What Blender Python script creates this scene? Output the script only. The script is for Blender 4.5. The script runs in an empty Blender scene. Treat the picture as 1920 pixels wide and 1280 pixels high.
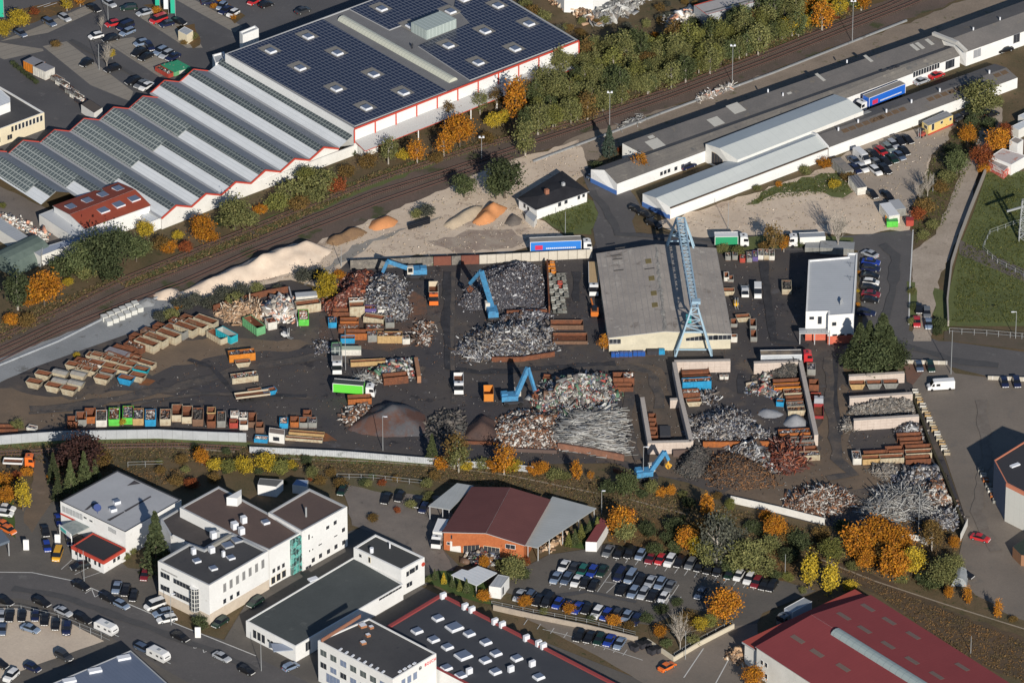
import bpy, math, random
import numpy as np
from mathutils import Vector
R = math.radians
random.seed(11); rng = np.random.default_rng(11)
S = bpy.context.scene
COL = S.collection

# ---------------------------------------------------------------- camera
PITCH = R(29.5); DIST = 1764.0; FPX = 12800.0
CAM = Vector((0, -DIST * math.cos(PITCH), DIST * math.sin(PITCH)))
FWD = Vector((0, math.cos(PITCH), -math.sin(PITCH)))
UPV = Vector((0, math.sin(PITCH), math.cos(PITCH)))
cd = bpy.data.cameras.new('camera'); cam = bpy.data.objects.new('camera', cd); COL.objects.link(cam)
cam.location = CAM; cam.rotation_euler = (math.pi / 2 - PITCH, 0, 0)
cd.sensor_width = 36; cd.lens = 36 * FPX / 1920; cd.clip_start = 10; cd.clip_end = 6000
S.camera = cam
# ---------------------------------------------------------------- sky and sun
SUN_EL, SUN_AZ = R(23.5), R(11.8)            # azimuth measured from the viewer's side towards the right
to_sun = Vector((math.sin(SUN_AZ) * math.cos(SUN_EL), -math.cos(SUN_AZ) * math.cos(SUN_EL), math.sin(SUN_EL)))
w = bpy.data.worlds.new('World'); S.world = w; w.use_nodes = True
nt = w.node_tree; bg = nt.nodes['Background']
sky = nt.nodes.new('ShaderNodeTexSky'); sky.sky_type = 'NISHITA'; sky.sun_disc = False
sky.sun_elevation = SUN_EL; sky.sun_rotation = math.pi - SUN_AZ
nt.links.new(sky.outputs[0], bg.inputs[0]); bg.inputs[1].default_value = 0.07
sky.ozone_density = 4.0; sky.dust_density = .4
ld = bpy.data.lights.new('sun', 'SUN'); ld.energy = 4.8; ld.angle = R(0.5); ld.color = (1, .93, .83)
sun = bpy.data.objects.new('sun', ld); COL.objects.link(sun)
sun.rotation_euler = (-to_sun).to_track_quat('-Z', 'Y').to_euler()
S.view_settings.view_transform = 'Standard'; S.view_settings.look = 'None'
S.view_settings.exposure = 0.0; S.view_settings.gamma = 1.0
S.cycles.max_bounces = 4; S.cycles.diffuse_bounces = 2; S.cycles.glossy_bounces = 2

# ---------------------------------------------------------------- pixel of the survey photograph -> point of the place
def P(px, py, z=0.0):
    d = FWD * FPX + Vector((px - 960, 0, 0)) - UPV * (py - 640)
    t = (z - CAM.z) / d.z
    return CAM + d * t
def P2(px, py, z=0.0):
    p = P(px, py, z); return Vector((p.x, p.y))
def heading(px, py, dx, dy):
    v = P2(px + dx * 10, py + dy * 10) - P2(px, py); return math.atan2(v.y, v.x)
def on_wall(px, py, A, B):
    """photo point on the upright plane through A and B: metres from A, height"""
    d = FWD * FPX + Vector((px - 960, 0, 0)) - UPV * (py - 640)
    ab = (B - A); L = ab.length; u = ab / L; n = Vector((u.y, -u.x))
    t = (n.dot(A) - n.dot(Vector((CAM.x, CAM.y)))) / (n.x * d.x + n.y * d.y)
    q = CAM + d * t
    return (Vector((q.x, q.y)) - A).dot(u), q.z

# ---------------------------------------------------------------- materials
MATS = {}
def lk(nt, a, b): nt.links.new(a, b)
def mat(name, col, rough=.85, metal=0., spec=.25, c2=None, scale=.25, detail=5., lo=.35, hi=.65, coord='pos',
        stripe=None, grid=None, island=None, spots=None, fine=.12, objvar=0., emit=None):
    """col/c2: base colours mixed by noise; stripe=(axis, period, part, colour); grid=(pu, pv, line, colour);
    island=[colours] gives each loose piece its own colour; spots=(colour, scale, threshold)"""
    if name in MATS: return MATS[name]
    m = bpy.data.materials.new(name); m.use_nodes = True; MATS[name] = m
    nt = m.node_tree; b = nt.nodes['Principled BSDF']
    b.inputs['Roughness'].default_value = rough; b.inputs['Metallic'].default_value = metal
    b.inputs['Specular IOR Level'].default_value = spec
    N = nt.nodes.new
    if coord == 'pos': cs = N('ShaderNodeNewGeometry').outputs['Position']
    elif coord == 'uv': cs = N('ShaderNodeTexCoord').outputs['UV']
    else: cs = N('ShaderNodeTexCoord').outputs['Object']
    def rgb(c):
        n = N('ShaderNodeRGB'); n.outputs[0].default_value = (*c, 1); return n.outputs[0]
    def mix(f, a, b_, mode='MIX'):
        n = N('ShaderNodeMix'); n.data_type = 'RGBA'; n.blend_type = mode
        if isinstance(f, (int, float)): n.inputs[0].default_value = f
        else: lk(nt, f, n.inputs[0])
        lk(nt, a, n.inputs[6]); lk(nt, b_, n.inputs[7]); return n.outputs[2]
    def noise(sc, det=5., lo=.35, hi=.65):
        n = N('ShaderNodeTexNoise'); n.inputs['Scale'].default_value = sc; n.inputs['Detail'].default_value = det
        n.inputs['Roughness'].default_value = .65; lk(nt, cs, n.inputs['Vector'])
        r = N('ShaderNodeMapRange'); r.inputs[1].default_value = lo; r.inputs[2].default_value = hi
        lk(nt, n.outputs[0], r.inputs[0]); return r.outputs[0]
    def math_(op, a, b_):
        n = N('ShaderNodeMath'); n.operation = op
        for i, v in enumerate((a, b_)):
            if isinstance(v, (int, float)): n.inputs[i].default_value = v
            elif v is not None: lk(nt, v, n.inputs[i])
        return n.outputs[0]
    if island:
        g = N('ShaderNodeNewGeometry'); r = N('ShaderNodeValToRGB'); r.color_ramp.interpolation = 'CONSTANT'
        e = r.color_ramp.elements
        for i, c in enumerate(island):
            if i == 0: x = e[0]; x.position = 0
            elif i == 1: x = e[1]; x.position = 1 / len(island)
            else: x = e.new(i / len(island))
            x.color = (*c, 1)
        lk(nt, g.outputs['Random Per Island'], r.inputs[0]); c = r.outputs[0]
    else: c = rgb(col)
    if c2 is not None: c = mix(noise(scale, detail, lo, hi), c, rgb(c2))
    for sp in (spots or []): c = mix(noise(sp[1], 4., sp[2], sp[2] + .08), c, rgb(sp[0]))
    if stripe or grid:
        u = N('ShaderNodeTexCoord').outputs['UV']; sx = N('ShaderNodeSeparateXYZ'); lk(nt, u, sx.inputs[0])
        if stripe:
            f = math_('LESS_THAN', math_('FRACT', math_('DIVIDE', sx.outputs[stripe[0]], stripe[1]), None), stripe[2])
            c = mix(f, c, rgb(stripe[3]))
        if grid:
            fu = math_('LESS_THAN', math_('FRACT', math_('DIVIDE', sx.outputs[0], grid[0]), None), grid[2] / grid[0])
            fv = math_('LESS_THAN', math_('FRACT', math_('DIVIDE', sx.outputs[1], grid[1]), None), grid[2] / grid[1])
            c = mix(math_('MAXIMUM', fu, fv), c, rgb(grid[3]))
    if fine:
        n = noise(2.2, 3., .2, .8); v = N('ShaderNodeMapRange'); v.inputs[3].default_value = 1 - fine; v.inputs[4].default_value = 1 + fine
        lk(nt, n, v.inputs[0]); h = N('ShaderNodeHueSaturation'); lk(nt, v.outputs[0], h.inputs['Value']); lk(nt, c, h.inputs['Color']); c = h.outputs[0]
    if objvar:
        o = N('ShaderNodeObjectInfo'); v = N('ShaderNodeMapRange'); v.inputs[3].default_value = 1 - objvar; v.inputs[4].default_value = 1 + objvar
        lk(nt, o.outputs['Random'], v.inputs[0]); h = N('ShaderNodeHueSaturation'); lk(nt, v.outputs[0], h.inputs['Value']); lk(nt, c, h.inputs['Color']); c = h.outputs[0]
    lk(nt, c, b.inputs['Base Color'])
    return m
def paint(name, c, rough=.35, **k): return mat('paint_' + name, c, rough, fine=0, spec=.5, **k)

# ---------------------------------------------------------------- meshes
class MB:
    def __init__(s): s.v = []; s.f = []; s.m = []; s.uv = []
    def face(s, pts, m=0, u=None):
        i = len(s.v); pts = [Vector(p) for p in pts]; s.v += pts; s.f.append(list(range(i, i + len(pts)))); s.m.append(m)
        n = Vector((0, 0, 0))
        for a, b in zip(pts, pts[1:] + pts[:1]): n += a.cross(b)
        if n.length < 1e-9: n = Vector((0, 0, 1))
        n.normalize(); u = Vector(u) if u is not None else (pts[1] - pts[0])
        u = u - n * u.dot(n)
        if u.length < 1e-9: u = Vector((1, 0, 0))
        u.normalize(); vv = n.cross(u)
        s.uv += [(p.dot(u), p.dot(vv)) for p in pts]
        return s
    def prism(s, poly, z0, z1, m=0, mt=None, bottom=False):
        poly = ccw(poly); n = len(poly)
        for i in range(n):
            a, b = poly[i], poly[(i + 1) % n]
            s.face([(a[0], a[1], z0), (b[0], b[1], z0), (b[0], b[1], z1), (a[0], a[1], z1)], m)
        s.face([(p[0], p[1], z1) for p in poly], m if mt is None else mt)
        if bottom: s.face([(p[0], p[1], z0) for p in reversed(poly)], m)
        return s
    def box(s, cx, cy, z0, z1, lx, ly, ang=0., m=0, mt=None, bottom=False):
        c, d = math.cos(ang), math.sin(ang)
        q = [(cx + c * x - d * y, cy + d * x + c * y) for x, y in ((-lx / 2, -ly / 2), (lx / 2, -ly / 2), (lx / 2, ly / 2), (-lx / 2, ly / 2))]
        return s.prism(q, z0, z1, m, mt, bottom)
    def beam(s, p, q, wd, ht=None, m=0):
        p, q = Vector(p), Vector(q); ht = ht or wd; d = (q - p).normalized()
        up = Vector((0, 0, 1)) if abs(d.z) < .95 else Vector((0, 1, 0))
        x = d.cross(up).normalized() * wd / 2; y = x.normalized().cross(d) * ht / 2
        A = [p - x - y, p + x - y, p + x + y, p - x + y]; B = [a + (q - p) for a in A]
        for i in range(4):
            j = (i + 1) % 4; s.face([A[i], A[j], B[j], B[i]], m)
        s.face(A[::-1], m); s.face(B, m); return s
    def tube(s, p, q, r0, r1=None, n=8, m=0, cap=True):
        p, q = Vector(p), Vector(q); r1 = r0 if r1 is None else r1; d = (q - p).normalized()
        up = Vector((0, 0, 1)) if abs(d.z) < .95 else Vector((1, 0, 0))
        x = d.cross(up).normalized(); y = d.cross(x)
        A = []; B = []
        for i in range(n):
            a = 2 * math.pi * i / n; e = x * math.cos(a) + y * math.sin(a); A.append(p + e * r0); B.append(q + e * r1)
        for i in range(n):
            j = (i + 1) % n; s.face([A[i], B[i], B[j], A[j]], m)
        if cap: s.face(A, m); s.face(B[::-1], m)
        return s
    def build(s, name, mats, parent=None, origin=None):
        if not isinstance(mats, (list, tuple)): mats = [mats]
        o0 = Vector(origin) if origin is not None else (Vector(parent['_o']) if parent is not None and '_o' in parent else Vector((0, 0, 0)))
        me = bpy.data.meshes.new(name)
        me.from_pydata([tuple(p - o0) for p in s.v], [], s.f); me.polygons.foreach_set('material_index', s.m)
        uvl = me.uv_layers.new(name='UVMap'); uvl.data.foreach_set('uv', [c for t in s.uv for c in t])
        for m in mats: me.materials.append(m)
        me.update()
        return link(name, me, parent, o0 if parent is None else None)
def link(name, me, parent=None, loc=None):
    o = bpy.data.objects.new(name, me); COL.objects.link(o)
    if parent is not None:
        o.parent = parent
        if '_o' in parent: o['_o'] = parent['_o']
    if loc is not None: o.location = loc; o['_o'] = tuple(loc)
    return o
def ccw(poly):
    a = sum(p[0] * q[1] - q[0] * p[1] for p, q in zip(poly, list(poly[1:]) + [poly[0]]))
    return list(poly) if a > 0 else list(reversed(poly))
def inset(poly, d):
    poly = ccw(poly); n = len(poly); out = []
    for i in range(n):
        a, b, c = Vector(poly[i - 1][:2]), Vector(poly[i][:2]), Vector(poly[(i + 1) % n][:2])
        e, f = (b - a).normalized(), (c - b).normalized()
        n1, n2 = Vector((-e.y, e.x)), Vector((-f.y, f.x)); k = n1 + n2
        k = k / max(k.dot(n1), .35); out.append(b + k * d)
    return out
def thing(name, label, cat, loc, group=None):
    o = bpy.data.objects.new(name, None); COL.objects.link(o); o.empty_display_size = .5
    o.location = (loc[0], loc[1], loc[2] if len(loc) > 2 else 0); o['_o'] = tuple(o.location)
    return tag(o, label, cat, group)
def tag(o, label, cat, group=None, kind=None):
    o['label'] = label; o['category'] = cat
    if group: o['group'] = group
    if kind: o['kind'] = kind
    return o
def structure(o, label, cat): return tag(o, label, cat, kind='structure')
ORD = ['first', 'second', 'third', 'fourth', 'fifth', 'sixth', 'seventh', 'eighth', 'ninth', 'tenth', 'eleventh', 'twelfth', 'thirteenth',
       'fourteenth', 'fifteenth', 'sixteenth', 'seventeenth', 'eighteenth', 'nineteenth', 'twentieth']
def nth(i):
    if i < 20: return ORD[i]
    n = i + 1; return f"{n}{'th' if 10 < n % 100 < 14 else {1: 'st', 2: 'nd', 3: 'rd'}.get(n % 10, 'th')}"
def copy_tree(o, parent=None):
    c = o.copy(); COL.objects.link(c)
    if parent is not None: c.parent = parent
    for ch in o.children: copy_tree(ch, c)
    return c
def slot(o, i, m):
    o.material_slots[i].link = 'OBJECT'; o.material_slots[i].material = m
def cleanup():
    for o in bpy.data.objects:
        if '_o' in o: del o['_o']
# ---------------------------------------------------------------- shared materials
ASPH = mat('asphalt', (.115, .112, .115), c2=(.09, .088, .092), scale=.05, spots=[((.13, .125, .125), .35, .6)])
ROAD = mat('road_asphalt', (.128, .12, .118), c2=(.1, .096, .097), scale=.06, spots=[((.15, .145, .14), .22, .6)])
LOT = mat('parking_asphalt', (.142, .128, .112), c2=(.112, .103, .094), scale=.08, spots=[((.09, .085, .08), .5, .62)])
YARD = mat('yard_ground', (.056, .054, .061), c2=(.1, .086, .076), scale=.035, spots=[((.13, .105, .085), .045, .57), ((.038, .036, .04), .22, .6), ((.11, .105, .11), .12, .63)])
MUD = mat('yard_mud', (.2, .145, .1), c2=(.135, .105, .08), scale=.07, spots=[((.2, .15, .11), .2, .6)])
RUSTMUD = mat('rusty_dust', (.28, .1, .035), c2=(.12, .075, .05), scale=.3)
BROWN = mat('brown_asphalt', (.225, .19, .158), c2=(.18, .155, .13), scale=.05, spots=[((.175, .155, .135), .2, .6)])
SCRUB = mat('scrub_ground', (.155, .108, .062), c2=(.095, .08, .042), scale=.09, spots=[((.13, .09, .05), .3, .58), ((.045, .055, .02), .5, .6)], fine=.3)
GRASS = mat('grass', (.13, .15, .055), c2=(.1, .118, .045), scale=.07, spots=[((.12, .11, .045), .25, .62)], fine=.25)
LAWN = mat('lawn', (.075, .12, .03), c2=(.06, .09, .028), scale=.15, fine=.25)
BALLAST = mat('railway_ballast', (.15, .108, .088), c2=(.105, .085, .068), scale=.06, spots=[((.07, .075, .035), .12, .57), ((.15, .12, .105), .3, .62)], fine=.3)
GRAVEL = mat('gravel', (.7, .575, .44), c2=(.56, .45, .345), scale=.06, spots=[((.42, .325, .25), .13, .58), ((.74, .64, .52), .3, .63), ((.33, .26, .2), .4, .66)], fine=.15)
PALE = mat('pale_concrete', (.3, .31, .315), c2=(.24, .25, .255), scale=.1, spots=[((.17, .17, .165), .25, .6)])
DIRT = mat('dirt_track', (.44, .37, .3), c2=(.35, .29, .23), scale=.12, spots=[((.27, .225, .175), .35, .6)], fine=.2)
PAVER = mat('pale_pavers', (.29, .262, .225), c2=(.245, .222, .19), scale=.08, grid=(2.6, 40., .2, (.2, .182, .16)))
COBBLE = mat('brown_paving', (.215, .185, .16), c2=(.17, .148, .132), scale=.15, spots=[((.1, .09, .08), .3, .62)])
SANDLOT = mat('sandy_lot', (.62, .52, .41), c2=(.53, .44, .35), scale=.08)
LEAFY = mat('leaf_litter', (.17, .095, .04), c2=(.1, .075, .035), scale=.2, spots=[((.26, .13, .03), .6, .6)], fine=.35)
WLINE = mat('road_paint', (.6, .6, .58), fine=.2)
KERB = mat('kerb_stone', (.4, .37, .33), fine=.2)
WHITE = mat('white_render', (.79, .79, .775), c2=(.73, .73, .715), scale=.2, spots=[((.65, .645, .62), .6, .64)], fine=.06)
OFFW = mat('off_white_render', (.74, .73, .69), c2=(.66, .65, .61), scale=.3, fine=.06)
CREAM = mat('cream_render', (.72, .64, .46), c2=(.66, .58, .42), scale=.3, fine=.06)
DARKROOF = mat('bitumen_roof', (.06, .06, .064), c2=(.075, .074, .076), scale=.12, spots=[((.052, .052, .058), .4, .6)], fine=.1)
GREYROOF = mat('grey_bitumen_roof', (.08, .09, .09), c2=(.065, .074, .075), scale=.08, spots=[((.1, .108, .106), .25, .62)], fine=.1)
BROWNROOF = mat('brown_roof', (.125, .088, .076), c2=(.105, .076, .068), scale=.1, spots=[((.19, .09, .05), .15, .66)], fine=.08)
OLDROOF = mat('old_sheet_roof', (.41, .365, .32), c2=(.3, .27, .245), scale=.12, spots=[((.46, .42, .37), .3, .6), ((.23, .2, .175), .2, .58), ((.2, .19, .18), .5, .68)], stripe=(1, 1.5, .12, (.3, .28, .26)), fine=.15)
WAREROOF = mat('warehouse_roof', (.17, .158, .15), c2=(.13, .125, .122), scale=.1, spots=[((.18, .16, .135), .2, .6)], fine=.15)
METAL = mat('white_metal_sheet', (.68, .71, .73), .5, c2=(.62, .65, .67), scale=.2, stripe=(0, 1.1, .12, (.55, .58, .6)), fine=.03)
GREYMETAL = mat('grey_metal_sheet', (.42, .44, .46), .5, c2=(.38, .4, .42), scale=.2, stripe=(0, 1.1, .14, (.33, .35, .37)), fine=.03)
RIBROOF = mat('ribbed_metal_roof', (.5, .52, .54), .5, c2=(.46, .48, .5), scale=.2, stripe=(1, 1.1, .14, (.38, .4, .42)), fine=.03)
GLASSROOF = mat('greenhouse_glass', (.125, .15, .15), .35, spec=.3, c2=(.08, .1, .108), scale=.5, grid=(1.25, 1.55, .27, (.36, .39, .37)), fine=.15)
DARKGLASS = mat('dark_glass_strip', (.075, .092, .1), .35, spec=.3, c2=(.055, .068, .075), scale=.5, grid=(1.25, 1.3, .26, (.21, .235, .225)), fine=.1)
SOLAR = mat('solar_cells', (.016, .021, .05), .3, spec=.4, grid=(1.75, 1.2, .23, (.15, .16, .19)), fine=.1)
REDROOF = mat('red_sheet_roof', (.33, .075, .04), c2=(.29, .06, .036), scale=.2, fine=.05)
WINERED = mat('wine_red_roof', (.25, .052, .055), c2=(.225, .047, .05), scale=.1, stripe=(0, 1.0, .1, (.215, .045, .048)), fine=.04)
MAROON = mat('maroon_roof', (.145, .058, .055), c2=(.125, .05, .048), scale=.15, stripe=(0, 1.0, .1, (.118, .047, .045)), fine=.05)
REDTRIM = mat('red_trim', (.5, .07, .045), .6, fine=0)
BRICK = mat('orange_brick', (.5, .16, .06), c2=(.43, .13, .05), scale=.6, fine=.15)
GLASS = mat('window_glass', (.03, .035, .045), .12, spec=.6, fine=0)
FRAME = mat('window_frame', (.62, .62, .6), .6, fine=0)
DOORG = mat('grey_door', (.3, .31, .33), .6, fine=.05)
BLUEPAINT = mat('blue_base_paint', (.07, .16, .42), .7, fine=.05)
TRIMGREY = mat('grey_trim', (.4, .41, .42), .5, fine=.04)
DARKTRIM = mat('dark_trim', (.04, .042, .05), .6, fine=0)
STEEL = mat('galvanised_steel', (.4, .42, .43), .45, metal=.3, fine=.05)
SKYL = mat('skylight_dome', (.72, .74, .78), .3, spec=.5, fine=.03)
SKYG = mat('skylight_pane', (.15, .185, .26), .2, spec=.6, fine=0)
CONC = mat('block_concrete', (.56, .48, .42), c2=(.5, .42, .365), scale=.5, grid=(1.6, .8, .07, (.4, .33, .28)), fine=.1)
CONCG = mat('grey_concrete', (.42, .44, .46), c2=(.36, .38, .4), scale=.4, stripe=(0, 2.6, .05, (.3, .31, .32)), fine=.06)
RUST = mat('rusty_steel', (.2, .075, .038), c2=(.12, .055, .035), scale=.8, coord='obj', spots=[((.33, .12, .04), 1.5, .62)], fine=.25)
RUSTO = mat('orange_rust', (.4, .13, .035), c2=(.25, .09, .035), scale=.9, coord='obj', fine=.25)
WOOD = mat('pale_timber', (.42, .3, .17), c2=(.33, .23, .13), scale=1.2, fine=.2)
BARK = mat('tree_bark', (.13, .105, .08), c2=(.09, .075, .055), scale=2., coord='obj', fine=.2)
BIRCH = mat('pale_bark', (.42, .38, .33), c2=(.3, .27, .23), scale=2., coord='obj', fine=.2)
RUBBER = mat('black_rubber', (.016, .016, .017), .8, fine=0)
STEELBLUE = mat('pale_blue_steel', (.36, .5, .6), .5, c2=(.29, .42, .52), scale=.5, fine=.08)
BLUE = mat('machine_blue', (.07, .29, .52), .55, c2=(.07, .19, .34), scale=1., coord='obj', fine=.1)
# ---------------------------------------------------------------- the ground, sheet above sheet
def ragged(pts, amp, step=2.5):
    if amp <= 0: return pts
    rr = random.Random(len(pts) * 7 + int(abs(pts[0].x))); out = []
    for a, b in zip(pts, pts[1:] + pts[:1]):
        n = max(1, int((b - a).length / step)); e = (b - a).normalized(); nn = Vector((-e.y, e.x))
        for i in range(n): out.append(a.lerp(b, i / n) + nn * (rr.gauss(0, amp) if i else 0))
    return out
LAY = [0]
def sheet(name, px, m, label, cat='ground', amp=0., udir=None):
    LAY[0] += 1; z = .003 * LAY[0]
    pts = ragged([P2(*p) for p in px], amp); u = None
    if udir: q = P(udir[2], udir[3]) - P(udir[0], udir[1]); u = q
    o = MB().face([(p.x, p.y, z) for p in ccw(pts)], 0, u).build(name, m, origin=(pts[0].x, pts[0].y, 0))
    return structure(o, label, cat)
g = MB().face([(-900, -700, 0), (900, -700, 0), (900, 1100, 0), (-900, 1100, 0)]).build('ground', SCRUB, origin=(0, 0, 0))
structure(g, 'brown and olive scrub ground under the whole industrial estate', 'ground')
# --- top left: the store's car park
sheet('car_park', [(-60, 0), (60, -60), (900, -200), (900, 20), (420, 120), (240, 215), (90, 262), (0, 300), (-60, 320)], ASPH, 'dark asphalt of the car park beside the solar roof store', 'car park')
sheet('street', [(45, -40), (150, -40), (120, 14), (40, 20), (-30, 42), (-30, 10)], ROAD, 'strip of street along the far edge of the car park', 'road')
LINE0 = (90, 85, 250, 190)
for k, q in enumerate([[(80, 87), (125, 78), (250, 172), (243, 190), (170, 160)], [(0, 80), (80, 92), (82, 96), (8, 112), (-20, 100)], [(195, 78), (250, 70), (345, 122), (300, 145)],
                       [(60, 55), (160, 12), (175, 22), (90, 62), (0, 78)], [(250, 25), (275, 18), (360, 55), (380, 90), (350, 90)], [(330, 0), (350, -8), (455, 50), (440, 62)]]):
    sheet('parking_bay', q, PAVER, f"pale paved parking bays, {['widest, in the middle of the car park', 'at the left edge of the car park', 'left of the greenhouse trolleys', 'along the far hedge', 'below the flags', 'at the far right of the car park'][k]}", 'parking bays', udir=(125, 78, 250, 172))
for q, lb in [([(40, 18), (165, -10), (180, 2), (95, 32), (0, 64), (-20, 60)], 'reddish planted bed under the yellow trees by the car park'),
              ([(268, 10), (300, 5), (325, 22), (312, 30)], 'planted bed at the foot of the flags'), ([(330, 50), (365, 45), (375, 85), (362, 92), (348, 78)], 'planted bed round the pale car park box'),
              ([(395, 0), (415, 0), (460, 30), (440, 45)], 'planted bed between the bays by the store')]:
    sheet('flower_bed', q, LEAFY, lb, 'flower bed', .25)
sheet('delivery_yard', [(-40, 335), (0, 350), (95, 395), (110, 440), (140, 470), (75, 478), (0, 420), (-40, 400)], COBBLE, 'garden centre yard between shed and red roof', 'yard', .2)
# --- railway corridor
sheet('railway_bed', [(-60, 665), (110, 588), (225, 528), (350, 478), (480, 428), (700, 330), (900, 268), (1080, 225), (1300, 145), (1440, 92), (1640, 8), (1760, -45), (1900, -45), (1790, 2), (1640, 62),
      (1450, 133), (1290, 190), (1080, 262), (950, 305), (860, 347), (640, 440), (560, 470), (340, 545), (190, 605), (0, 690), (-60, 715)], BALLAST, 'brown ballast bed of the railway line', 'railway', .5)
sheet('grass_verge', [(480, 418), (560, 385), (700, 328), (830, 285), (1000, 245), (1000, 252), (840, 300), (700, 352), (560, 412), (490, 440)], GRASS, 'grass verge between the railway and the yellow trees', 'grass', .6)
sheet('grass_patch', [(225, 520), (300, 500), (470, 440), (460, 450), (320, 512), (240, 535)], GRASS, 'thin grass strip beside the left siding', 'grass', .5)
sheet('grass_strip', [(1080, 222), (1250, 165), (1450, 80), (1560, 35), (1480, 78), (1300, 150), (1150, 200)], GRASS, 'grass strip between the railway wood and the rails', 'grass', .6)
sheet('siding_ground', [(1075, 258), (1290, 192), (1450, 135), (1640, 66), (1800, 4), (1920, -40), (1960, -10), (1760, 66), (1440, 176), (1168, 272), (1120, 300), (1000, 305)], mat('dry_earth', (.3, .24, .185), c2=(.235, .19, .148), scale=.12, spots=[((.14, .13, .07), .3, .6)], fine=.2), 'dry sandy strip between the railway and the long warehouse', 'ground', .4)
sheet('gravel_yard', [(330, 560), (345, 545), (480, 500), (560, 468), (640, 438), (860, 344), (960, 300), (1085, 262), (1105, 320), (1000, 400), (1005, 410), (1040, 430), (1060, 445), (960, 472), (800, 480), (655, 490), (600, 540), (545, 525), (400, 560), (340, 580)], GRAVEL, 'pale gravel storage yard between railway and scrapyard', 'gravel yard', .5)
sheet('soil_patch', [(560, 540), (640, 480), (660, 460), (720, 440), (830, 405), (800, 420), (700, 452), (655, 487), (600, 520)], mat('grey_soil', (.33, .31, .28), c2=(.26, .24, .21), scale=.3, fine=.2), 'grey trodden soil beside the gravel heaps', 'ground', .5)
sheet('soil_stain', [(800, 452), (900, 432), (960, 430), (990, 450), (960, 466), (850, 474)], mat('damp_soil', (.31, .235, .19), c2=(.42, .35, .28), scale=.25, fine=.15), 'damp brown patch in the gravel yard by the lorry', 'ground', .5)
sheet('grass_plot', [(1008, 405), (1100, 372), (1118, 380), (1124, 415), (1110, 440), (1060, 440), (1035, 425)], GRASS, 'grass plot in front of the black roofed house', 'grass', .4)
sheet('tarpaulin_strip', [(-40, 690), (0, 672), (190, 600), (300, 560), (345, 545), (395, 556), (385, 575), (280, 620), (200, 640), (60, 692), (0, 717), (-40, 730)], PALE, 'pale grey concrete strip between the rails and the skips', 'concrete strip', .3)
# --- scrapyard
sheet('yard', [(-60, 830), (-60, 745), (60, 690), (200, 640), (280, 612), (400, 552), (545, 525), (600, 545), (655, 487), (1110, 468), (1126, 438), (1380, 440), (1480, 438), (1512, 470), (1600, 475), (1612, 640), (1580, 690), (1590, 715), (1702, 702),
      (1760, 830), (1815, 985), (1700, 1000), (1540, 985), (1385, 945), (1290, 905), (1180, 880), (1150, 868), (930, 872), (640, 856), (470, 850), (462, 822), (295, 817), (0, 828)], YARD, 'black asphalt of the scrapyard', 'yard')
sheet('muddy_ground', [(-60, 812), (-60, 760), (0, 728), (60, 740), (150, 748), (230, 732), (330, 742), (200, 772), (130, 795), (20, 812)], MUD, 'brown muddy corner of the scrapyard by the skips', 'mud', .9)
sheet('muddy_strip', [(230, 662), (300, 645), (400, 632), (520, 640), (600, 645), (560, 655), (420, 665), (310, 692), (285, 705)], MUD, 'brown mud in front of the diagonal containers', 'mud', .8)
sheet('muddy_track', [(1180, 680), (1240, 690), (1290, 830), (1330, 900), (1220, 890), (1150, 850), (1165, 770)], mat('yard_mud_dark', (.16, .12, .09), c2=(.1, .084, .07), scale=.08, fine=.15), 'worn track between rod stack and block walls', 'mud', .7)
sheet('earth_floor', [(1340, 930), (1450, 880), (1535, 850), (1540, 760), (1580, 720), (1600, 790), (1600, 870), (1660, 880), (1700, 905), (1620, 915), (1500, 910), (1480, 950), (1400, 945)], MUD, 'brown earth floor in the right part of the scrapyard', 'mud', 1.)
sheet('rust_stain', [(258, 716), (275, 709), (292, 714), (280, 723), (262, 722)], RUSTMUD, 'orange rust stain beside the blue skip', 'stain', .25)
sheet('rust_patch', [(755, 560), (775, 545), (800, 560), (800, 600), (770, 612), (745, 600)], mat('rusty_soil', (.2, .1, .06), c2=(.1, .08, .07), scale=.3), 'rusty soil right of the silver scrap heap', 'stain', .4)
sheet('rust_trace', [(612, 818), (590, 808), (612, 812), (632, 826), (600, 828), (545, 826), (560, 812)], RUSTMUD, 'rust trace at the end of the flat racks', 'stain', .25)
sheet('scrap_floor', [(598, 600), (640, 580), (740, 600), (800, 590), (800, 640), (730, 660), (640, 650), (600, 640)], mat('rusty_yard', (.13, .085, .065), c2=(.085, .072, .066), scale=.2, fine=.25), 'rust coloured floor under the container cluster', 'mud', .6)
# --- roads to the right
sheet('lane', [(1088, 320), (1112, 312), (1135, 350), (1180, 352), (1200, 385), (1185, 415), (1195, 445), (1400, 448), (1440, 452), (1600, 442), (1712, 430), (1708, 520), (1704, 620), (1760, 640), (1780, 640), (1920, 660), (1980, 665), (1980, 720), (1850, 706),
      (1790, 690), (1690, 672), (1600, 690), (1580, 650), (1620, 635), (1608, 470), (1480, 470), (1330, 462), (1120, 470), (1112, 430), (1122, 400)], ROAD, 'asphalt lane from the small house round the white office to the street', 'road', .1)
sheet('concrete_pad', [(1225, 420), (1340, 385), (1500, 332), (1590, 300), (1640, 310), (1690, 255), (1790, 240), (1745, 300), (1705, 432), (1600, 440), (1440, 440), (1300, 445)], GRAVEL, 'pale worn concrete plot beside the white warehouse', 'yard', .5)
sheet('car_yard', [(1560, 300), (1640, 262), (1730, 238), (1800, 232), (1790, 250), (1742, 300), (1722, 350), (1706, 400), (1640, 380), (1600, 340)], mat('yard_tarmac', (.43, .36, .29), c2=(.36, .3, .24), scale=.12, fine=.12), 'brown gravelled car yard beside the white wall', 'car park', .3)
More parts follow.
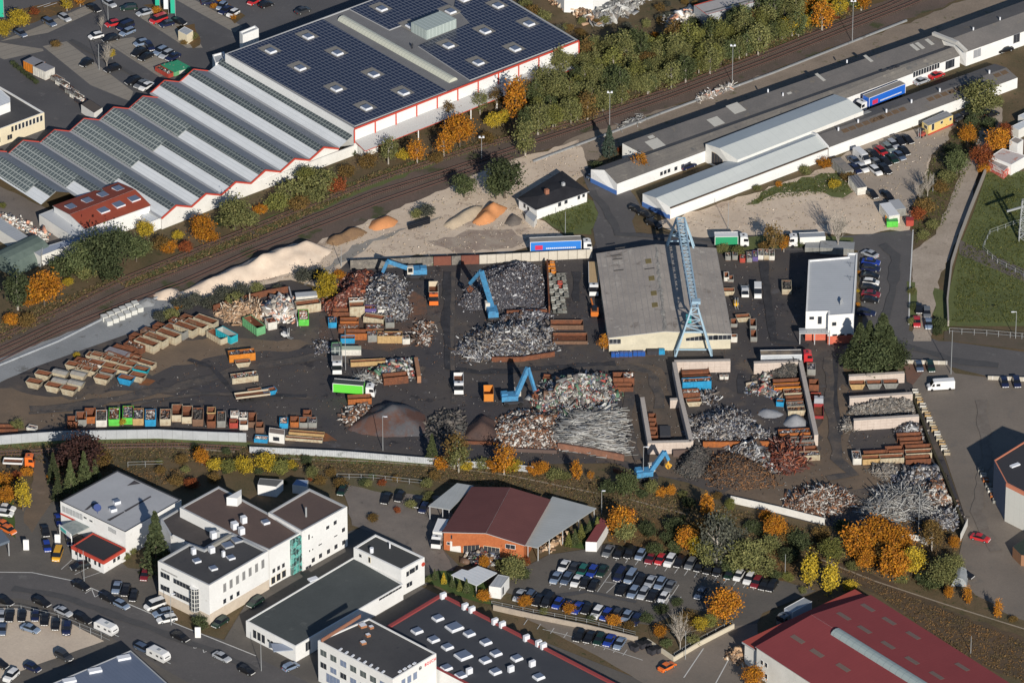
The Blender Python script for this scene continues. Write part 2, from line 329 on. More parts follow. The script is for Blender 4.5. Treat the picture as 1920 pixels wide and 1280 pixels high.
sheet('weed_patch', [(1400, 385), (1440, 355), (1540, 325), (1580, 320), (1600, 360), (1580, 372), (1520, 360), (1460, 362)], GRASS, 'weeds on the concrete plot behind the container', 'grass', .8)
sheet('hedge_strip', [(1345, 448), (1480, 440), (1600, 446), (1600, 462), (1480, 464), (1345, 470)], GRASS, 'overgrown strip behind the crate row', 'grass', .4)
sheet('verge', [(1745, 300), (1790, 240), (1850, 200), (1880, 240), (1822, 300), (1800, 350), (1770, 420), (1740, 455), (1718, 462), (1706, 430), (1712, 400)], SCRUB, 'scrubby verge beside the dirt track', 'ground', .5)
sheet('meadow', [(1850, 325), (1960, 320), (1960, 612), (1780, 612), (1776, 560), (1800, 460), (1825, 400)], GRASS, 'green meadow under the pylon at the right edge', 'grass')
sheet('dirt_track', [(1850, 175), (1880, 205), (1875, 260), (1835, 320), (1815, 400), (1785, 470), (1762, 520), (1752, 580), (1746, 640), (1712, 640), (1708, 560), (1712, 470), (1755, 440), (1775, 395), (1795, 340), (1820, 290), (1840, 240)], DIRT, 'pale dirt track beside the meadow', 'path', .3)
sheet('footpath', [(1796, 448), (1815, 458), (1960, 522), (1960, 545), (1880, 512), (1800, 478)], mat('path_asphalt', (.15, .13, .115), c2=(.12, .105, .095), scale=.1), 'footpath across the meadow', 'path', .1)
sheet('planting_strip', [(1700, 528), (1716, 530), (1722, 610), (1705, 612)], GRASS, 'planted strip beside the parked red car', 'grass', .2)
sheet('verge', [(1752, 540), (1768, 545), (1780, 600), (1780, 622), (1752, 618)], GRASS, 'green verge between dirt track and retaining wall', 'grass', .3)
sheet('pavement', [(1770, 622), (1790, 616), (1960, 628), (1960, 662), (1850, 648), (1770, 638)], mat('brown_verge', (.13, .1, .075), c2=(.1, .085, .06), scale=.2), 'brown pavement below the meadow fence', 'pavement')
sheet('forecourt', [(1700, 678), (1776, 682), (1790, 700), (1960, 722), (1960, 1190), (1920, 1165), (1800, 1140), (1790, 1080), (1805, 1010), (1815, 985), (1770, 850), (1712, 728)], BROWN, 'brown asphalt forecourt of the building at the right edge', 'forecourt')
sheet('brick_paving', [(1694, 680), (1740, 682), (1740, 690), (1712, 722), (1700, 716)], mat('red_paving', (.2, .11, .08), c2=(.16, .1, .08), scale=.3), 'red paving at the left end of the forecourt', 'pavement', .15)
# --- bottom: disused railway strip and the lower estate
sheet('embankment', [(-60, 832), (0, 830), (130, 819), (295, 818), (462, 826), (640, 858), (930, 876), (1150, 890), (1290, 915), (1385, 948), (1540, 990), (1790, 1090), (1960, 1190), (1960, 1290), (1640, 1105), (1480, 1050), (1300, 1000), (1120, 960), (900, 915), (640, 890), (380, 868), (0, 872), (-60, 880)], SCRUB, 'brown strip of the disused railway below the scrapyard', 'ground', .4)
sheet('grass_bank', [(-60, 838), (0, 832), (130, 821), (295, 820), (470, 830), (470, 838), (290, 832), (120, 832), (0, 844), (-60, 850)], GRASS, 'grass bank below the pale yard wall', 'grass', .3)
sheet('grass_bank', [(480, 850), (640, 858), (800, 868), (800, 876), (640, 868), (490, 860)], GRASS, 'grass bank below the whitewashed yard fence', 'grass', .3)
sheet('old_trackbed', [(1520, 1020), (1570, 1042), (1700, 1110), (1960, 1215), (1960, 1295), (1840, 1245), (1720, 1170), (1640, 1112), (1560, 1060)], mat('leafy_earth', (.12, .08, .05), c2=(.085, .065, .042), scale=.12, spots=[((.17, .11, .055), .35, .6)], fine=.25), 'leaf strewn bed of the disused railway behind the red hall', 'ground', .5)
sheet('grass_plot', [(640, 895), (730, 900), (790, 915), (820, 930), (790, 955), (700, 945), (650, 920)], mat('thin_grass', (.11, .1, .045), c2=(.13, .105, .075), scale=.15, fine=.2), 'thin grass around the black cars behind the brown roof', 'grass', .4)
sheet('estate_asphalt', [(-60, 880), (0, 945), (40, 955), (70, 900), (110, 870), (110, 950), (240, 1065), (295, 1070), (300, 1165), (420, 1200), (480, 1100), (640, 1000), (700, 985), (830, 1030), (860, 1060), (830, 1085), (790, 1100), (960, 1180), (1240, 1290), (700, 1380), (-60, 1380)], LOT, 'dark asphalt around the lower offices', 'yard')
sheet('dirt_lane', [(60, 850), (110, 845), (112, 930), (85, 960), (60, 1000), (45, 980), (60, 920)], MUD, 'leafy dirt lane beside the dark firs', 'path', .4)
sheet('lawn', [(0, 905), (25, 905), (30, 1010), (15, 1000), (0, 960), (-30, 940)], LAWN, 'lawn strip with yellow trees at the left edge', 'grass', .2)
sheet('street', [(-60, 1075), (60, 1075), (130, 1088), (230, 1130), (330, 1170), (480, 1232), (620, 1300), (460, 1340), (300, 1250), (200, 1190), (140, 1152), (40, 1122), (-60, 1122)], ROAD, 'street curving past the lower offices', 'road')
sheet('sand_lot', [(-60, 1140), (40, 1140), (120, 1162), (195, 1202), (130, 1225), (0, 1272), (-60, 1285)], SANDLOT, 'sandy car dealer lot at the bottom left', 'car park', .1)
sheet('courtyard', [(640, 905), (720, 925), (830, 930), (850, 965), (830, 1030), (850, 1070), (820, 1080), (740, 1010), (660, 985), (650, 940)], COBBLE, 'brown paved courtyard left of the brick hall', 'yard', .2)
sheet('garden', [(790, 1085), (820, 1070), (890, 1075), (930, 1110), (960, 1140), (900, 1130), (840, 1110)], LAWN, 'garden behind the small pavilion', 'grass', .2)
sheet('parking_lot', [(935, 1090), (1000, 1055), (1030, 1040), (1100, 1030), (1140, 1020), (1240, 1040), (1420, 1075), (1530, 1108), (1430, 1150), (1400, 1205), (1290, 1180), (1200, 1170), (1060, 1145), (950, 1112)], LOT, 'asphalt of the staff car park with its car rows', 'car park')
sheet('planting_bank', [(900, 1120), (960, 1115), (1190, 1165), (1210, 1190), (1060, 1160), (930, 1135)], SCRUB, 'planted bank above the concrete retaining wall', 'ground', .2)
sheet('loading_yard', [(940, 1135), (1060, 1165), (1180, 1192), (1270, 1235), (1370, 1175), (1420, 1170), (1430, 1300), (1240, 1300), (1120, 1230)], BROWN, 'lower asphalt yard between the black roof and the red hall', 'yard', .1)
sheet('planting_bed', [(1215, 1175), (1290, 1140), (1380, 1160), (1360, 1180), (1262, 1232), (1225, 1205)], SCRUB, 'planted bed inside the corner wall', 'ground', .2)
sheet('lawn', [(1050, 1010), (1130, 965), (1150, 960), (1095, 1030), (1060, 1025)], LAWN, 'grass wedge with hedge beside the grey canopy roof', 'grass', .3)
sheet('woodland_floor', [(1120, 950), (1300, 990), (1480, 1040), (1560, 1050), (1470, 1090), (1400, 1075), (1250, 1035), (1140, 1015)], LEAFY, 'leaf covered floor under the trees by the staff car park', 'ground', .5)
for q, lb in [([(395, 990), (402, 992), (398, 996)], '')][:0]: pass
# --- painted lines
def lines(name, segs, wd, label, m=None):
    LAY[0] += 1; z = .003 * LAY[0]; b = MB()
    for (a0, a1, b0, b1) in segs:
        a, c = P2(a0, a1), P2(b0, b1); e = (c - a).normalized(); n = Vector((-e.y, e.x)) * wd / 2
        b.face([(*(a - n), z), (*(c - n), z), (*(c + n), z), (*(a + n), z)])
    p = P(segs[0][0], segs[0][1]); return structure(b.build(name, m or WLINE, origin=(p.x, p.y, 0)), label, 'marking')
def bays(x0, y0, dx, dy, n, lx, ly): return [(x0 + dx * i, y0 + dy * i, x0 + dx * i + lx, y0 + dy * i + ly) for i in range(n)]
PATHM = mat('pale_path', (.36, .3, .23), c2=(.28, .23, .17), scale=.4, fine=.2)
lines('bay_marking', bays(1044, 1080, 18.2, 3.5, 5, -13, 18) + [(1146.7, 1072.5, 1120, 1110), (1160, 1090, 1137, 1112), (1133, 1091, 1155, 1094)], .16, 'white bay lines of the left car block')
lines('bay_marking', bays(1168, 1100, 18.2, 3.2, 7, -13, 18) + [(1273, 1096.5, 1248, 1135)], .16, 'white bay lines of the right car block')
lines('bay_marking', bays(1147, 1032, 18.4, 3.9, 17, -11, 16), .16, 'white bay lines along the trees')
lines('bay_marking', [(1017.5, 1180, 1062, 1191), (1062, 1191, 1205, 1238)] + bays(989, 1162, 25, 8, 4, -7, 10) + bays(1104, 1198, 18, 5, 5, -8, 11), .16, 'white bay lines below the concrete wall')
lines('lane_marking', [(1319, 1216, 1282, 1271), (1366, 1237, 1340, 1285)], .25, 'white lines on the yard beside the red hall')
lines('zigzag_marking', [(160, 1113, 172, 1105), (172, 1105, 178, 1120), (178, 1120, 190, 1113), (360, 1202, 364, 1216), (364, 1216, 380, 1212), (380, 1212, 382, 1224), (382, 1224, 392, 1219)], .2, 'white zigzag lines on the street by the offices')
lines('bay_marking', [(115, 1068, 135, 1050), (155, 1085, 190, 1073), (140, 1078, 172, 1062)], .16, 'white bay lines before the red trimmed annex')
lines('bay_marking', [(70 + 3 * i, 15 + 0 * i, 95 + 3 * i, 7) for i in (0, 4)], .25, 'white dashes on the street beyond the car park')
lines('kerb_line', [(-20, 1073, 60, 1074), (60, 1074, 140, 1090), (140, 1090, 300, 1158), (300, 1158, 480, 1230)], .3, 'pale kerb along the street by the offices')
lines('kerb_line', [(1712, 432, 1706, 540), (1706, 540, 1704, 610)], .35, 'pale kerb between the lane and the dirt track')
lines('path_edge', [(540, 861, 700, 866), (700, 866, 830, 876), (830, 876, 960, 893), (960, 893, 1120, 926), (1180, 937, 1290, 966)], .5, 'thin pale path through the disused railway strip', PATHM)
lines('path_edge', [(1540, 1050, 1640, 1090), (1640, 1090, 1780, 1136), (1780, 1136, 1960, 1192)], .5, 'thin pale path behind the red hall', PATHM)
lines('path_edge', [(-20, 848, 120, 842), (120, 842, 300, 838), (300, 838, 440, 848)], .7, 'thin pale path below the grass bank', PATHM)
def ribbon(px, wd, m, label, name='tyre_track'):
    LAY[0] += 1; z = .003 * LAY[0]; pts = [P2(*p) for p in px]; fine_ = []
    for i in range(len(pts) - 1):
        a, b = pts[i], pts[i + 1]; k = max(2, int((b - a).length / 3)); fine_ += [a.lerp(b, j / k) for j in range(k)]
    rr = random.Random(int(px[0][0])); L_, R_ = [], []
    for i in range(1, len(fine_) - 1):
        e = (fine_[i + 1] - fine_[i - 1]).normalized(); n = Vector((-e.y, e.x)) * wd / 2; L_.append(fine_[i] + n * rr.uniform(.6, 1.4)); R_.append(fine_[i] - n * rr.uniform(.6, 1.4))
    b = MB()
    for i in range(len(L_) - 1): b.face([(*R_[i], z), (*R_[i + 1], z), (*L_[i + 1], z), (*L_[i], z)])
    structure(b.build(name, m, origin=(*pts[0], 0)), label, 'marking')
TRK = mat('dusty_track', (.12, .1, .085), c2=(.07, .066, .066), scale=.25, lo=.4, hi=.6, fine=.2); WET = mat('oily_track', (.036, .036, .04), c2=(.056, .055, .06), scale=.3, lo=.4, hi=.6, fine=.1); PATCH = mat('fresh_asphalt', (.075, .075, .078), c2=(.09, .088, .09), scale=.4, fine=.1)
for k, (px, wd, m) in enumerate([([(30, 770), (160, 760), (320, 730), (460, 690), (600, 668), (840, 700)], 3.2, TRK), ([(30, 778), (200, 765), (380, 738), (560, 745), (640, 750)], 1.2, TRK), ([(330, 668), (400, 690), (440, 740), (620, 745)], 1.4, WET), ([(840, 500), (838, 600), (842, 690), (900, 700), (1040, 690), (1200, 680)], 2.4, WET), ([(850, 500), (848, 620), (850, 780)], 1.1, TRK), ([(1080, 500), (1082, 590)], 2., WET), ([(1050, 695), (1180, 690), (1220, 700), (1235, 745), (1240, 790)], 2.4, TRK), ([(1180, 700), (1176, 780), (1190, 850), (1210, 890)], 2.6, TRK), ([(1390, 690), (1390, 740), (1360, 760)], 2.2, WET), ([(1556, 660), (1558, 760), (1570, 860), (1600, 890), (1500, 905)], 3., TRK), ([(1566, 650), (1568, 760), (1580, 840)], 1.1, WET), ([(1430, 480), (1440, 560), (1450, 640), (1560, 655)], 2.2, WET), ([(1640, 450), (1680, 480), (1672, 560), (1650, 620), (1700, 650), (1800, 680), (1920, 690)], 2.4, PATCH), ([(1100, 350), (1140, 400), (1160, 440), (1400, 456)], 2.2, PATCH), ([(0, 1100), (120, 1120), (260, 1170), (400, 1222), (520, 1275)], 2.2, PATCH), ([(120, 70), (330, 185)], 1.6, PATCH), ([(960, 1130), (1100, 1110), (1240, 1140)], 1.4, PATCH), ([(1840, 740), (1850, 860), (1830, 960), (1880, 1060)], 2.6, mat('worn_forecourt', (.16, .135, .115), c2=(.2, .175, .15), scale=.3))]):
    ribbon(px, wd, m, f"{'dusty' if m is TRK else 'dark'} worn wheel track " + ('winding from the mud past the skips', 'just above the bin row', 'bending round the orange container', 'from the yard wall down to the mixed heap', 'left of the large shredded heap', 'between crate stacks and tan lorry', 'leading into the small walled bay', 'between rods and block wall', 'inside the right bay', 'along the right driveway', 'close to the cable bay walls', 'in front of the yard office', 'on the lane beside the parked office cars', 'on the lane by the black roofed house', 'along the street at the bottom left', 'across the upper car park', 'through the staff car park', 'on the right forecourt')[k])
# --- railway tracks
SLEEP = mat('sleepers', (.13, .1, .085), c2=(.09, .07, .06), scale=.5, fine=.25); RAIL = mat('rusty_rail', (.14, .08, .065), .5, fine=.2)
def track(px, label, sleepers=True, wd=1.45):
    pts = [P2(*p) for p in px]; sl = MB(); rl = [MB(), MB()]
    for a, b in zip(pts, pts[1:]):
        e = (b - a).normalized(); n = Vector((-e.y, e.x)); L = (b - a).length
        for s, m_ in zip((-1, 1), rl): m_.beam((*(a + n * s * wd / 2), .42), (*(b + n * s * wd / 2), .42), .15, .18)
        ang = math.atan2(e.y, e.x)
        if sleepers:
            for i in range(int(L / .68)):
                q = a + e * (i * .68); sl.box(q.x, q.y, .1, .34, .26, 2.5, ang)
    t = thing('railway_track', label, 'railway track', (pts[0].x, pts[0].y, 0), 'railway tracks'); t['kind'] = 'structure'
    for m_ in rl: m_.build('rail', RAIL, t)
    if sleepers: o = sl.build('sleepers', SLEEP, t); o['kind'] = 'stuff'
track([(-60, 662), (60, 607), (120, 580), (225, 528), (440, 442), (600, 378), (740, 327), (900, 276), (1080, 228), (1250, 172), (1440, 100), (1660, 15), (1760, -30)], 'upper railway track with the clearest sleepers')
track([(-60, 684), (40, 640), (240, 545), (480, 453), (700, 365), (830, 325), (950, 285), (1080, 243), (1250, 185), (1440, 115), (1700, 12), (1800, -32)], 'middle railway track between two others')
track([(-60, 705), (0, 676), (110, 622), (240, 570), (340, 532), (480, 470), (700, 385), (830, 340), (960, 295)], 'lower railway track beside the white heap', False)
track([(-60, 855), (60, 849), (200, 838), (340, 836), (450, 842)], 'disused narrow track below the grass bank')
# ---------------------------------------------------------------- building helpers
def flat_parts(t, roofpx, h, wall, roof, cap=None, par=.45, pw=.35, z0=0., name='roof'):
    """walls up to a parapet and a sunk flat roof; roofpx are photo points of the parapet corners"""
    poly = ccw([P2(x, y, h) for x, y in roofpx]); inn = inset(poly, pw); b = MB(); c = MB(); n = len(poly)
    for i in range(n):
        a, d = poly[i], poly[(i + 1) % n]; ai, di = inn[i], inn[(i + 1) % n]
        b.face([(*a, z0), (*d, z0), (*d, h), (*a, h)], 0)
        c.face([(*a, h), (*d, h), (*di, h), (*ai, h)]); c.face([(*ai, h), (*di, h), (*di, h - par), (*ai, h - par)])
    b.build('wall', wall, t); c.build('parapet', cap or wall, t)
    MB().face([(*p, h - par) for p in inn]).build(name, roof, t); return poly
def flat(name, label, cat, roofpx, h, wall, roof, cap=None, par=.45, pw=.35, group=None):
    c = sum((P2(x, y, h) for x, y in roofpx), Vector((0, 0))) / len(roofpx)
    t = thing(name, label, cat, (c.x, c.y, 0), group); t['_h'] = h
    flat_parts(t, roofpx, h, wall, roof, cap, par, pw); return t
def gable(name, label, cat, A, B, C, D, R0, R1, he, hr, wall, roof, roof2=None, over=.25, thick=.18, group=None, t=None):
    """A,B one eave, D,C the opposite eave (photo points at eave height), R0,R1 the ridge ends (photo points at ridge height)"""
    a, b, c, d = (P(*q, he) for q in (A, B, C, D)); r0, r1 = P(*R0, hr), P(*R1, hr); m = (a + b + c + d) / 4
    if t is None: t = thing(name, label, cat, (m.x, m.y, 0), group)
    w = MB(); z = Vector((0, 0, 1))
    def g(p): return Vector((p.x, p.y, 0))
    w.face([g(a), g(b), b, a]); w.face([g(b), g(c), c, r1, b]); w.face([g(c), g(d), d, c]); w.face([g(d), g(a), a, r0, d])
    w.build('wall', wall, t)
    for k, (e0, e1, q1, q0) in enumerate(((a, b, r1, r0), (c, d, r0, r1))):
        o = MB(); al = (e1 - e0).normalized() * over; dn = (e0 - q0).normalized() * over; up = z * .03
        p = [e0 - al + dn + up, e1 + al + dn + up, q1 + al + up, q0 - al + up]; n = (p[1] - p[0]).cross(p[3] - p[0]).normalized()
        if n.z < 0: n = -n
        top = [x + n * thick for x in p]
        o.face(top, 0, e1 - e0); o.face(p[::-1], 0)
        for i in range(4): j = (i + 1) % 4; o.face([p[i], p[j], top[j], top[i]], 1)
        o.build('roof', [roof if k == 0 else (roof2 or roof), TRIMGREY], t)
    return t, (a, b, c, d, r0, r1)
def windows(t, A, B, px0, px1, n, ww, wh, frame=None, glass=None, name='window', depth=.06):
    """n windows on the upright wall through world points A, B, centred on photo points from px0 to px1"""
    A, B = Vector(A[:2]), Vector(B[:2]); u = (B - A).normalized(); nn = Vector((u.y, -u.x))
    if nn.y > 0: nn = -nn
    for i in range(n):
        f = i / max(1, n - 1); s, z = on_wall(px0[0] + (px1[0] - px0[0]) * f, px0[1] + (px1[1] - px0[1]) * f, A, B)
        def q(ds, dz, out): p = A + u * (s + ds) + nn * out; return (p.x, p.y, z + dz)
        b = MB(); W, H = ww / 2, wh / 2; fr = .09
        o = [q(-W - fr, -H - fr, depth), q(W + fr, -H - fr, depth), q(W + fr, H + fr, depth), q(-W - fr, H + fr, depth)]
        k = [q(-W - fr, -H - fr, 0), q(W + fr, -H - fr, 0), q(W + fr, H + fr, 0), q(-W - fr, H + fr, 0)]
        for a in range(4): c = (a + 1) % 4; b.face([k[a], k[c], o[c], o[a]])
        b.face(o); fo = b.build(name, [frame or FRAME], t)
        g = MB(); mu = 1 if ww < 1.6 else max(2, round(ww / 1.1)); pw = (2 * W - .06 * (mu - 1)) / mu
        for j in range(mu):
            x0 = -W + j * (pw + .06); g.face([q(x0, -H, depth + .02), q(x0 + pw, -H, depth + .02), q(x0 + pw, H, depth + .02), q(x0, H, depth + .02)])
        g.build('pane' if name == 'window' else 'panel', glass or GLASS, fo)
def roofbox(t, name, px, py, z, lx, ly, h, ang, m, mt=None, curb=None, parent=None):
    p = P2(px, py, z); b = MB()
    if curb: b.box(p.x, p.y, z, z + h * .6, lx * 1.12, ly * 1.12, ang, 0); b.box(p.x, p.y, z + h * .6, z + h, lx, ly, ang, 1, 2); ms = [curb, m, mt or m]
    else: b.box(p.x, p.y, z, z + h, lx, ly, ang, 0, 1); ms = [m, mt or m]
    return b.build(name, ms, t)
def strip(t, name, px, z, m, udir=None, thick=.08, side=None):
    """thin slab lying on a roof; px photo points at height z"""
    pts = [P2(x, y, z) for x, y in px]; u = None
    if udir: u = P(udir[2], udir[3], z) - P(udir[0], udir[1], z)
    b = MB(); q = ccw(pts)
    for i in range(len(q)):
        a, c = q[i], q[(i + 1) % len(q)]; b.face([(*a, z), (*c, z), (*c, z + thick), (*a, z + thick)], 1 if side else 0)
    b.face([(*p, z + thick) for p in q], 0, u); return b.build(name, [m, side] if side else m, t)
def sign_text(t, name, txt, size, A, B, px, py, m, out=.1, align='CENTER', ext=.03):
    A, B = Vector(A[:2]), Vector(B[:2]); u = (B - A).normalized(); nn = Vector((u.y, -u.x))
    if nn.y > 0: nn = -nn
    if u.x < 0: u = -u; A = B
    s, z = on_wall(px, py, A, A + u); p = A + u * s + nn * out
    c = bpy.data.curves.new(name, 'FONT'); c.body = txt; c.size = size; c.extrude = ext; c.align_x = align; c.align_y = 'CENTER'; c.space_character = 1.15
    tmp = bpy.data.objects.new(name, c); me = bpy.data.meshes.new_from_object(tmp); bpy.data.objects.remove(tmp); me.materials.clear(); me.materials.append(m)
    o = bpy.data.objects.new(name, me); COL.objects.link(o); o.parent = t
    o.location = Vector((p.x, p.y, z)) - Vector(t['_o']); o.rotation_euler = (math.pi / 2, 0, math.atan2(u.y, u.x)); return o
def marks(t, name, A, B, px0, px1, n, hgt, m, out=.06):
    """a line of writing too small to read: n strokes between two photo points on the wall A-B"""
    A, B = Vector(A[:2]), Vector(B[:2]); u = (B - A).normalized(); nn = Vector((u.y, -u.x))
    if nn.y > 0: nn = -nn
    s0, z0 = on_wall(*px0, A, B); s1, z1 = on_wall(*px1, A, B); b = MB(); d = (s1 - s0) / n
    for i in range(n):
        f = (i + .5) / n; s = s0 + (s1 - s0) * f; z = z0 + (z1 - z0) * f; k = .38 if i % 3 else .3
        q = lambda x, y: (*(A + u * (s + x * abs(d) * k) + nn * out), z + y * hgt / 2); b.face([q(-1, -1), q(1, -1), q(1, 1), q(-1, 1)])
    return b.build(name, m, t)

# ---------------------------------------------------------------- store with the solar roof
H = 8.0
RF = [(422, 101), (664, 241), (1085, 76), (858, -60)]
store = flat('store_hall', 'large white store hall with red posts, its flat roof covered in dark solar panels', 'store', RF, H, WHITE, mat('store_roof', (.2, .2, .205), c2=(.17, .17, .175), scale=.2, fine=.06), TRIMGREY, .3, .3)
zr = H - .3
UD = (422, 101, 664, 241)
strip(store, 'solar_array', [(427, 103), (606, 38), (838, 172), (665, 238)], zr, SOLAR, UD, .3, TRIMGREY)
strip(store, 'solar_array', [(656, 19), (730, 58), (848, 13), (773, -25)], zr, SOLAR, UD, .3, TRIMGREY)
strip(store, 'solar_array', [(784, 88), (881, 152), (1078, 77), (956, 4), (862, -51), (852, 14), (881, 46)], zr, SOLAR, UD, .3, TRIMGREY)
a, b = P(641, 36, zr), P(850, 153, zr); sk = MB(); e = (b - a).normalized(); n = Vector((-e.y, e.x, 0))
prev = None; ring = []
for i in range(7):
    an = math.pi * i / 6; ring.append(n * math.cos(an) * 1.5 + Vector((0, 0, math.sin(an) * 1.1)))
for i in range(6): sk.face([a + ring[i], b + ring[i], b + ring[i + 1], a + ring[i + 1]], 0, e)
sk.face([a + r for r in ring][::-1], 0); sk.face([b + r for r in ring], 0)
sk.build('skylight_strip', mat('skylight_ribs', (.55, .56, .47), .4, stripe=(0, 1.25, .12, (.4, .41, .36)), fine=.06), store)
an0 = math.atan2(e.y, e.x)
for x, y in ((578, 70), (508, 97), (633, 101), (563, 129), (701, 141), (631, 168), (757, 175), (687, 203), (716, 18), (771, 50), (845, 23), (934, 12), (910, 60), (841, 87), (897, 119), (992, 46), (966, 93), (938, -15), (870, 0)):
    p = P2(x, y, zr); c = MB(); c.box(p.x - .4, p.y + .6, zr, zr + .34, 5.6, 4.2, an0)
    c.build('bare_patch', mat('bare_roof', (.23, .22, .2), fine=.1), store)
    s_ = roofbox(store, 'skylight', x, y, zr + .34, 2.3, 2.1, .55, an0, SKYL, SKYG, SKYL)
p, q = P2(801, 76, zr), P2(857, 54, zr); e = (q - p).normalized(); n = Vector((-e.y, e.x))
c = p.lerp(q, .5) + n * 3.6; L = (q - p).length
hv = MB().box(c.x, c.y, zr, zr + 2.9, L, 6.6, math.atan2(e.y, e.x)); hv.build('ventilation_unit', mat('pale_green_metal', (.36, .42, .4), .5, stripe=(0, 1.3, .2, (.46, .52, .5)), fine=.05), store)
A, B, C_ = (P2(*RF[0], H), P2(*RF[1], H), P2(*RF[2], H))
e = (C_ - B).normalized(); n = Vector((e.y, -e.x)); L = (C_ - B).length
tr = MB().beam((*(B + n * .08), H - .15), (*(C_ + n * .08), H - .15), .3, .5); tr.build('red_eave', REDTRIM, store)
for i in range(12):
    p = B + e * (L * i / 11); MB().beam((*(p + n * .12), 3.6), (*(p + n * .12), H - .4), .35).build('red_post', REDTRIM, store)
cn = MB()
p0, p1 = B + n * .05, B + e * (L * .48) + n * .05; q0, q1 = p0 + n * 4.6, p1 + n * 4.6
for k, (u0, u1, v0, v1) in enumerate(((p0, p1, q0, q1), (p1, p1 + e * L * .45, q1, q1 + e * L * .45))):
    cn.face([(*v0, 3.0), (*v1, 3.0), (*u1, 4.3), (*u0, 4.3)]); cn.face([(*v0, 2.75), (*v1, 2.75), (*v1, 3.0), (*v0, 3.0)], 1)
cn.face([(*q0, 2.75), (*q0, 3.0), (*p0, 4.3), (*p0, 4.0)], 1)
cn.build('canopy_roof', [mat('canopy_sheet', (.5, .5, .49), .6, fine=.06), REDTRIM], store)
for i in range(9): p = q0.lerp(q1 + e * L * .45, i / 8); MB().beam((*p, 0), (*p, 2.8), .25).build('canopy_post', WHITE, store)
p = P2(690, 275, 2); MB().box(p.x, p.y, 0, 2.6, 5, 2.4, math.atan2(e.y, e.x)).build('garage_box', OFFW, store)
# entrance block and gable wing behind the store's back edge
t = flat('entrance_portal', 'small white portal block at the far left corner of the solar roof', 'portal', [(398, 103), (420, 97), (424, 112), (404, 119)], 5, WHITE, GREYMETAL)
t = flat('entrance_tower', 'white sign tower standing behind the store beside the car park', 'tower', [(449, 60), (478, 48), (485, 54), (455, 66)], 6.5, WHITE, GREYMETAL)

# ---------------------------------------------------------------- greenhouse gables (one garden centre, ridges side by side)
ZP, ZV = 5.5, 3.3
Q0 = P(607, 276, ZP); STEP = (P(330, 385, ZP) - Q0) / 5; RID = P(364, 131, ZP) - Q0; Lr = RID.length; rd = RID / Lr; sd = STEP.normalized(); WG = STEP.length
gc = thing('garden_centre', 'saw toothed garden centre of grey and glazed gables below the solar roof', 'greenhouse', (Q0.x, Q0.y, 0))
CUT = {0: (0, 1.0), 1: (0, 1.), 2: (0, 1.), 3: (0, .94), 4: (0, .94), 5: (0, .94), 6: (0, .94), 7: (.32, .95), 8: (.46, .97)}
GL = {0: 0, 1: 0, 2: 0, 3: .6, 4: .56, 5: .5, 6: .42, 7: .3, 8: .25}
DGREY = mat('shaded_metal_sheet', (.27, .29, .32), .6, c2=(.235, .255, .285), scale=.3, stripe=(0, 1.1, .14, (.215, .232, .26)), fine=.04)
for k in range(0, 9):
    # gable k: ridge at Q0+STEP*(k-1); front slope (towards lower left) carries glazing, back slope is the sheet with its shade put into a darker grey
    base = Q0 + STEP * (k - 1); s0, s1 = CUT[k]; a, b = base + rd * Lr * s0, base + rd * Lr * s1
    fv = sd * WG * .5 + Vector((0, 0, ZV - ZP)); bv = -sd * WG * .5 + Vector((0, 0, ZV - ZP)); gz = .4
    if k > 0:
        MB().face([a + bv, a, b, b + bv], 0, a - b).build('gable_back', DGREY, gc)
    f = MB(); m1 = fv * gz
    f.face([a, a + fv, b + fv, b], 0, (a - b).cross(Vector((0, 0, 1)))); f.build('gable_roof', METAL, gc)
    up = Vector((0, 0, .12)) + sd * .05
    MB().face([a + up, a + m1 + up, b + m1 + up, b + up], 0, a - b).build('glazing_strip', DARKGLASS, gc)
    if GL[k]:
        up = Vector((0, 0, .2)) + sd * .08; s2 = s0 + (s1 - s0) * GL[k]; a2 = base + rd * Lr * s2
        MB().face([a2 + up + fv * .04, a2 + fv * .93 + up, b + fv * .93 + up, b + up + fv * .04], 0, a2 - b).build('glazing', GLASSROOF, gc)
    if k < 8: MB().beam(a + fv + Vector((0, 0, .1)), b + fv + Vector((0, 0, .1)), .8, .25).build('gutter', TRIMGREY, gc)
    for end, nm in ((a, 1), (b, -1)):
        if k == 0 or (k > 6 and nm == 1): continue
        w_ = MB(); g0, g1 = end + bv, end + fv; d = rd * (-.06 * nm)
        w_.face([Vector((g0.x, g0.y, 0)) + d, Vector((g1.x, g1.y, 0)) + d, g1 + d, end + d, g0 + d]); w_.build('end_wall', OFFW if nm == 1 else mat('end_glass', (.12, .15, .16), .3, fine=.1), gc)
        r_ = MB(); d = rd * (-.12 * nm); r_.beam(g0 + d, end + d, .3, .45); r_.beam(end + d, g1 + d, .3, .45); r_.build('red_bargeboard', REDTRIM, gc)
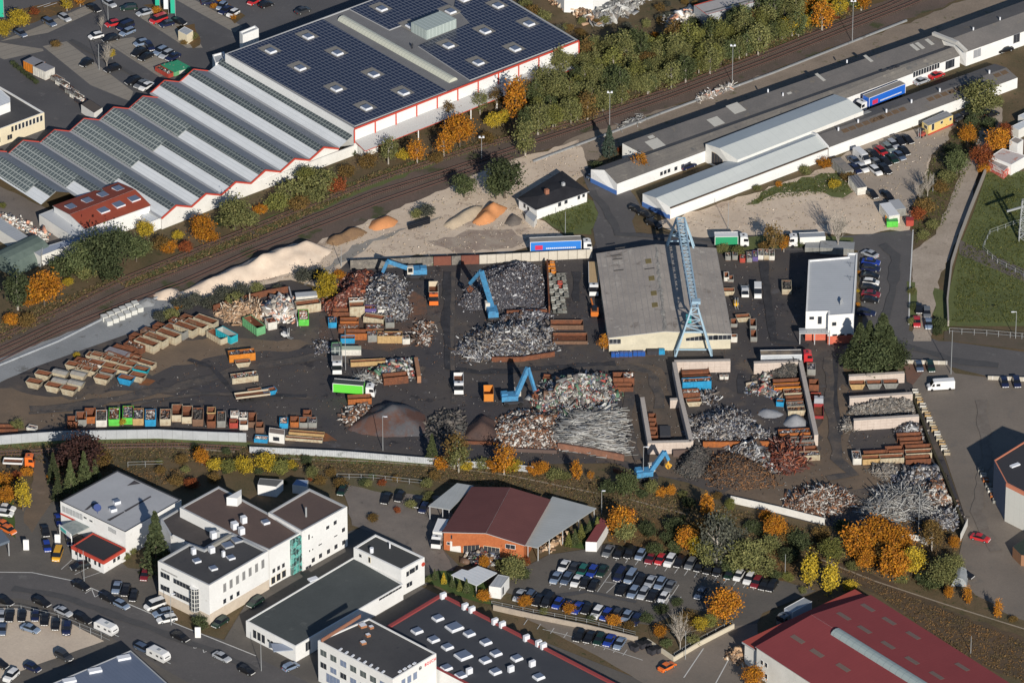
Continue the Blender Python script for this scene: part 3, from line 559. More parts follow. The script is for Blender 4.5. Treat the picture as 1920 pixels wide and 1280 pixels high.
# boundary wall of the garden centre along the railway
a, b = P2(300, 428), P2(664, 291); e = (b - a).normalized(); n = Vector((e.y, -e.x))
w_ = MB(); w_.beam((*a, 1.5), (*b, 1.5), .3, 3.0)
tag(w_.build('garden_wall', OFFW, origin=(*a, 0)), 'long white wall below the greenhouse gables by the trees', 'wall')
t, _ = gable('red_roofed_shop', 'white hall with bright red roof and seven skylights in front of the greenhouses', 'hall', (160, 429), (281, 386), (222, 344), (101, 387), (132, 403), (252, 357), 5.0, 6.2, WHITE, REDROOF, mat('shaded_red_roof', (.25, .062, .04), fine=.05))  # back slope is a darker copy of the red, shade in its colour
e = P2(281, 386, 5) - P2(160, 429, 5); an = math.atan2(e.y, e.x)
for x, y in ((133, 389), (164, 377.5), (193, 366.5), (221.5, 355)): roofbox(t, 'skylight', x, y, 5.55, 2.4, 2.6, .45, an, SKYL, SKYG)
for x, y in ((193, 395.5), (222, 385), (250.5, 374)): roofbox(t, 'skylight', x, y, 5.65, 2.8, 2.8, .45, an, SKYL, SKYG)
flat('lean_to_roof', 'pale grey lean-to roof at the left end of the red roof', 'lean-to', [(73, 402), (101, 391), (158, 437), (137, 444)], 3.4, OFFW, mat('pale_flat_roof', (.5, .52, .54), fine=.04), TRIMGREY, .1, .2)
flat('lean_to_roof', 'small white lean-to at the right end of the red roof', 'lean-to', [(264, 404), (283, 391), (305, 407), (276, 419)], 3.2, WHITE, METAL, TRIMGREY, .1, .2)
flat('connecting_canopy', 'shaded blue grey canopy between the lean-to and the long shed', 'canopy', [(80, 463), (150, 442), (157, 449), (78, 479)], 3.2, OFFW, mat('canopy_blue_grey', (.3, .34, .42), fine=.05), TRIMGREY, .1, .15)  # bluish shade is mixed into this canopy's roof colour
flat('long_shed', 'long grey roofed shed at the left edge by the railway', 'shed', [(-30, 392), (0, 407), (81, 463), (76, 481), (0, 432), (-30, 413)], 3.4, OFFW, GREYMETAL, TRIMGREY, .1, .2)
# dark green barrel roofed hut
t = thing('barrel_roofed_hut', 'dark green barrel roofed hut at the left edge behind the orange tree', 'hut', (*P2(10, 505), 0)); b = MB(); a, c = P(-20, 497), P(22, 517); n = (P(52, 500) - P(22, 517)); n.z = 0
wv = Vector((c.x - a.x, c.y - a.y, 0)); ax = Vector((-wv.y, wv.x, 0)).normalized() * 14; pr = []
for i in range(9):
    th = math.pi * i / 8; pr.append((a + c) / 2 - wv / 2 * math.cos(th) * 1.3 + Vector((0, 0, 4.6 * math.sin(th))))
for i in range(8): b.face([pr[i], pr[i + 1], pr[i + 1] + ax, pr[i] + ax])
b.face(pr[::-1]); b.build('barrel_roof', mat('green_tarpaulin', (.13, .17, .15), c2=(.1, .135, .12), scale=.4), t)
# cream office block at the upper left edge
t = flat('office_block', 'cream office block with a row of ten windows at the upper left edge', 'office', [(-60, 250), (-40, 140), (17, 172), (83, 211), (0, 242)], 5.2, CREAM, DARKROOF, WHITE)
A, B = P2(-1, 242, 5.2), P2(83, 211, 5.2); windows(t, A, B, (23, 242), (77, 222), 9, .75, 1.6)
windows(t, A, B, (3, 261), (18, 257), 2, 1.6, 1.4, DOORG)
flat_parts(t, [(-40, 160), (2, 168), (19, 183), (19, 192), (-40, 215)], 7.6, WHITE, METAL, WHITE, .1, .2, z0=4.8, name='penthouse_roof')
# building with the white facade at the top edge, and the open shelter beside it
t = flat('white_hall', 'plain white hall beside stacked stone at the top edge', 'hall', [(1030, -60), (1058, -30), (1112, -28), (1180, -60), (1100, -90)], 9, WHITE, GREYMETAL)
t = flat('builders_shelter', 'grey striped shelter roof at the top edge beside the wood', 'shelter', [(1301, 10), (1325, 28), (1450, -5), (1420, -25)], 4, GREYMETAL, mat('striped_sheet', (.42, .4, .39), .6, stripe=(0, 5.2, .12, (.12, .12, .12)), fine=.1), REDTRIM, .1, .2)
# ---------------------------------------------------------------- long warehouses beside the railway
def strips(t, rows, names, mats):
    """roof bands between successive lines; rows = ((x0, y0), (x1, y1), z)"""
    L = [(P(*r[0], r[2]), P(*r[1], r[2])) for r in rows]
    for k, nm in enumerate(names):
        (a, b), (c, d) = L[k], L[k + 1]; m = mats[k]; o = MB()
        o.face([c, d, b, a], 0, d - c); o.build(nm, m, t)
    w = MB(); g = lambda p: Vector((p.x, p.y, 0))
    a, b = L[0]; w.face([g(b), g(a), a, b]); c, d = L[-1]; w.face([g(c), g(d), d, c])
    l = [x[0] for x in L]; r = [x[1] for x in L]
    w.face([g(l[0]), g(l[-1])] + l[::-1]); w.face([g(r[-1]), g(r[0])] + r)
    for (p, q) in (L[0], L[-1]): pass
    return L, w
WR2 = mat('warehouse_roof_light', (.19, .175, .155), c2=(.14, .132, .125), scale=.12, spots=[((.235, .215, .185), .25, .6), ((.11, .11, .11), .3, .62)], stripe=(1, 1.2, .12, (.14, .13, .12)), fine=.15)
t = thing('long_warehouse', 'very long grey roofed warehouse range along the railway', 'warehouse', P(1460, 220))
L, w_ = strips(t, [((1167, 269), (1760, 62), 5.4), ((1208, 291), (1772, 90), 4.2)], ['roof'], [WAREROOF]); w_.build('wall', OFFW, t)
L2, w_ = strips(t, [((1108, 318), (1772, 86), 3.9), ((1133, 319), (1788, 88), 5.2), ((1157, 345), (1800, 105), 3.4)], ['roof', 'roof'], [WAREROOF, WR2]); w_.build('wall', WHITE, t)
L3, w_ = strips(t, [((1755, 62), (2000, -27), 5.6), ((1786, 72), (2000, -6), 6.8), ((1812, 98), (2000, 31), 4.4)], ['roof', 'roof'], [WAREROOF, WAREROOF]); w_.build('wall', WHITE, t)
A, B = L2[2]; A2, B2 = L3[2]
windows(t, A, B, (1240, 325.5), (1254, 320), 3, .9, 1.1); windows(t, A, B, (1267, 316), (1292, 307), 3, 1., 1.1)
windows(t, A, B, (1714, 140), (1759, 123), 10, .8, 1.6); windows(t, A, B, (1777, 122), (1785, 119), 2, 1.6, 2.4, DOORG)
windows(t, A2, B2, (1906, 72), (1906, 72), 1, 2.2, 2.6, DOORG, DARKTRIM, 'gate'); windows(t, A2, B2, (1832, 100), (1832, 100), 1, 2.6, 2.4, FRAME, DOORG, 'gate')
a, b = L2[0][0], L2[2][0]; MB().prism([(b.x - .05, b.y), (a.x - .05, a.y), (a.x - .12, a.y - .1), (b.x - .1, b.y - .12)], 0, 1.3).build('blue_plinth', BLUEPAINT, t)
for x, y, lx, ly in ((1380, 207, 5, 4), (1343, 228, 5, 3.6), (1229, 269, 4.6, 4), (1308, 249, 2.6, 1.2), (1329, 240, 2.6, 1.2), (1398, 214, 2.6, 1.2), (1221, 257, 1.8, 1)):
    pass
dv = (B - A); an = math.atan2(dv.y, dv.x)
def on_strip(LL, k, px, py):
    (a, b), (c, d) = LL[k], LL[k + 1]; n = (b - a).cross(c - a).normalized(); dd = (P(px, py, 0) - CAM); s = n.dot(a - CAM) / n.dot(dd); return CAM + dd * s, n, (b - a).normalized()
def patch(t, LL, k, px, py, lx, ly, m, name='rooflight', lift=.05):
    p, n, u = on_strip(LL, k, px, py); n = n if n.z > 0 else -n; v = n.cross(u); b = MB(); q = [p + u * x * lx / 2 + v * y * ly / 2 + n * lift for x, y in ((-1, -1), (1, -1), (1, 1), (-1, 1))]
    b.face(q); [b.face([q[i] - n * .05, q[(i + 1) % 4] - n * .05, q[(i + 1) % 4], q[i]]) for i in range(4)]; b.build(name, m, t)
RL = mat('pale_rooflight', (.46, .45, .41), .6, fine=.1)
for x, y, lx, ly in ((1380, 203, 4, 4.2), (1342, 228, 3.6, 3.6), (1229, 270, 4.2, 4.2), (1221, 257, 1.8, 1.2), (1538, 145, 1, 3.8), (1628, 110, 1, 3.4), (1715, 89, 1.2, 3.2), (1725, 86, 1.2, 3.2), (1743, 79, 1.2, 3.), (1480, 175, 1.4, .8)): patch(t, L, 0, x, y, lx, ly, RL)
for x, y, lx, ly in ((1309, 249, 2.6, 1.), (1330, 241, 2.6, 1.), (1352, 234, 3, 1.2), (1264, 265, 2., .9), (1607, 137, 1.4, .8)): patch(t, L2, 0, x, y, lx, ly, RL)
for x, y in ((1678, 126), (1670, 129), (1656, 133), (1682, 125)): patch(t, L2, 1, x, y, 1.3, .8, DARKTRIM, 'roof_hole')
for x, y in ((1440, 173), (1588, 118), (1468, 180), (1825, 57), (1875, 38)):
    p, n, u = on_strip(L if x < 1760 else L3, 0, x, y); MB().tube(p, p + Vector((0, 0, .9)), .22).build('roof_vent', SKYL, t)
st = MB(); a, b = P(1750, 63, 6.), P(1795, 81, 6.4); st.beam(a, b, 1.1, .9); st.beam(b, P(1812, 97, 5), .9, .8); st.build('step_wall', mat('pale_step', (.5, .49, .46), fine=.1), t)
t2 = thing('white_roofed_hall', 'upper one of two white roofed halls, left of the blue lorry', 'hall', P(1470, 260))
M1 = mat('white_roof_sheet', (.6, .63, .61), .5, c2=(.56, .59, .57), scale=.1, stripe=(0, 3.0, .03, (.5, .53, .52)), fine=.03); M0 = mat('shaded_white_sheet', (.44, .49, .52), .5, c2=(.4, .45, .48), scale=.1, fine=.03)  # M0: north slopes, shade painted as a blue grey copy of the white sheet
LW, w_ = strips(t2, [((1323, 270), (1565, 177), 5.6), ((1349, 278), (1591, 186), 6.6), ((1383, 300), (1619, 208), 5.2)], ['roof', 'roof'], [M0, M1]); w_.build('wall', OFFW, t2)
a, b = LW[2][0], LW[0][0]; windows(t2, a, b, (1345, 300), (1345, 300), 1, 4., 3.4, WOOD, DARKTRIM, 'gate')  # dark panel stands for the shade inside the open gateway
t3 = thing('white_warehouse', 'white warehouse with white left half and dark brown striped right half', 'warehouse', P(1550, 290))
LV, w_ = strips(t3, [((1205, 363), (1511, 247), 3.8), ((1230, 371), (1531, 254), 5.0), ((1257, 389), (1552, 277), 3.6)], ['roof', 'roof'], [M0, M1]); w_.build('wall', WHITE, t3)
a, b = LV[2][0], LV[0][0]; MB().prism([(a.x - .05, a.y - .02), (b.x - .05, b.y), (b.x - .12, b.y - .1), (a.x - .1, a.y - .12)], 0, 1.3).build('blue_plinth', BLUEPAINT, t3)
a, b = LV[2]; MB().beam(a + Vector((0, -.12, -.1)), b + Vector((0, -.12, -.1)), .45, .3).build('dark_gutter', mat('rusty_gutter', (.1, .075, .06), fine=.3), t3)
LD, w_ = strips(t3, [((1512, 247), (1865, 120), 3.5), ((1533, 254), (1887, 127), 4.4), ((1554, 277), (1908, 146), 3.2)], ['dark_roof', 'dark_roof'], [WAREROOF, WAREROOF]); w_.build('wall', WHITE, t3)
BR = mat('brown_roof_strip', (.14, .095, .06), fine=.2)
for x0, y0, n in ((1585, 245, 6), (1640, 224, 5), (1745, 186, 6), (1870, 141, 2)):
    for i in range(n): patch(t3, LD, 1, x0 + 13 * i, y0 - 4.7 * i, 2.05, 1.5, BR, 'brown_sheet')
for x, y in ((1572, 245), (1609, 230), (1662, 211), (1709, 193), (1762, 172), (1855, 138), (1577, 225)):
    p, n, u = on_strip(LD, 0, x, y); MB().tube(p, p + Vector((0, 0, 1.)), .25).build('roof_vent', SKYL, t3)
for x, y in ((1553, 237), (1621, 212)): patch(t3, LD, 0, x, y, 3.6, 1.6, RL)
sw = MB(); sw.beam(LV[1][1] + Vector((.1, 0, .2)), LV[2][1] + Vector((.1, 0, .1)), .5, .6); sw.beam(LV[0][1] + Vector((.1, 0, .2)), LV[1][1] + Vector((.1, 0, .2)), .5, .6); sw.build('step_coping', WHITE, t3)
# yellow site cabin
A, B, C_, D_ = (1728, 226), (1741, 246), (1788, 217), (1774, 208)
t = flat('site_cabin', 'yellow site cabin on red skids beside the white warehouse wall', 'cabin', [(1729, 228), (1741, 236), (1787, 216), (1774, 208)], 3.0, mat('yellow_panel', (.68, .52, .2), fine=.05), mat('cabin_roof', (.33, .33, .33), .6, stripe=(0, 1.9, .08, (.12, .12, .12)), fine=.05), TRIMGREY, .06, .1)
a, b = P2(1741, 236, 3), P2(1787, 216, 3); windows(t, a, b, (1749, 238), (1749, 238), 1, .9, 1.9, FRAME); windows(t, a, b, (1765.5, 229.5), (1782, 223.5), 2, .8, .7); windows(t, P2(1729, 228, 3), a, (1736, 238), (1736, 238), 1, 1.3, .9)
e = (b - a).normalized(); MB().beam((*(a + Vector((0, -.1))), .25), (*(b + Vector((0, -.1))), .25), .3, .4).build('skid', REDTRIM, t)
# small house with the black roof
t = thing('small_house', 'small white house with black hipped roof beside the gravel yard', 'house', P(1036, 370))
k = [P(1005, 394, 3.2), P(1105, 359, 3.2), P(1054, 320, 3.2), P(969, 372, 3.2)]; r0, r1 = P(1012, 367, 4.4), P(1060, 349, 4.4)
cen = sum(k, Vector()) / 4; kw = [cen + (p - cen) * .94 for p in k]; w_ = MB()
for i in range(4): a, b = kw[i], kw[(i + 1) % 4]; w_.face([(a.x, a.y, 0), (b.x, b.y, 0), (b.x, b.y, 3.2), (a.x, a.y, 3.2)])
w_.build('wall', WHITE, t); r_ = MB(); BLK = mat('black_felt_roof', (.022, .022, .026), c2=(.035, .035, .04), scale=.3, fine=.1)
r_.face([k[0], k[1], r1, r0]); r_.face([k[1], k[2], r1]); r_.face([k[2], k[3], r0, r1]); r_.face([k[3], k[0], r0])
for i in range(4): a, b = k[i], k[(i + 1) % 4]; d = Vector((0, 0, -.2)); r_.face([a + d, b + d, b, a], 1)
ro = r_.build('roof', [BLK, TRIMGREY], t)
windows(t, kw[0], kw[1], (1049, 383), (1061, 378), 2, 1., 1.2); windows(t, kw[0], kw[1], (1085, 370), (1094, 366), 2, .8, 1.1); windows(t, kw[3], kw[0], (984, 386), (991, 392), 2, .9, 1.2)
p = P(1025, 363, 4.3); MB().box(p.x, p.y, 3.8, 5.6, 1.1, .9, .5).build('chimney', mat('chimney_brick', (.3, .13, .08), fine=.2), ro); p = P(1056, 348, 4.3); MB().box(p.x, p.y, 3.8, 5.2, .8, .8, .5).build('chimney', TRIMGREY, ro)
flat('porch', 'grey lean-to porch at the corner of the small black roofed house', 'porch', [(985, 402), (992, 394), (1007, 406), (1001, 416)], 2., OFFW, GREYMETAL, TRIMGREY, .05, .1)
# scrapyard hall
t, q = gable('scrapyard_hall', 'big scrapyard hall with worn grey sheet roof and cream front below the crane', 'hall', (1142, 633), (1120, 477), (1341, 467), (1370, 626), (1247, 621), (1230, 460), 4.4, 6.0, mat('cream_concrete', (.6, .55, .42), c2=(.52, .48, .37), scale=.4, fine=.08), OLDROOF, None, .3, .15)
a, b = q[0], q[3]; windows(t, a, b, (1153, 640), (1157, 639.6), 1, 3., 1.4); windows(t, a, b, (1190, 634), (1226, 632), 3, 3., 1.8); windows(t, a, b, (1302, 634), (1355, 632), 3, 4.4, 1.3); windows(t, a, b, (1176, 640), (1176, 640), 1, 1., 1., WHITE)
rg = MB(); n = 40
for i in range(n):
    p0, p1 = q[4].lerp(q[5], i / n), q[4].lerp(q[5], (i + 1) / n); x0, x1, x2, x3 = [random.uniform(.15, .7) for _ in range(4)] if i == 0 else (x2, x3, random.uniform(.15, .7), random.uniform(.15, .7))
    h = Vector((0, 0, .32)); a_, b_ = p0 + Vector((-x0, 0, 0)) + h * .6, p1 + Vector((-x2, 0, 0)) + h * .6; c_, d_ = p0 + Vector((x1, 0, 0)) + h * .6, p1 + Vector((x3, 0, 0)) + h * .6
    rg.face([a_, p0 + h, p1 + h, b_]); rg.face([p0 + h, c_, d_, p1 + h])
ro = rg.build('ridge_cap', mat('ridge_plaster', (.4, .38, .34), c2=(.2, .19, .18), scale=.9, fine=.25), t)
import bmesh
bm = bmesh.new(); bm.from_mesh(ro.data); bmesh.ops.remove_doubles(bm, verts=bm.verts, dist=.001); bm.to_mesh(ro.data); bm.free()
LR = [(q[1], q[0]), (q[5], q[4]), (q[2], q[3])]
for x, y, m_ in ((1216, 491, 'a'), (1222, 523, 'b'), (1226, 551, 'c'), (1228, 573, 'd')): patch(t, LR, 0, x, y, 2.4, 1.5, mat('mossy_rooflight', (.2, .16, .07), fine=.3), lift=.27)
for x, y in ((1155, 480), (1158, 487), (1160, 508), (1163, 466), (1218, 505)): patch(t, LR, 0, x, y, .5, 2.6, mat('dark_slit', (.1, .095, .09), fine=.2), 'roof_slit', .27)
# white office in the yard
t = flat('yard_office', 'white two storey yard office with ribbed roof and orange ground floor', 'office', [(1516, 487), (1590, 481), (1589, 474), (1608, 474), (1601, 588), (1553, 591), (1553, 583), (1511, 584)], 8.6, WHITE, RIBROOF, WHITE, .35, .4)
a, b, c, d = P2(1511, 584, 8.6), P2(1553, 583, 8.6), P2(1553, 591, 8.6), P2(1601, 588, 8.6); ORG = mat('orange_front', (.62, .17, .1), c2=(.5, .12, .08), scale=.8, fine=.1)
MB().beam((*(a + Vector((0, -.06))), 1.3), (*(b + Vector((0, -.06))), 1.3), .1, 2.6).build('orange_ground_floor', ORG, t); MB().beam((*(c + Vector((0, -.06))), 1.2), (*(d + Vector((0, -.06))), 1.2), .1, 2.4).build('orange_ground_floor', ORG, t)
tr = MB(); m_ = a.lerp(b, .4); tr.box(m_.x, m_.y - 1.2, 3.3, 3.6, 8., 2.6); [tr.box(m_.x + x, m_.y - 2.3, 0, 3.3, .25, .25) for x in (-3.8, 0, 3.8)]; tr.box(m_.x, m_.y - 2.45, 4.2, 4.3, 8., .08); [tr.box(m_.x + x, m_.y - 2.45, 3.6, 4.2, .08, .08) for x in (-3.9, -2, 0, 2, 3.9)]; tr.build('terrace', TRIMGREY, t)
windows(t, a, b, (1522, 596), (1522, 596), 1, 1.2, .8); windows(t, a, b, (1537, 600), (1537, 600), 1, 1., 2.2); windows(t, c, d, (1564, 607), (1564, 607), 1, 1.1, 1.); windows(t, c, d, (1565, 632), (1592, 631), 3, 1.2, 1.8); windows(t, a, b, (1516, 624), (1545, 623), 4, 1., 1.6)
for x, y in ((1594, 500), (1594, 526)):
    p = P2(x, y, 8.25); ae = MB().tube((*p, 8.2), (*p, 9.6), .05, n=5).beam((p.x - 1, p.y, 9.3), (p.x + 1, p.y, 9.3), .05); ae.build('aerial', DARKTRIM, t)
MB().prism([P2(1575, 572, 8.3), P2(1580, 566, 8.3), P2(1577, 566, 8.3)], 8.2, 9.6).build('roof_fin', TRIMGREY, t)
# ---------------------------------------------------------------- lower estate
t = flat('workshop', 'white flat roofed workshop with stained pale roof in the lower left', 'workshop', [(113, 939), (220, 881), (340, 936), (235, 997)], 7.2, WHITE, mat('stained_pale_roof', (.42, .43, .45), c2=(.37, .38, .4), scale=.15, fine=.04), DARKTRIM, .25, .25)
a, b = P2(113, 939, 7.2), P2(235, 997, 7.2); windows(t, a, b, (120, 954), (152, 968), 6, .8, 1.4, DOORG, mat('pale_window', (.45, .46, .46), .3)); windows(t, a, b, (160, 970), (171, 976), 2, 1., .4); windows(t, a, b, (207, 992), (214, 996), 2, 1.2, .9, DOORG, mat('pale_window', (.45, .46, .46), .3))
e = (b - a).normalized(); n = Vector((e.y, -e.x)); MB().beam((*(a + n * .1), 3.7), (*(a + e * 5 + n * .1), 3.7), .2, .4).build('red_band', REDTRIM, t)
STN = mat('roof_stain', (.07, .065, .07), fine=.3); zz = 7.0
for k, px in enumerate([[(238, 910), (252, 900), (264, 906), (250, 908)], [(158, 956), (172, 943), (186, 941), (176, 946), (164, 955)], [(232, 957), (250, 947), (282, 929), (284, 931), (256, 947), (236, 959)], [(200, 974), (232, 958), (233, 960), (206, 976)]]):
    MB().face([(*p, zz + .0) for p in ccw([P2(x, y, zz) for x, y in px])]).build('roof_stain', STN, t)
for px, py in ((212, 957), (219, 943)): roofbox(t, 'skylight', px, py, 6.95, 1.6, 1.4, .8, .5, SKYL, SKYG)
p = P2(183, 962, 7); MB().tube((*p, 6.9), (*p, 9.), .06).tube((*p, 8.6), (p.x, p.y - .3, 9.), 1., .9, 10).build('satellite_dish', mat('dish_blue', (.06, .09, .25), .5), t)
t = flat('annex', 'dark roofed annex with bright red fascia at the lower left', 'annex', [(134, 1023), (174, 998), (235, 1027), (194, 1052)], 3.6, WHITE, mat('black_roof', (.035, .036, .042), fine=.1), REDTRIM, .25, .3)
a, b, c = P2(134, 1023, 3.6), P2(194, 1052, 3.6), P2(235, 1027, 3.6)
for u, v in ((a, b), (b, c)):
    e = (v - u).normalized(); n = Vector((e.y, -e.x)); MB().beam((*(u + n * .07), 3.2), (*(v + n * .07), 3.2), .14, .85).build('red_fascia', REDTRIM, t)
windows(t, a, b, (143.5, 1036), (151, 1040), 2, .8, 1.1); windows(t, a, b, (162, 1045), (168, 1048), 2, .8, 1.3); windows(t, a, b, (179, 1054), (187, 1058), 2, .7, 1.2); windows(t, b, c, (214, 1050), (222, 1045), 2, .9, 1.)
t = thing('canopy', 'grey glass forecourt canopy with teal sign at the lower left workshop', 'canopy', P(140, 995)); pts = [P2(112, 985, 3.8), P2(134, 1003, 3.8), P2(172, 985, 3.8), P2(150, 970, 3.8)]
MB().prism(pts, 3.6, 3.8).build('canopy_roof', mat('canopy_glass', (.2, .24, .24), .3, c2=(.3, .33, .32), scale=.8), t)
for p in pts[:2]: MB().tube((*p, 0), (*p, 3.6), .12).build('post', WHITE, t)
a, b = pts[0], pts[1]; e = (b - a).normalized(); n = Vector((e.y, -e.x)); so = MB().beam((*(a + n * .15), 3.6), (*(b + n * .15), 3.6), .2, 1.3).build('sign_board', WHITE, t)
MB().beam((*(a + e * .8 + n * .28), 3.6), (*(a + e * 3.4 + n * .28), 3.6), .06, .9).build('teal_panel', mat('teal', (.08, .42, .38), fine=0), so)
# the white office group with brown roofs
HB = 11.0
cx = thing('office_complex', 'white office complex with brown and dark flat roofs and teal stair tower', 'office', P(450, 1090, 0))
def sub(px, h, roof, cap=None, par=.5, name='roof', wall=WHITE): return flat_parts(cx, px, h, wall, roof, cap or TRIMGREY, par, .5, name=name)
sub([(296, 1051), (392, 1097), (503, 1032), (437, 1000), (383, 1029), (354, 1018)], HB, DARKROOF)
sub([(337, 951), (410, 911), (503, 961), (562, 999), (505, 1031), (430, 998)], 10.6, BROWNROOF, par=.3, name='brown_roof')
sub([(337, 952), (430, 999), (383, 1028), (349, 1017), (320, 1004), (301, 973)], 8.2, mat('grey_brown_roof', (.085, .075, .072), c2=(.07, .062, .06), scale=.2), par=.3, name='low_roof')
sub([(503, 960), (580, 915), (651, 949), (566, 996)], 11.4, BROWNROOF, par=.4, name='brown_roof')
a, b, c = P2(296, 1051, HB), P2(392, 1097, HB), P2(503, 1032, HB)
BASE = mat('beige_plinth', (.62, .54, .44), c2=(.55, .47, .38), scale=.5, fine=.06)
for u, v, z1 in ((a, b, 2.6), (b, c, 2.9)):
    e = (v - u).normalized(); n = Vector((e.y, -e.x)); MB().beam((*(u + n * .05), z1 / 2), (*(v + n * .05), z1 / 2), .1, z1).build('plinth', BASE, cx)
for y in (0, 23.5, 46): windows(cx, a, b, (310, 1079 + y), (310, 1079 + y), 1, 3.0, 1.4); windows(cx, a, b, (343, 1095.5 + y), (343, 1095.5 + y), 1, 6.2, 1.3)
marks(cx, 'lettering', a, b, (302, 1065.5), (333, 1081), 17, .45, mat('grey_letters', (.25, .25, .25), fine=0))
s_, z_ = on_wall(366, 1120, a, b); e = (b - a).normalized(); n = Vector((e.y, -e.x)); p = a + e * s_
bt = MB(); ring = [p + e * (math.cos(x) * 1.3) + n * (math.sin(x) * 1.3) for x in [math.pi * i / 6 for i in range(7)]]
bt.prism(ring, 2.2, 8.6, 0, 1); bt.build('bay_window', [mat('bay_panes', (.05, .055, .065), .2, grid=(.7, 1.15, .16, (.6, .6, .56)), fine=0), WHITE], cx)
windows(cx, b, c, (421, 1101), (492.5, 1056.5), 7, 1., 2.3, FRAME, mat('pale_blind', (.24, .24, .24), .3, fine=.3)); windows(cx, b, c, (421, 1126), (446, 1112), 3, 1., 1.2); windows(cx, b, c, (422, 1146), (422, 1146), 1, 1., 1.6, DOORG); windows(cx, b, c, (435, 1140), (450, 1131), 2, 2., 1., FRAME, BASE)
A, B = P2(505, 1031, 10.6), P2(562, 999, 10.6); A_, B_ = A.lerp(B, .02), B
windows(cx, A, B, (513, 1069), (531, 1059), 3, .9, 1.1, FRAME, DARKTRIM); windows(cx, A, B, (512, 1087), (532, 1075), 3, 1.3, 1.8, CREAM)
e = (B - A).normalized(); n = Vector((e.y, -e.x)); t0, t1 = on_wall(544, 1040, A, B)[0], on_wall(571, 1030, A, B)[0]; p, q_ = A + e * t0, A + e * t1
MB().prism([p, q_, q_ + n * .6, p + n * .6], .4, 10.2).build('teal_stair_tower', mat('teal_glass', (.12, .42, .37), .3, c2=(.035, .06, .06), scale=.9, lo=.45, hi=.52, grid=(1.1, 2.6, .14, (.3, .5, .46)), fine=.1), cx)
A, B = P2(566, 996, 11.4), P2(651, 949, 11.4)
for x, y, w2, h2 in ((614, 988, 1.1, .9), (628, 979, 1.1, 1.1), (643.5, 992.5, 1.1, 1.1), (587, 1049, 1.1, 1.2), (600.5, 1041, 1.1, 1.2), (615.5, 1033, 1.1, 1.2), (629.5, 1024, 1.1, 1.2), (644, 1016, 1.1, 1.2), (629, 1004, 1.2, .3), (600, 1020, 1.2, .3), (579, 1006, .5, 1.4), (585, 1006, .4, .4), (580, 1032, .4, .5), (586, 1029, .4, .4), (578, 1063, 2., 1.)): windows(cx, A, B, (x, y), (x, y), 1, w2, h2, WHITE, DARKTRIM)
for x, y in ((369, 1052), (400, 1066), (433, 1046)): roofbox(cx, 'skylight', x, y, HB - .5, 1.7, 1.7, .5, .5, SKYL, SKYG)
for x, y in ((427, 1023), (445, 1013)): roofbox(cx, 'pyramid_rooflight', x, y, HB - .5, 2.4, 2.4, .5, .5, TRIMGREY, SKYG)
roofbox(cx, 'skylight', 498, 980, 10.3, 1.7, 1.7, .6, .5, SKYL, SKYG)
for x, y, s_ in ((397, 1036, 1.3), (363, 1039, 1.), (400, 1008, 1.3), (408, 1006, .9), (440, 990, 1.5), (457, 979, 1.3), (419, 1044, .7), (453, 1000, 1.3)): roofbox(cx, 'vent_unit', x, y, 10.3, s_, s_, 1.7, .5, SKYL if s_ != .9 else TRIMGREY)
d = MB(); d.beam(P(395, 1025, HB), P(432, 1004, HB), .8, .8); d.build('roof_duct', mat('duct', (.3, .29, .26), fine=.1), cx)
MB().beam(P(324, 1006, 8.5), P(345, 1016, 8.5), .4, 1.2).build('white_parapet', WHITE, cx)
MB().prism([P2(425, 945, 10.6), P2(453, 930, 10.6), P2(453, 940, 10.6), P2(445, 947, 10.6)], 10.3, 12.6).build('roof_cabin', WHITE, cx)
p = P(574, 968, 11); MB().tube((p.x, p.y, 10.8), (p.x, p.y, 13.6), .25).build('chimney_pipe', STEEL, cx)
# low grey roofed hall, two-storey block
t = flat('low_hall', 'long low hall with dark grey roof right of the white offices', 'hall', [(461, 1163), (554, 1211), (756, 1094), (664, 1043)], 4.6, WHITE, GREYROOF, WHITE, .25, .35)
a, b, c = P2(461, 1163, 4.6), P2(554, 1211, 4.6), P2(756, 1094, 4.6)
windows(t, a, b, (478, 1188), (494, 1197), 3, 1.1, 2.2); windows(t, a, b, (504, 1200), (510, 1203), 2, .8, .6); windows(t, b, c, (722, 1117), (741, 1106), 2, 4.4, .5); windows(t, b, c, (577, 1210), (577, 1210), 1, 1.6, 2.4)
e = (c - b).normalized(); n = Vector((e.y, -e.x)); s0, s1 = on_wall(556, 1214, b, c)[0], on_wall(584, 1200, b, c)[0]
roofbox(t, 'skylight', 587, 1086, 4.35, 2.4, 1.5, .35, .55, SKYL)
MB().prism([P2(508, 1206, 3.4), P2(540, 1207, 3.4), P2(550, 1218, 3.4), P2(513, 1221, 3.4)], 3.3, 3.5).build('entrance_canopy', mat('canopy_blue_grey', (.3, .34, .42)), t)
t = flat('two_storey_block', 'white two storey block at the far end of the low grey roof', 'office', [(663, 1026), (704, 1001), (796, 1044), (752, 1068)], 7.6, WHITE, mat('grey_black_roof', (.06, .062, .062), fine=.08), WHITE, .3, .5)
a, b, c = P2(663, 1026, 7.6), P2(752, 1068, 7.6), P2(796, 1044, 7.6)
windows(t, b, c, (764, 1075), (770, 1070.5), 2, .9, 1.3); windows(t, b, c, (775, 1068), (781, 1063.5), 2, .9, 1.3); windows(t, b, c, (764.5, 1096), (770, 1093), 2, .9, 1.2); windows(t, a, b, (676, 1041), (676, 1041), 1, .8, .8); windows(t, a, b, (693, 1049), (693, 1049), 1, .6, 1.4, CREAM)
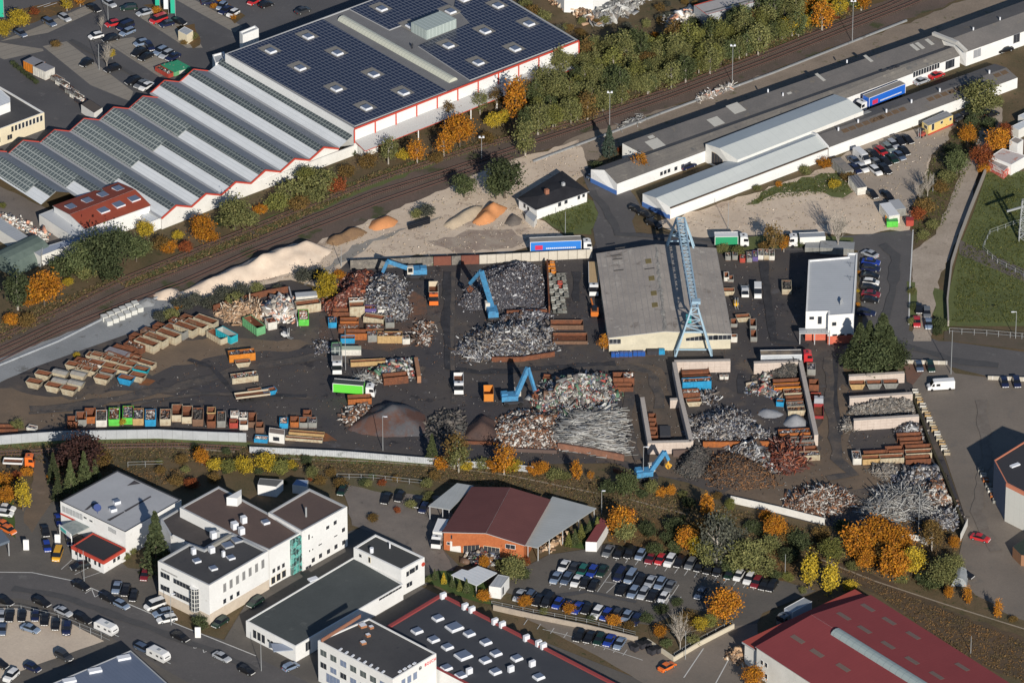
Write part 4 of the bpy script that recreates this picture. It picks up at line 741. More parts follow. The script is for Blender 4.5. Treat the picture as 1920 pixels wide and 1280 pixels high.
e = (c - b).normalized(); n = Vector((e.y, -e.x)); s_, z_ = on_wall(793, 1057, b, c); p = b + e * s_; MB().tube((*(p + n * .02), z_), (*(p + n * .2), z_), .55, n=12).build('red_disc', REDTRIM, t)
for x, y in ((697, 1035), (731, 1027)): p = P2(x, y, 7.3); MB().tube((*p, 7.2), (*p, 8.6), .2 if x > 700 else .5).build('roof_vent', SKYL, t)
# branded office and its black roofed hall
t = flat('corner_office', 'white office with red lettering on its wall at the bottom edge', 'office', [(596, 1200), (692, 1158), (818, 1224), (736, 1273)], 11.5, WHITE, DARKROOF, WHITE, .3, .35)
a, b, c = P2(596, 1200, 11.5), P2(736, 1273, 11.5), P2(818, 1224, 11.5); BLIND = mat('blue_blind', (.2, .25, .36), .3, fine=.2)
for k in range(7): windows(t, a, b, (607 + 18.6 * k, 1224 + 9.8 * k), (607 + 18.6 * k, 1224 + 9.8 * k), 1, 2., 1.6, FRAME, BLIND if k in (2, 6) else mat('grey_blind', (.1, .12, .12), .3, fine=.4)); windows(t, a, b, (607 + 18.6 * k, 1247 + 9.8 * k), (607 + 18.6 * k, 1247 + 9.8 * k), 1, 2., 1.5, FRAME, BLIND if k in (1, 3, 4) else GLASS)
windows(t, a, b, (625, 1275), (625, 1275), 1, 4.5, 2.4, FRAME, BLIND); windows(t, b, c, (756, 1279), (778, 1266), 3, 1.3, 1.9, FRAME, BLIND)
sign_text(t, 'sign_lettering', 'BOSCH', 1.12, b, c, 806.5, 1240, mat('sign_red', (.7, .02, .03), fine=0))
e = (c - b).normalized(); n = Vector((e.y, -e.x)); s_, z_ = on_wall(787.5, 1251.5, b, c); p = b + e * s_; em = MB()
for i in range(20):
    a0, a1 = 2 * math.pi * i / 20, 2 * math.pi * (i + 1) / 20; f = lambda an, r: (*(p + n * .1 + e * math.cos(an) * r), z_ + math.sin(an) * r); em.face([f(a0, .4), f(a0, .5), f(a1, .5), f(a1, .4)])
for sx in (-1, 1): q_ = p + e * sx * .2 + n * .12; em.beam((*q_, z_ - .28), (*q_, z_ + .28), .15, .08)
q_ = p + n * .12; em.beam((*(q_ - e * .2), z_), (*(q_ + e * .2), z_), .16, .08); em.build('round_emblem', DARKTRIM, t)
for k in range(8): roofbox(t, 'roof_block', 638 + 11.4 * k, 1218 + 6 * k, 11.2, 1.3, .45, .3, 1.0, SKYL)
for k in range(4): roofbox(t, 'roof_block', 750 + 9 * k, 1259 - 5 * k, 11.2, .9, .6, .3, 1.0, SKYL)
for x, y, s_ in ((680, 1174, 1.6), (696, 1177, 1.), (690, 1192, 1.), (681, 1206, 1.2)): roofbox(t, 'roof_hatch', x, y, 11.2, s_, s_, .6, .5, mat('terracotta', (.35, .16, .08)), SKYL)
MB().beam(P(603, 1200, 12.2), P(676, 1154, 12.2), .25, .9).build('roof_railing', mat('copper_trim', (.3, .14, .09)), t)
t = flat('black_roofed_hall', 'large black roofed hall with many skylights and a red parapet at the bottom edge', 'hall', [(696, 1190), (828, 1111), (1212, 1309), (1080, 1388)], 6.5, WHITE, mat('anthracite_roof', (.052, .056, .066), c2=(.06, .064, .074), scale=.1, fine=.06), mat('red_parapet', (.3, .06, .06), fine=.1), .4, .9)
for x, y, s_ in ((821, 1160, 2), (782, 1184, 2), (852, 1177, 3), (813, 1200, 2), (839, 1214, 2), (869, 1230, 3), (837, 1253, 2), (880, 1189, 2), (911, 1205, 2), (930, 1226, 2), (910, 1239, 2), (969, 1235, 2), (929, 1260, 2), (864, 1267, 2), (1010, 1270, 2)): roofbox(t, 'skylight', x, y, 6.1, s_ * 1.05, s_ * .95, .7, .62, SKYL, SKYG, SKYL)
for x, y in ((831, 1121), (872, 1141), (885, 1147), (928, 1169), (942, 1175), (987, 1200), (1010, 1210), (1019, 1215), (880, 1262), (958, 1258), (998, 1248)): roofbox(t, 'cooling_unit', x, y, 6.1, 1.5, .8, 1.5, .62, SKYL)
# brick hall
t, q = gable('brick_hall', 'orange brick hall with maroon roof between grey side roofs', 'hall', (832, 997), (886, 915), (1029, 938), (982, 1021), (912, 999), (956, 916), 5.0, 6.9, BRICK, MAROON, None, .4)
a, b = q[0], q[3]; windows(t, a, b, (854, 1007), (854, 1007), 1, 2.4, 1.1, WHITE); windows(t, a, b, (957, 1024), (957, 1024), 1, 2.4, 1.1, WHITE); windows(t, a, b, (841, 1018), (841, 1018), 1, .7, .7, WHITE); windows(t, a, b, (854, 1025), (854, 1025), 1, 2.6, 3., WHITE, OFFW, 'gate'); windows(t, a, b, (884, 1028), (884, 1028), 1, 4., 3., CREAM, DARKTRIM, 'gate'); windows(t, a, b, (922, 1034), (922, 1034), 1, 4., 2.8, CREAM, DARKTRIM, 'gate')
def roof_on_posts(name, label, cat, px, h, m, posts, th=.2):
    c = sum((P2(x, y, h) for x, y in px), Vector((0, 0))) / len(px); t = thing(name, label, cat, (*c, 0)); MB().prism([P2(x, y, h) for x, y in px], h - th, h).build('roof', m, t)
    for x, y in posts: p = P2(x, y, h); MB().box(p.x, p.y, 0, h - th, .2, .2).build('post', TRIMGREY, t)
    return t
FLATGREY = mat('pale_grey_sheet', (.4, .42, .42), .6, c2=(.36, .38, .38), scale=.2, stripe=(0, 1.1, .1, (.35, .365, .365)), fine=.03)
roof_on_posts('carport', 'grey carport roof on posts left of the maroon roof', 'carport', [(857, 905), (888, 910), (844, 955), (803, 948)], 4.2, FLATGREY, [(806, 948), (842, 953), (858, 907), (882, 910), (830, 952)])
roof_on_posts('side_canopy', 'pale grey canopy roof right of the maroon roof', 'canopy', [(1036, 930), (1118, 952), (1007, 1026), (983, 1021), (1029, 940)], 4.2, FLATGREY, [(1114, 953), (1085, 972), (1055, 992), (1030, 1010), (1009, 1024), (990, 1021)])
flat('garage', 'narrow white garage with maroon roof beside the staff car park', 'garage', [(1098, 1015), (1119, 1016), (1141, 980), (1127, 970)], 2.9, WHITE, mat('maroon_felt', (.22, .06, .06)), mat('maroon_felt', (.22, .06, .06)), .05, .1)
t = flat('white_hut', 'small white box hut beside the grey pavilion roof', 'hut', [(917, 1098), (939, 1101), (955, 1080), (934, 1076)], 3.4, WHITE, GREYMETAL, TRIMGREY, .1, .12); windows(t, P2(939, 1101, 3.4), P2(955, 1080, 3.4), (943, 1107), (943, 1107), 1, .8, 1.9, DOORG)
roof_on_posts('pavilion', 'stepped pale grey pavilion roof in the small garden', 'pavilion', [(846, 1077), (866, 1066), (877, 1069), (896, 1060), (932, 1073), (894, 1097)], 3., METAL, [(850, 1077), (893, 1094), (928, 1073), (894, 1062)])
flat('flat_shed', 'white shed with grey roof behind the brown roofed offices', 'shed', [(483, 908), (487, 896), (531, 899), (518, 912)], 3., WHITE, mat('shed_felt', (.13, .13, .125)), TRIMGREY, .05, .1)
flat('blue_tarp_shed', 'blue grey covered shed in the shade behind the offices', 'shed', [(548, 908), (556, 898), (578, 900), (575, 912)], 2.4, OFFW, mat('blue_sheet', (.22, .3, .45)), TRIMGREY, .05, .1)
# red hall at the bottom right
t, q = gable('red_hall', 'huge wine red roofed hall with long barrel skylight at the bottom right', 'hall', (1419, 1213), (1560, 1305), (1900, 1287), (1632, 1117), (1523, 1154), (1757, 1300), 8.0, 9.8, OFFW, WINERED, None, .3)
a, b = q[0], q[1]; windows(t, a, b, (1429, 1241), (1437, 1246), 2, .8, 1.1, WHITE); windows(t, a, b, (1429, 1262), (1437, 1267), 2, .8, 1.2, WHITE)
LR = [(q[0], q[1]), (q[4], q[5]), (q[3], q[2])]; e = (q[5] - q[4]).normalized()
for x, y in ((1582, 1156), (1621, 1181), (1627, 1140), (1667, 1165), (1712, 1192), (1665, 1210), (1710, 1239), (1804, 1251), (1756, 1267)): patch(t, LR, 1, x, y, 4.2, 1.3, mat('olive_rooflight', (.17, .12, .1), .5), lift=.27)
for x, y in ((1496, 1199), (1532, 1225), (1581, 1252)): patch(t, LR, 0, x, y, 4.2, 1.3, mat('olive_rooflight', (.17, .12, .1), .5), lift=.27)
p0, p1 = P(1567, 1184, 9.9), P(1770, 1310, 9.9); n = Vector((-e.y, e.x, 0)); sk = MB(); ring = [n * math.cos(math.pi * i / 6) * 1.6 + Vector((0, 0, math.sin(math.pi * i / 6) * 1.1 - .1)) for i in range(7)]
for i in range(6): sk.face([p0 + ring[i], p1 + ring[i], p1 + ring[i + 1], p0 + ring[i + 1]], 0, e)
sk.face([p0 + r for r in ring][::-1]); sk.build('barrel_skylight', mat('barrel_sheet', (.3, .36, .36), .35, stripe=(0, 2.2, .07, (.22, .27, .28)), fine=.05), t)
lo = MB(); k = [P2(1391, 1202, 6.3), P2(1603, 1104, 6.3), P2(1634, 1122, 6.3), P2(1421, 1220, 6.3)]; lo.prism(k, 5.8, 6.3, 1, 0); lo.build('lower_roof', [mat('red_lower_roof', (.36, .07, .055), fine=.05), TRIMGREY], t); lw = MB().prism(inset(k, .5), 0, 5.8); lw.build('wall', OFFW, t)
# dark building at the right edge
t = flat('dark_building', 'tall building with shade-blue walls, pale front and orange band at the right edge', 'building', [(1864, 862), (1887, 905), (1990, 957), (1990, 840), (1932, 820)], 11., mat('shade_blue_wall', (.16, .2, .27), .6, fine=.05), mat('dark_flat_roof', (.045, .045, .052), fine=.08), mat('orange_band', (.55, .2, .12), fine=.05), .3, .3)  # blue of the left wall is its shade, put into the colour
a, b = P2(1887, 905, 11), P2(1990, 957, 11); e = (b - a).normalized(); n = Vector((e.y, -e.x)); MB().beam((*(a + n * .06), 5), (*(b + n * .06), 5), .1, 10.).build('pale_panel', mat('pale_panels', (.6, .6, .56), grid=(5.4, 1.9, .05, (.5, .5, .47)), fine=.04), t); MB().beam((*(a + n * .08), 10.5), (*(b + n * .08), 10.5), .14, 1.).build('orange_band', mat('orange_band', (.55, .2, .12)), t)
roofbox(t, 'roof_hatch', 1903, 873, 10.7, 2.6, 1., .4, .6, SKYL)
# kiosk group at the right edge
RW = mat('red_white_print', (.55, .12, .09), c2=(.65, .55, .5), scale=1.1, lo=.52, hi=.56, coord='obj', fine=.05)
t = flat('red_kiosk', 'red and white kiosk with flat roof beside the red autumn tree', 'kiosk', [(1853, 302), (1872, 290), (1898, 306), (1882, 321)], 2.6, RW, mat('kiosk_roof', (.2, .17, .16), c2=(.45, .4, .38), scale=.4), WHITE, .1, .15)
a, b = P2(1853, 302, 2.6), P2(1882, 321, 2.6); marks(t, 'lettering', a, b, (1862, 312), (1878, 320), 7, .7, WHITE); marks(t, 'small_lettering', a, b, (1860, 316), (1878, 325), 9, .4, WHITE)
flat('white_kiosk', 'white pavilion roof right behind the red kiosk', 'kiosk', [(1857, 293), (1880, 278), (1925, 292), (1896, 309)], 3.4, WHITE, mat('kiosk_panels', (.55, .5, .48), c2=(.5, .25, .2), scale=.5, lo=.55, hi=.6), WHITE, .1, .15)
flat('white_cube', 'white cube shaped cabin behind the kiosks', 'cabin', [(1893, 263), (1903, 256), (1919, 262), (1908, 270)], 5., WHITE, mat('cube_roof', (.33, .29, .26)), WHITE, .1, .15)
for k, (x, y) in enumerate(((1912, 236), (1925, 216))): flat('storage_container', ['long white storage container at the right edge beside the kiosks', 'white storage container furthest back at the right edge'][k], 'container', [(x - 16, y + 1), (x + 18, y - 15), (x + 30, y - 9), (x - 2, y + 8)], 2.8, OFFW, METAL, WHITE, .05, .1)
flat('dark_pavilion', 'dark roofed open pavilion at the right edge by the long pole shadow', 'pavilion', [(1899, 1024), (1935, 998), (1960, 1010), (1960, 1045), (1915, 1040)], 3.2, mat('timber_wall', (.3, .16, .09)), mat('dark_green_roof', (.035, .05, .04)), DARKTRIM, .05, .1)
t = thing('storage_tent', 'grey arched storage tent beside the black car at the right', 'tent', P(1805, 1092)); p = P2(1805, 1095); ring = [Vector((math.cos(math.pi * i / 6) * 1.9, 0, math.sin(math.pi * i / 6) * 2.6)) for i in range(7)]; b = MB(); a0, a1 = Vector((p.x - 1, p.y - 1.2, 0)), Vector((p.x - .2, p.y + 4, 0))
for i in range(6): b.face([a0 + ring[i], a1 + ring[i], a1 + ring[i + 1], a0 + ring[i + 1]])
b.face([a0 + r for r in ring]); b.build('tent_skin', mat('tent_grey', (.36, .38, .39), c2=(.28, .3, .31), scale=.6, fine=.1), t)
# ---------------------------------------------------------------- vehicles
COLS = {'black': (.012, .012, .014), 'dark grey': (.045, .047, .052), 'grey': (.15, .16, .17), 'silver': (.38, .4, .43), 'silver blue': (.2, .26, .36), 'white': (.75, .75, .74), 'navy': (.014, .02, .06), 'blue': (.02, .05, .3),
        'red': (.5, .03, .035), 'dark red': (.2, .02, .03), 'dark green': (.012, .035, .025), 'teal green': (.02, .13, .1), 'orange': (.75, .17, .03), 'yellow': (.7, .36, .02), 'blue grey': (.08, .11, .17), 'grey green': (.22, .26, .25)}
PAINT = {k: mat('car_paint_' + k.replace(' ', '_'), v, .3, spec=.6, fine=0) for k, v in COLS.items()}
CGLASS = mat('car_glass', (.012, .014, .018), .08, spec=.7, fine=0); HEADL = mat('headlight_lens', (.75, .75, .72), .15, spec=.7, fine=0); TAILL = mat('tail_light_lens', (.35, .02, .02), .3, fine=0)
def car_proto(name, prof, wd, wheelx, wr=.33):
    """prof: stations (x, belt height, roof height) from tail to nose; roof == belt where there is no cabin"""
    t = bpy.data.objects.new(name, None); COL.objects.link(t); t['_o'] = (0, 0, 0)
    bo, gl = MB(), MB(); zb = .28; W = wd / 2; rings = []; n = len(prof)
    for i, (x, zt, zr) in enumerate(prof):
        k = 1 - .1 * (abs(i - (n - 1) / 2) / ((n - 1) / 2)) ** 4; w = W * k; cab = zr > zt + .02; wt = w * (.78 if cab else .93)
        rings.append([(x, -w * .96, zb), (x, -w, (zb + zt) / 2), (x, -w * .97, zt), (x, -wt, zr if cab else zt + .03), (x, wt, zr if cab else zt + .03), (x, w * .97, zt), (x, w, (zb + zt) / 2), (x, w * .96, zb)])
    for i in range(n - 1):
        A, B = rings[i], rings[i + 1]; c0, c1 = prof[i][2] > prof[i][1] + .02, prof[i + 1][2] > prof[i + 1][1] + .02
        for j in range(7):
            side = j in (2, 4); top = j == 3; m = gl if ((side and (c0 or c1)) or (top and c0 != c1)) else bo
            q = [A[j], B[j], B[j + 1], A[j + 1]]; m.face(q)
        bo.face([A[7], B[7], B[0], A[0]])
    bo.face(rings[0][::-1]); bo.face(rings[-1]); bo.build('body', PAINT['black'], t); gl.build('window_glass', CGLASS, t)
    for x in wheelx:
        for s in (-1, 1):
            wm = MB(); y = s * (W - .1); wm.tube((x, y - .1, wr), (x, y + .1, wr), wr, n=10); wm.tube((x, y + s * .1, wr), (x, y + s * .115, wr), wr * .55, n=8, m=1); wm.build('wheel', [RUBBER, STEEL], t)
    x1, z1 = prof[-1][0], prof[-1][1]; x0, z0 = prof[0][0], prof[0][1]
    for s in (-1, 1):
        MB().box(x1 - .02, s * W * .62, z1 - .2, z1 - .02, .14, .36).build('headlight', HEADL, t); MB().box(x0 + .02, s * W * .68, z0 - .28, z0 - .02, .1, .24).build('tail_light', TAILL, t)
    MB().box(x1 + .02, 0, .4, .55, .06, .55).build('number_plate', mat('plate_white', (.75, .75, .75), fine=0), t)
    return t
CARP = {'hatchback': car_proto('parked_car', [(-1.95, .86, .86), (-1.85, .95, 1.0), (-1.5, .95, 1.42), (-.3, .93, 1.5), (.45, .92, 1.44), (1.15, .9, .9), (1.75, .78, .78), (1.98, .62, .62)], 1.72, (-1.25, 1.25)),
        'saloon': car_proto('parked_car', [(-2.25, .8, .8), (-2.15, .95, .95), (-1.6, .97, .97), (-1.0, .95, 1.4), (-.2, .94, 1.46), (.45, .93, 1.4), (1.2, .9, .9), (1.95, .77, .77), (2.25, .6, .6)], 1.8, (-1.4, 1.4)),
        'estate car': car_proto('parked_car', [(-2.25, .85, .85), (-2.18, .95, 1.0), (-1.8, .95, 1.44), (-.3, .94, 1.5), (.45, .93, 1.44), (1.2, .9, .9), (1.95, .77, .77), (2.27, .6, .6)], 1.8, (-1.4, 1.4)),
        'off-roader': car_proto('parked_car', [(-2.2, .95, .95), (-2.15, 1.1, 1.14), (-1.95, 1.1, 1.66), (-.2, 1.08, 1.74), (.5, 1.06, 1.66), (1.05, 1.05, 1.05), (1.9, .98, .98), (2.2, .75, .75)], 1.88, (-1.35, 1.35), .37),
        'van': car_proto('parked_van', [(-2.5, .9, .9), (-2.46, 1.05, 1.1), (-2.3, 1.05, 1.9), (.2, 1.05, 1.95), (1.1, 1.05, 1.88), (1.75, 1.05, 1.05), (2.2, .95, .95), (2.4, .7, .7)], 1.92, (-1.5, 1.55), .34)}
KEEP = list(CARP.values())
def car(px, py, dx, dy, col, kind, label, group, z=0.):
    t = copy_tree(CARP[kind]); p = P2(px, py, .6); t.location = (p.x, p.y, .14 + z); t.scale = (1.09, 1.09, 1.09); t.rotation_euler = (0, 0, heading(px, py, dx, dy)); tag(t, label, 'van' if kind == 'van' else 'car', group)
    for c in t.children:
        if c.name.startswith('body'): slot(c, 0, PAINT[col])
    return t
K = {'h': 'hatchback', 's': 'saloon', 'e': 'estate car', 'o': 'off-roader', 'v': 'van'}
CC = {'k': 'black', 'd': 'dark grey', 'g': 'grey', 's': 'silver', 'b': 'silver blue', 'w': 'white', 'n': 'navy', 'B': 'blue', 'r': 'red', 'R': 'dark red', 'G': 'dark green', 't': 'teal green', 'o': 'orange', 'y': 'yellow', 'u': 'blue grey', 'm': 'grey green'}
def row(where, dx, dy, items, group=None, order='from left'):
    cnt = {}
    for i, it in enumerate(items): cnt[it[2]] = cnt.get(it[2], 0) + 1
    seen = {}
    for i, it in enumerate(items):
        x, y, code = it[:3]; d = it[3] if len(it) > 3 else (dx, dy); c, k = CC[code[0]], K[code[1]]; seen[code] = seen.get(code, 0) + 1
        lab = f"{c} {k} {where}" if cnt[code] == 1 else f"{nth(seen[code] - 1)} {c} {k} {order} {where}"
        car(x, y, *d, c, k, lab, group or 'parked cars')
def T(ox, oy, s, L): return [(ox + q[0] / s, oy + q[1] / s, *q[2:]) for q in L]
row('along the trees, staff car park', -26, 37, T(960, 960, 4, [(722, 295, 'gs'), (803, 312, 'kh'), (885, 312, 'ko'), (965, 322, 'bh'), (1042, 348, 'Rs'), (1113, 358, 'rh'), (1185, 370, 'wo'), (1258, 375, 'ke'), (1340, 388, 'ge'), (1405, 412, 'kh'), (1478, 425, 'ks'), (1552, 440, 'kv'), (1632, 468, 'Gh'), (1702, 478, 'wh'), (1780, 500, 'we'), (1835, 528, 'Re'), (1893, 545, 'ks'), (1950, 555, 'ke')]))
row('in far row, left car park block', -26, 37, T(960, 960, 4, [(390, 408, 'ws'), (462, 425, 'ds'), (528, 442, 'te'), (602, 448, 'Be'), (678, 445, 'Gs')]))
row('in near row, left car park block', -26, 37, T(960, 960, 4, [(330, 495, 'bs'), (410, 502, 'ue'), (485, 518, 'ws'), (548, 532, 'kh'), (613, 552, 'ks')]))
row('in far row, right car park block', -26, 37, T(960, 960, 4, [(810, 480, 'nv'), (890, 494, 'bv'), (962, 514, 'ke'), (1037, 524, 'ss'), (1112, 538, 'be'), (1185, 562, 'gs')]))
row('in near row, right car park block', -26, 37, T(960, 960, 4, [(825, 585, 'ks'), (910, 602, 'be'), (985, 612, 'se'), (1055, 628, 'ks'), (1137, 645, 'wh')]))
row('above the concrete wall', -30, 37, T(960, 960, 4, [(57, 628, 'ss'), (132, 636, 'ue'), (198, 662, 'ks'), (270, 672, 'kv'), (345, 688, 'Bh'), (425, 712, 'nh'), (490, 722, 'Bs'), (562, 728, 'kh'), (638, 760, 'wo'), (708, 772, 'Be'), (785, 768, 'dh'), (860, 784, 'bh'), (930, 812, 'ne')]))
row('below the concrete retaining wall', -24, 34, T(960, 960, 4, [(507, 930, 'ke'), (582, 940, 'ks'), (657, 955, 'Ge'), (730, 965, 'Bs'), (808, 988, 'bs')]))
row('alone on the yard beside the rubbish bins', 70, -38, [(1251, 1250, 'os')]); row('half hidden by the round orange tree', -30, 37, [(1314, 1113, 'ue')])
row('in the upper left car park', 60, 35, T(0, 0, 4, [(705, 65, 'ks'), (820, 30, 'ss'), (968, 62, 'Ge', (-70, 5)), (1085, 100, 'ss', (-60, 15)), (485, 138, 'sh'), (370, 172, 'ue'), (155, 255, 'uh'), (845, 183, 'rh', (-60, 15)), (1188, 152, 'rv', (-60, 22)), (940, 205, 'nv', (-60, 25)), (955, 245, 'be', (-60, 25)), (1250, 185, 'nh', (-60, 15)), (1345, 168, 'kh', (60, 20)), (830, 295, 'ke', (-60, 15)), (720, 275, 'wh', (-60, 15))]))
row('beside the plant trolleys', -60, 30, T(0, 0, 4, [(1060, 328, 'bh', (-60, 15)), (1122, 352, 'ne', (30, 40)), (1045, 398, 'ke'), (1095, 430, 'ks'), (1205, 388, 'be'), (1250, 412, 'se'), (1298, 432, 'ns')]))
row('on the pale upper left bays', -60, 32, T(0, 0, 4, [(650, 478, 'kh'), (845, 520, 'ke', (-70, 22)), (1002, 612, 'ke', (-40, 12)), (1060, 635, 'gs'), (1098, 652, 'ws')]))
row('near the hedge behind the store', -50, 28, T(0, 0, 4, [(1572, 20, 'ne', (60, -5)), (1665, 50, 'bh', (-40, 35)), (1693, 82, 'ns'), (1748, 105, 'wh'), (1905, 15, 'rh')]))
row('in the shadow behind the solar roof', 60, -20, [(568, 21, 'ds'), (499, 10, 'kh')])
row('in the packed yard by the white wall', 45, 36, T(1500, 180, 5.333, [(545, 655, 'us'), (552, 735, 'ns'), (622, 722, 'ws'), (755, 752, 'we'), (762, 672, 'gs'), (735, 588, 'ks'), (815, 560, 're'), (882, 525, 'me'), (930, 488, 'se'), (988, 452, 'ke'), (1072, 440, 'ks'), (1042, 558, 'kh'), (992, 602, 'us'), (920, 632, 'Gs'), (850, 660, 'ks'), (850, 745, 'ko'), (875, 1005, 'kh'), (715, 985, 'ks')]))
row('on the lane by the small black roofed house', 45, 18, [(1116, 336, 'ue')])
row('by the blue plinth of the white warehouse', 45, 22, [(1193, 394, 'kh'), (1210, 403, 'ks'), (1226, 421, 'ke')], order='from left')
row('in the row right of the yard office', 40, 4, [(1631, 477, 'ss', (-40, -16)), (1633, 492, 'Bs'), (1633, 504, 'ne'), (1631, 518, 'ks'), (1633, 530, 'wh'), (1632, 541, 'ke'), (1633, 552, 'Rs'), (1632, 563, 'kh'), (1624, 587, 'ne')])
row('at the end of the dirt track', 2, 40, [(1723, 580, 'kh'), (1719, 604, 'rs'), (1738, 587, 'ge'), (1741, 608, 'bs')])
row('on the forecourt by the low front wall', 12, 40, [(1723, 687, 'us'), (1745, 688, 'Ge'), (1883, 717, 'ns'), (1906, 717, 'ne')])
row('on the lower right asphalt', 40, 10, [(1838, 1009, 'rs'), (1808, 1077, 'ks', (40, 14))])
row('in the alley of the long warehouse', 60, -22, [(1728, 153, 'ss'), (1756, 142, 'rs'), (1884, 94, 'ks', (-60, 15)), (1860, 215, 'kh'), (1815, 216, 'ko'), (1798, 222, 'dh'), (1290, 312, 'ne', (60, -24))])
row('behind the brown roofed offices', -22, 36, [(725, 935, 'ks'), (750, 932, 'kh'), (784, 942, 'ks'), (795, 953, 'nh'), (642, 920, 'Gh')], order='from left')
row('on the lane by the red trimmed annex', 10, 40, [(85, 996, 'ks'), (88, 1025, 'Bh'), (151, 1062, 'ke', (-60, 12)), (131, 1014, 'nh'), (111, 975, 'Bs')])
row('in the group before the white office', -14, 40, [(219, 1102, 'bs'), (236, 1107, 'ks'), (251, 1118, 'kh'), (204, 1122, 'ke', (40, 20)), (228, 1134, 'bh', (40, 20)), (305, 1149, 'be', (-50, 12)), (313, 1161, 'we', (-50, 10)), (272, 1078, 'Rs')], order='from left')
row('beside the wall of the white office', -40, 26, [(413, 1167, 'Ge'), (479, 1129, 'Ge')])
row('along the street at the bottom left', 40, 19, [(152, 1098, 'ks'), (9, 1127, 'ks'), (78, 1129, 'ke'), (119, 1147, 'ss'), (156, 1160, 'ke'), (338, 1194, 'ks'), (416, 1232, 'ss'), (462, 1257, 'kh'), (269, 1216, 'ue'), (545, 1250, 'bh', (50, -22))])
row('on the sandy dealer lot', -8, 40, [(2, 1156, 'sh'), (19, 1155, 'ks'), (42, 1156, 'kh'), (67, 1155, 'nh'), (85, 1162, 'ke'), (105, 1172, 'kh'), (126, 1180, 'no'), (57, 1179, 'bs', (50, 16)), (5, 1180, 'us'), (120, 1231, 'do', (40, 20)), (61, 1252, 'nh', (40, 16)), (21, 1268, 'wo', (-30, 26)), (0, 1246, 'kh', (40, 14))])
row('by the lawn at the left edge', 60, 8, [(9, 928, 'nh'), (11, 953, 'ws'), (9, 963, 'wh'), (7, 984, 'os', (40, 20)), (16, 994, 'oh', (40, 20))])
row('parked across the forecourt by the yellow van', 10, 40, [(290, 1135, 'wv', (-50, 18))]); row('in front of the red trimmed annex', -14, 40, [(108, 1041, 'yv')])
# long delivery vans
def panel_van(px, py, dx, dy, L, col, label, windows_=True, name='delivery_van', cat='van'):
    p = P2(px, py, 1.2); t = thing(name, label, cat, (0, 0, 0)); t['_o'] = (0, 0, 0); h = L / 2; W = 1.0
    prof = [(-h, .5, 2.5), (-h + .1, .5, 2.62), (h - 2.0, .5, 2.62), (h - 1.5, .5, 2.5), (h - .75, .5, 1.35), (h - .1, .5, 1.1), (h, .5, .75)]
    b = MB(); R_ = [[(x, -W, .35), (x, -W * .93, z), (x, W * .93, z), (x, W, .35)] for x, _, z in prof]; g = MB()
    for i in range(len(R_) - 1):
        A, B = R_[i], R_[i + 1]
        for j in range(3): (g if (j == 1 and i == 3) else b).face([A[j], B[j], B[j + 1], A[j + 1]])
        b.face([A[3], B[3], B[0], A[0]])
    b.face(R_[0][::-1]); b.face(R_[-1]); b.build('body', PAINT[col], t)
    for s in (-1, 1):
        g.face([(h - 1.75, s * .985, 1.3), (h - .95, s * .985, 1.3), (h - 1.4, s * .965, 2.1), (h - 1.75, s * .96, 2.1)])
        if windows_: g.face([(h - 3.2, s * .985, 1.35), (h - 2.2, s * .985, 1.35), (h - 2.2, s * .965, 2.0), (h - 3.2, s * .965, 2.0)])
    g.build('window_glass', CGLASS, t)
    for x in (-h + 1.3, h - 1.1):
        for s in (-1, 1): MB().tube((x, s * .85, .36), (x, s * 1.02, .36), .36, n=10).build('wheel', RUBBER, t)
    for s in (-1, 1): MB().box(h - .05, s * .7, .7, .95, .12, .35).build('headlight', HEADL, t)
    t.location = (p.x, p.y, .14); t.rotation_euler = (0, 0, heading(px, py, dx, dy)); return t
panel_van(1764, 722, -50, 3, 7.0, 'white', 'long white delivery van standing on the forecourt')
panel_van(1616, 294, 40, 34, 6.8, 'white', 'tall white van among the cars by the white wall')
panel_van(1421, 546, 1, 40, 5.2, 'white', 'white van parked beside the open flatbed in the scrapyard', False)
# caravans
def caravan(px, py, dx, dy, label):
    p = P2(px, py, 1.2); t = thing('caravan', label, 'caravan', (0, 0, 0)); t['_o'] = (0, 0, 0); b = MB(); pr = [(-3, .6), (-2.9, 2.4), (-2.4, 2.65), (2.3, 2.65), (2.9, 2.2), (3.1, 1.4), (2.8, .6)]
    for (x0, z0), (x1, z1) in zip(pr, pr[1:]): b.face([(x0, -1.15, z0), (x0, 1.15, z0), (x1, 1.15, z1), (x1, -1.15, z1)])
    for s in (-1, 1): b.face([(x, s * 1.15, z) for x, z in pr])
    b.face([(-3, -1.15, .6), (2.8, -1.15, .6), (2.8, 1.15, .6), (-3, 1.15, .6)]); b.build('body', PAINT['white'], t)
    g = MB(); g.box(2.96, 0, 1.5, 2.0, .12, 1.5)
    for s in (-1, 1):
        for x in (-1.8, .3, 1.7): g.face([(x, s * 1.16, 1.5), (x + .8, s * 1.16, 1.5), (x + .8, s * 1.16, 2.0), (x, s * 1.16, 2.0)])
    g.build('window_glass', mat('caravan_glass', (.1, .1, .11), .2, fine=0), t); MB().box(.2, .1, 2.65, 2.85, .8, .8).build('roof_hatch', STEEL, t)
    for s in (-1, 1): MB().tube((-.1, s * .95, .33), (-.1, s * 1.1, .33), .33, n=10).build('wheel', RUBBER, t)
    MB().beam((2.8, 0, .5), (4., 0, .5), .15).build('drawbar', STEEL, t); t.location = (p.x, p.y, .1); t.rotation_euler = (0, 0, heading(px, py, dx, dy))
caravan(199, 1178, 40, 18, 'white caravan on the street beside the sandy lot'); caravan(297, 1228, 40, 20, 'white caravan behind the blue grey car at the bottom edge')
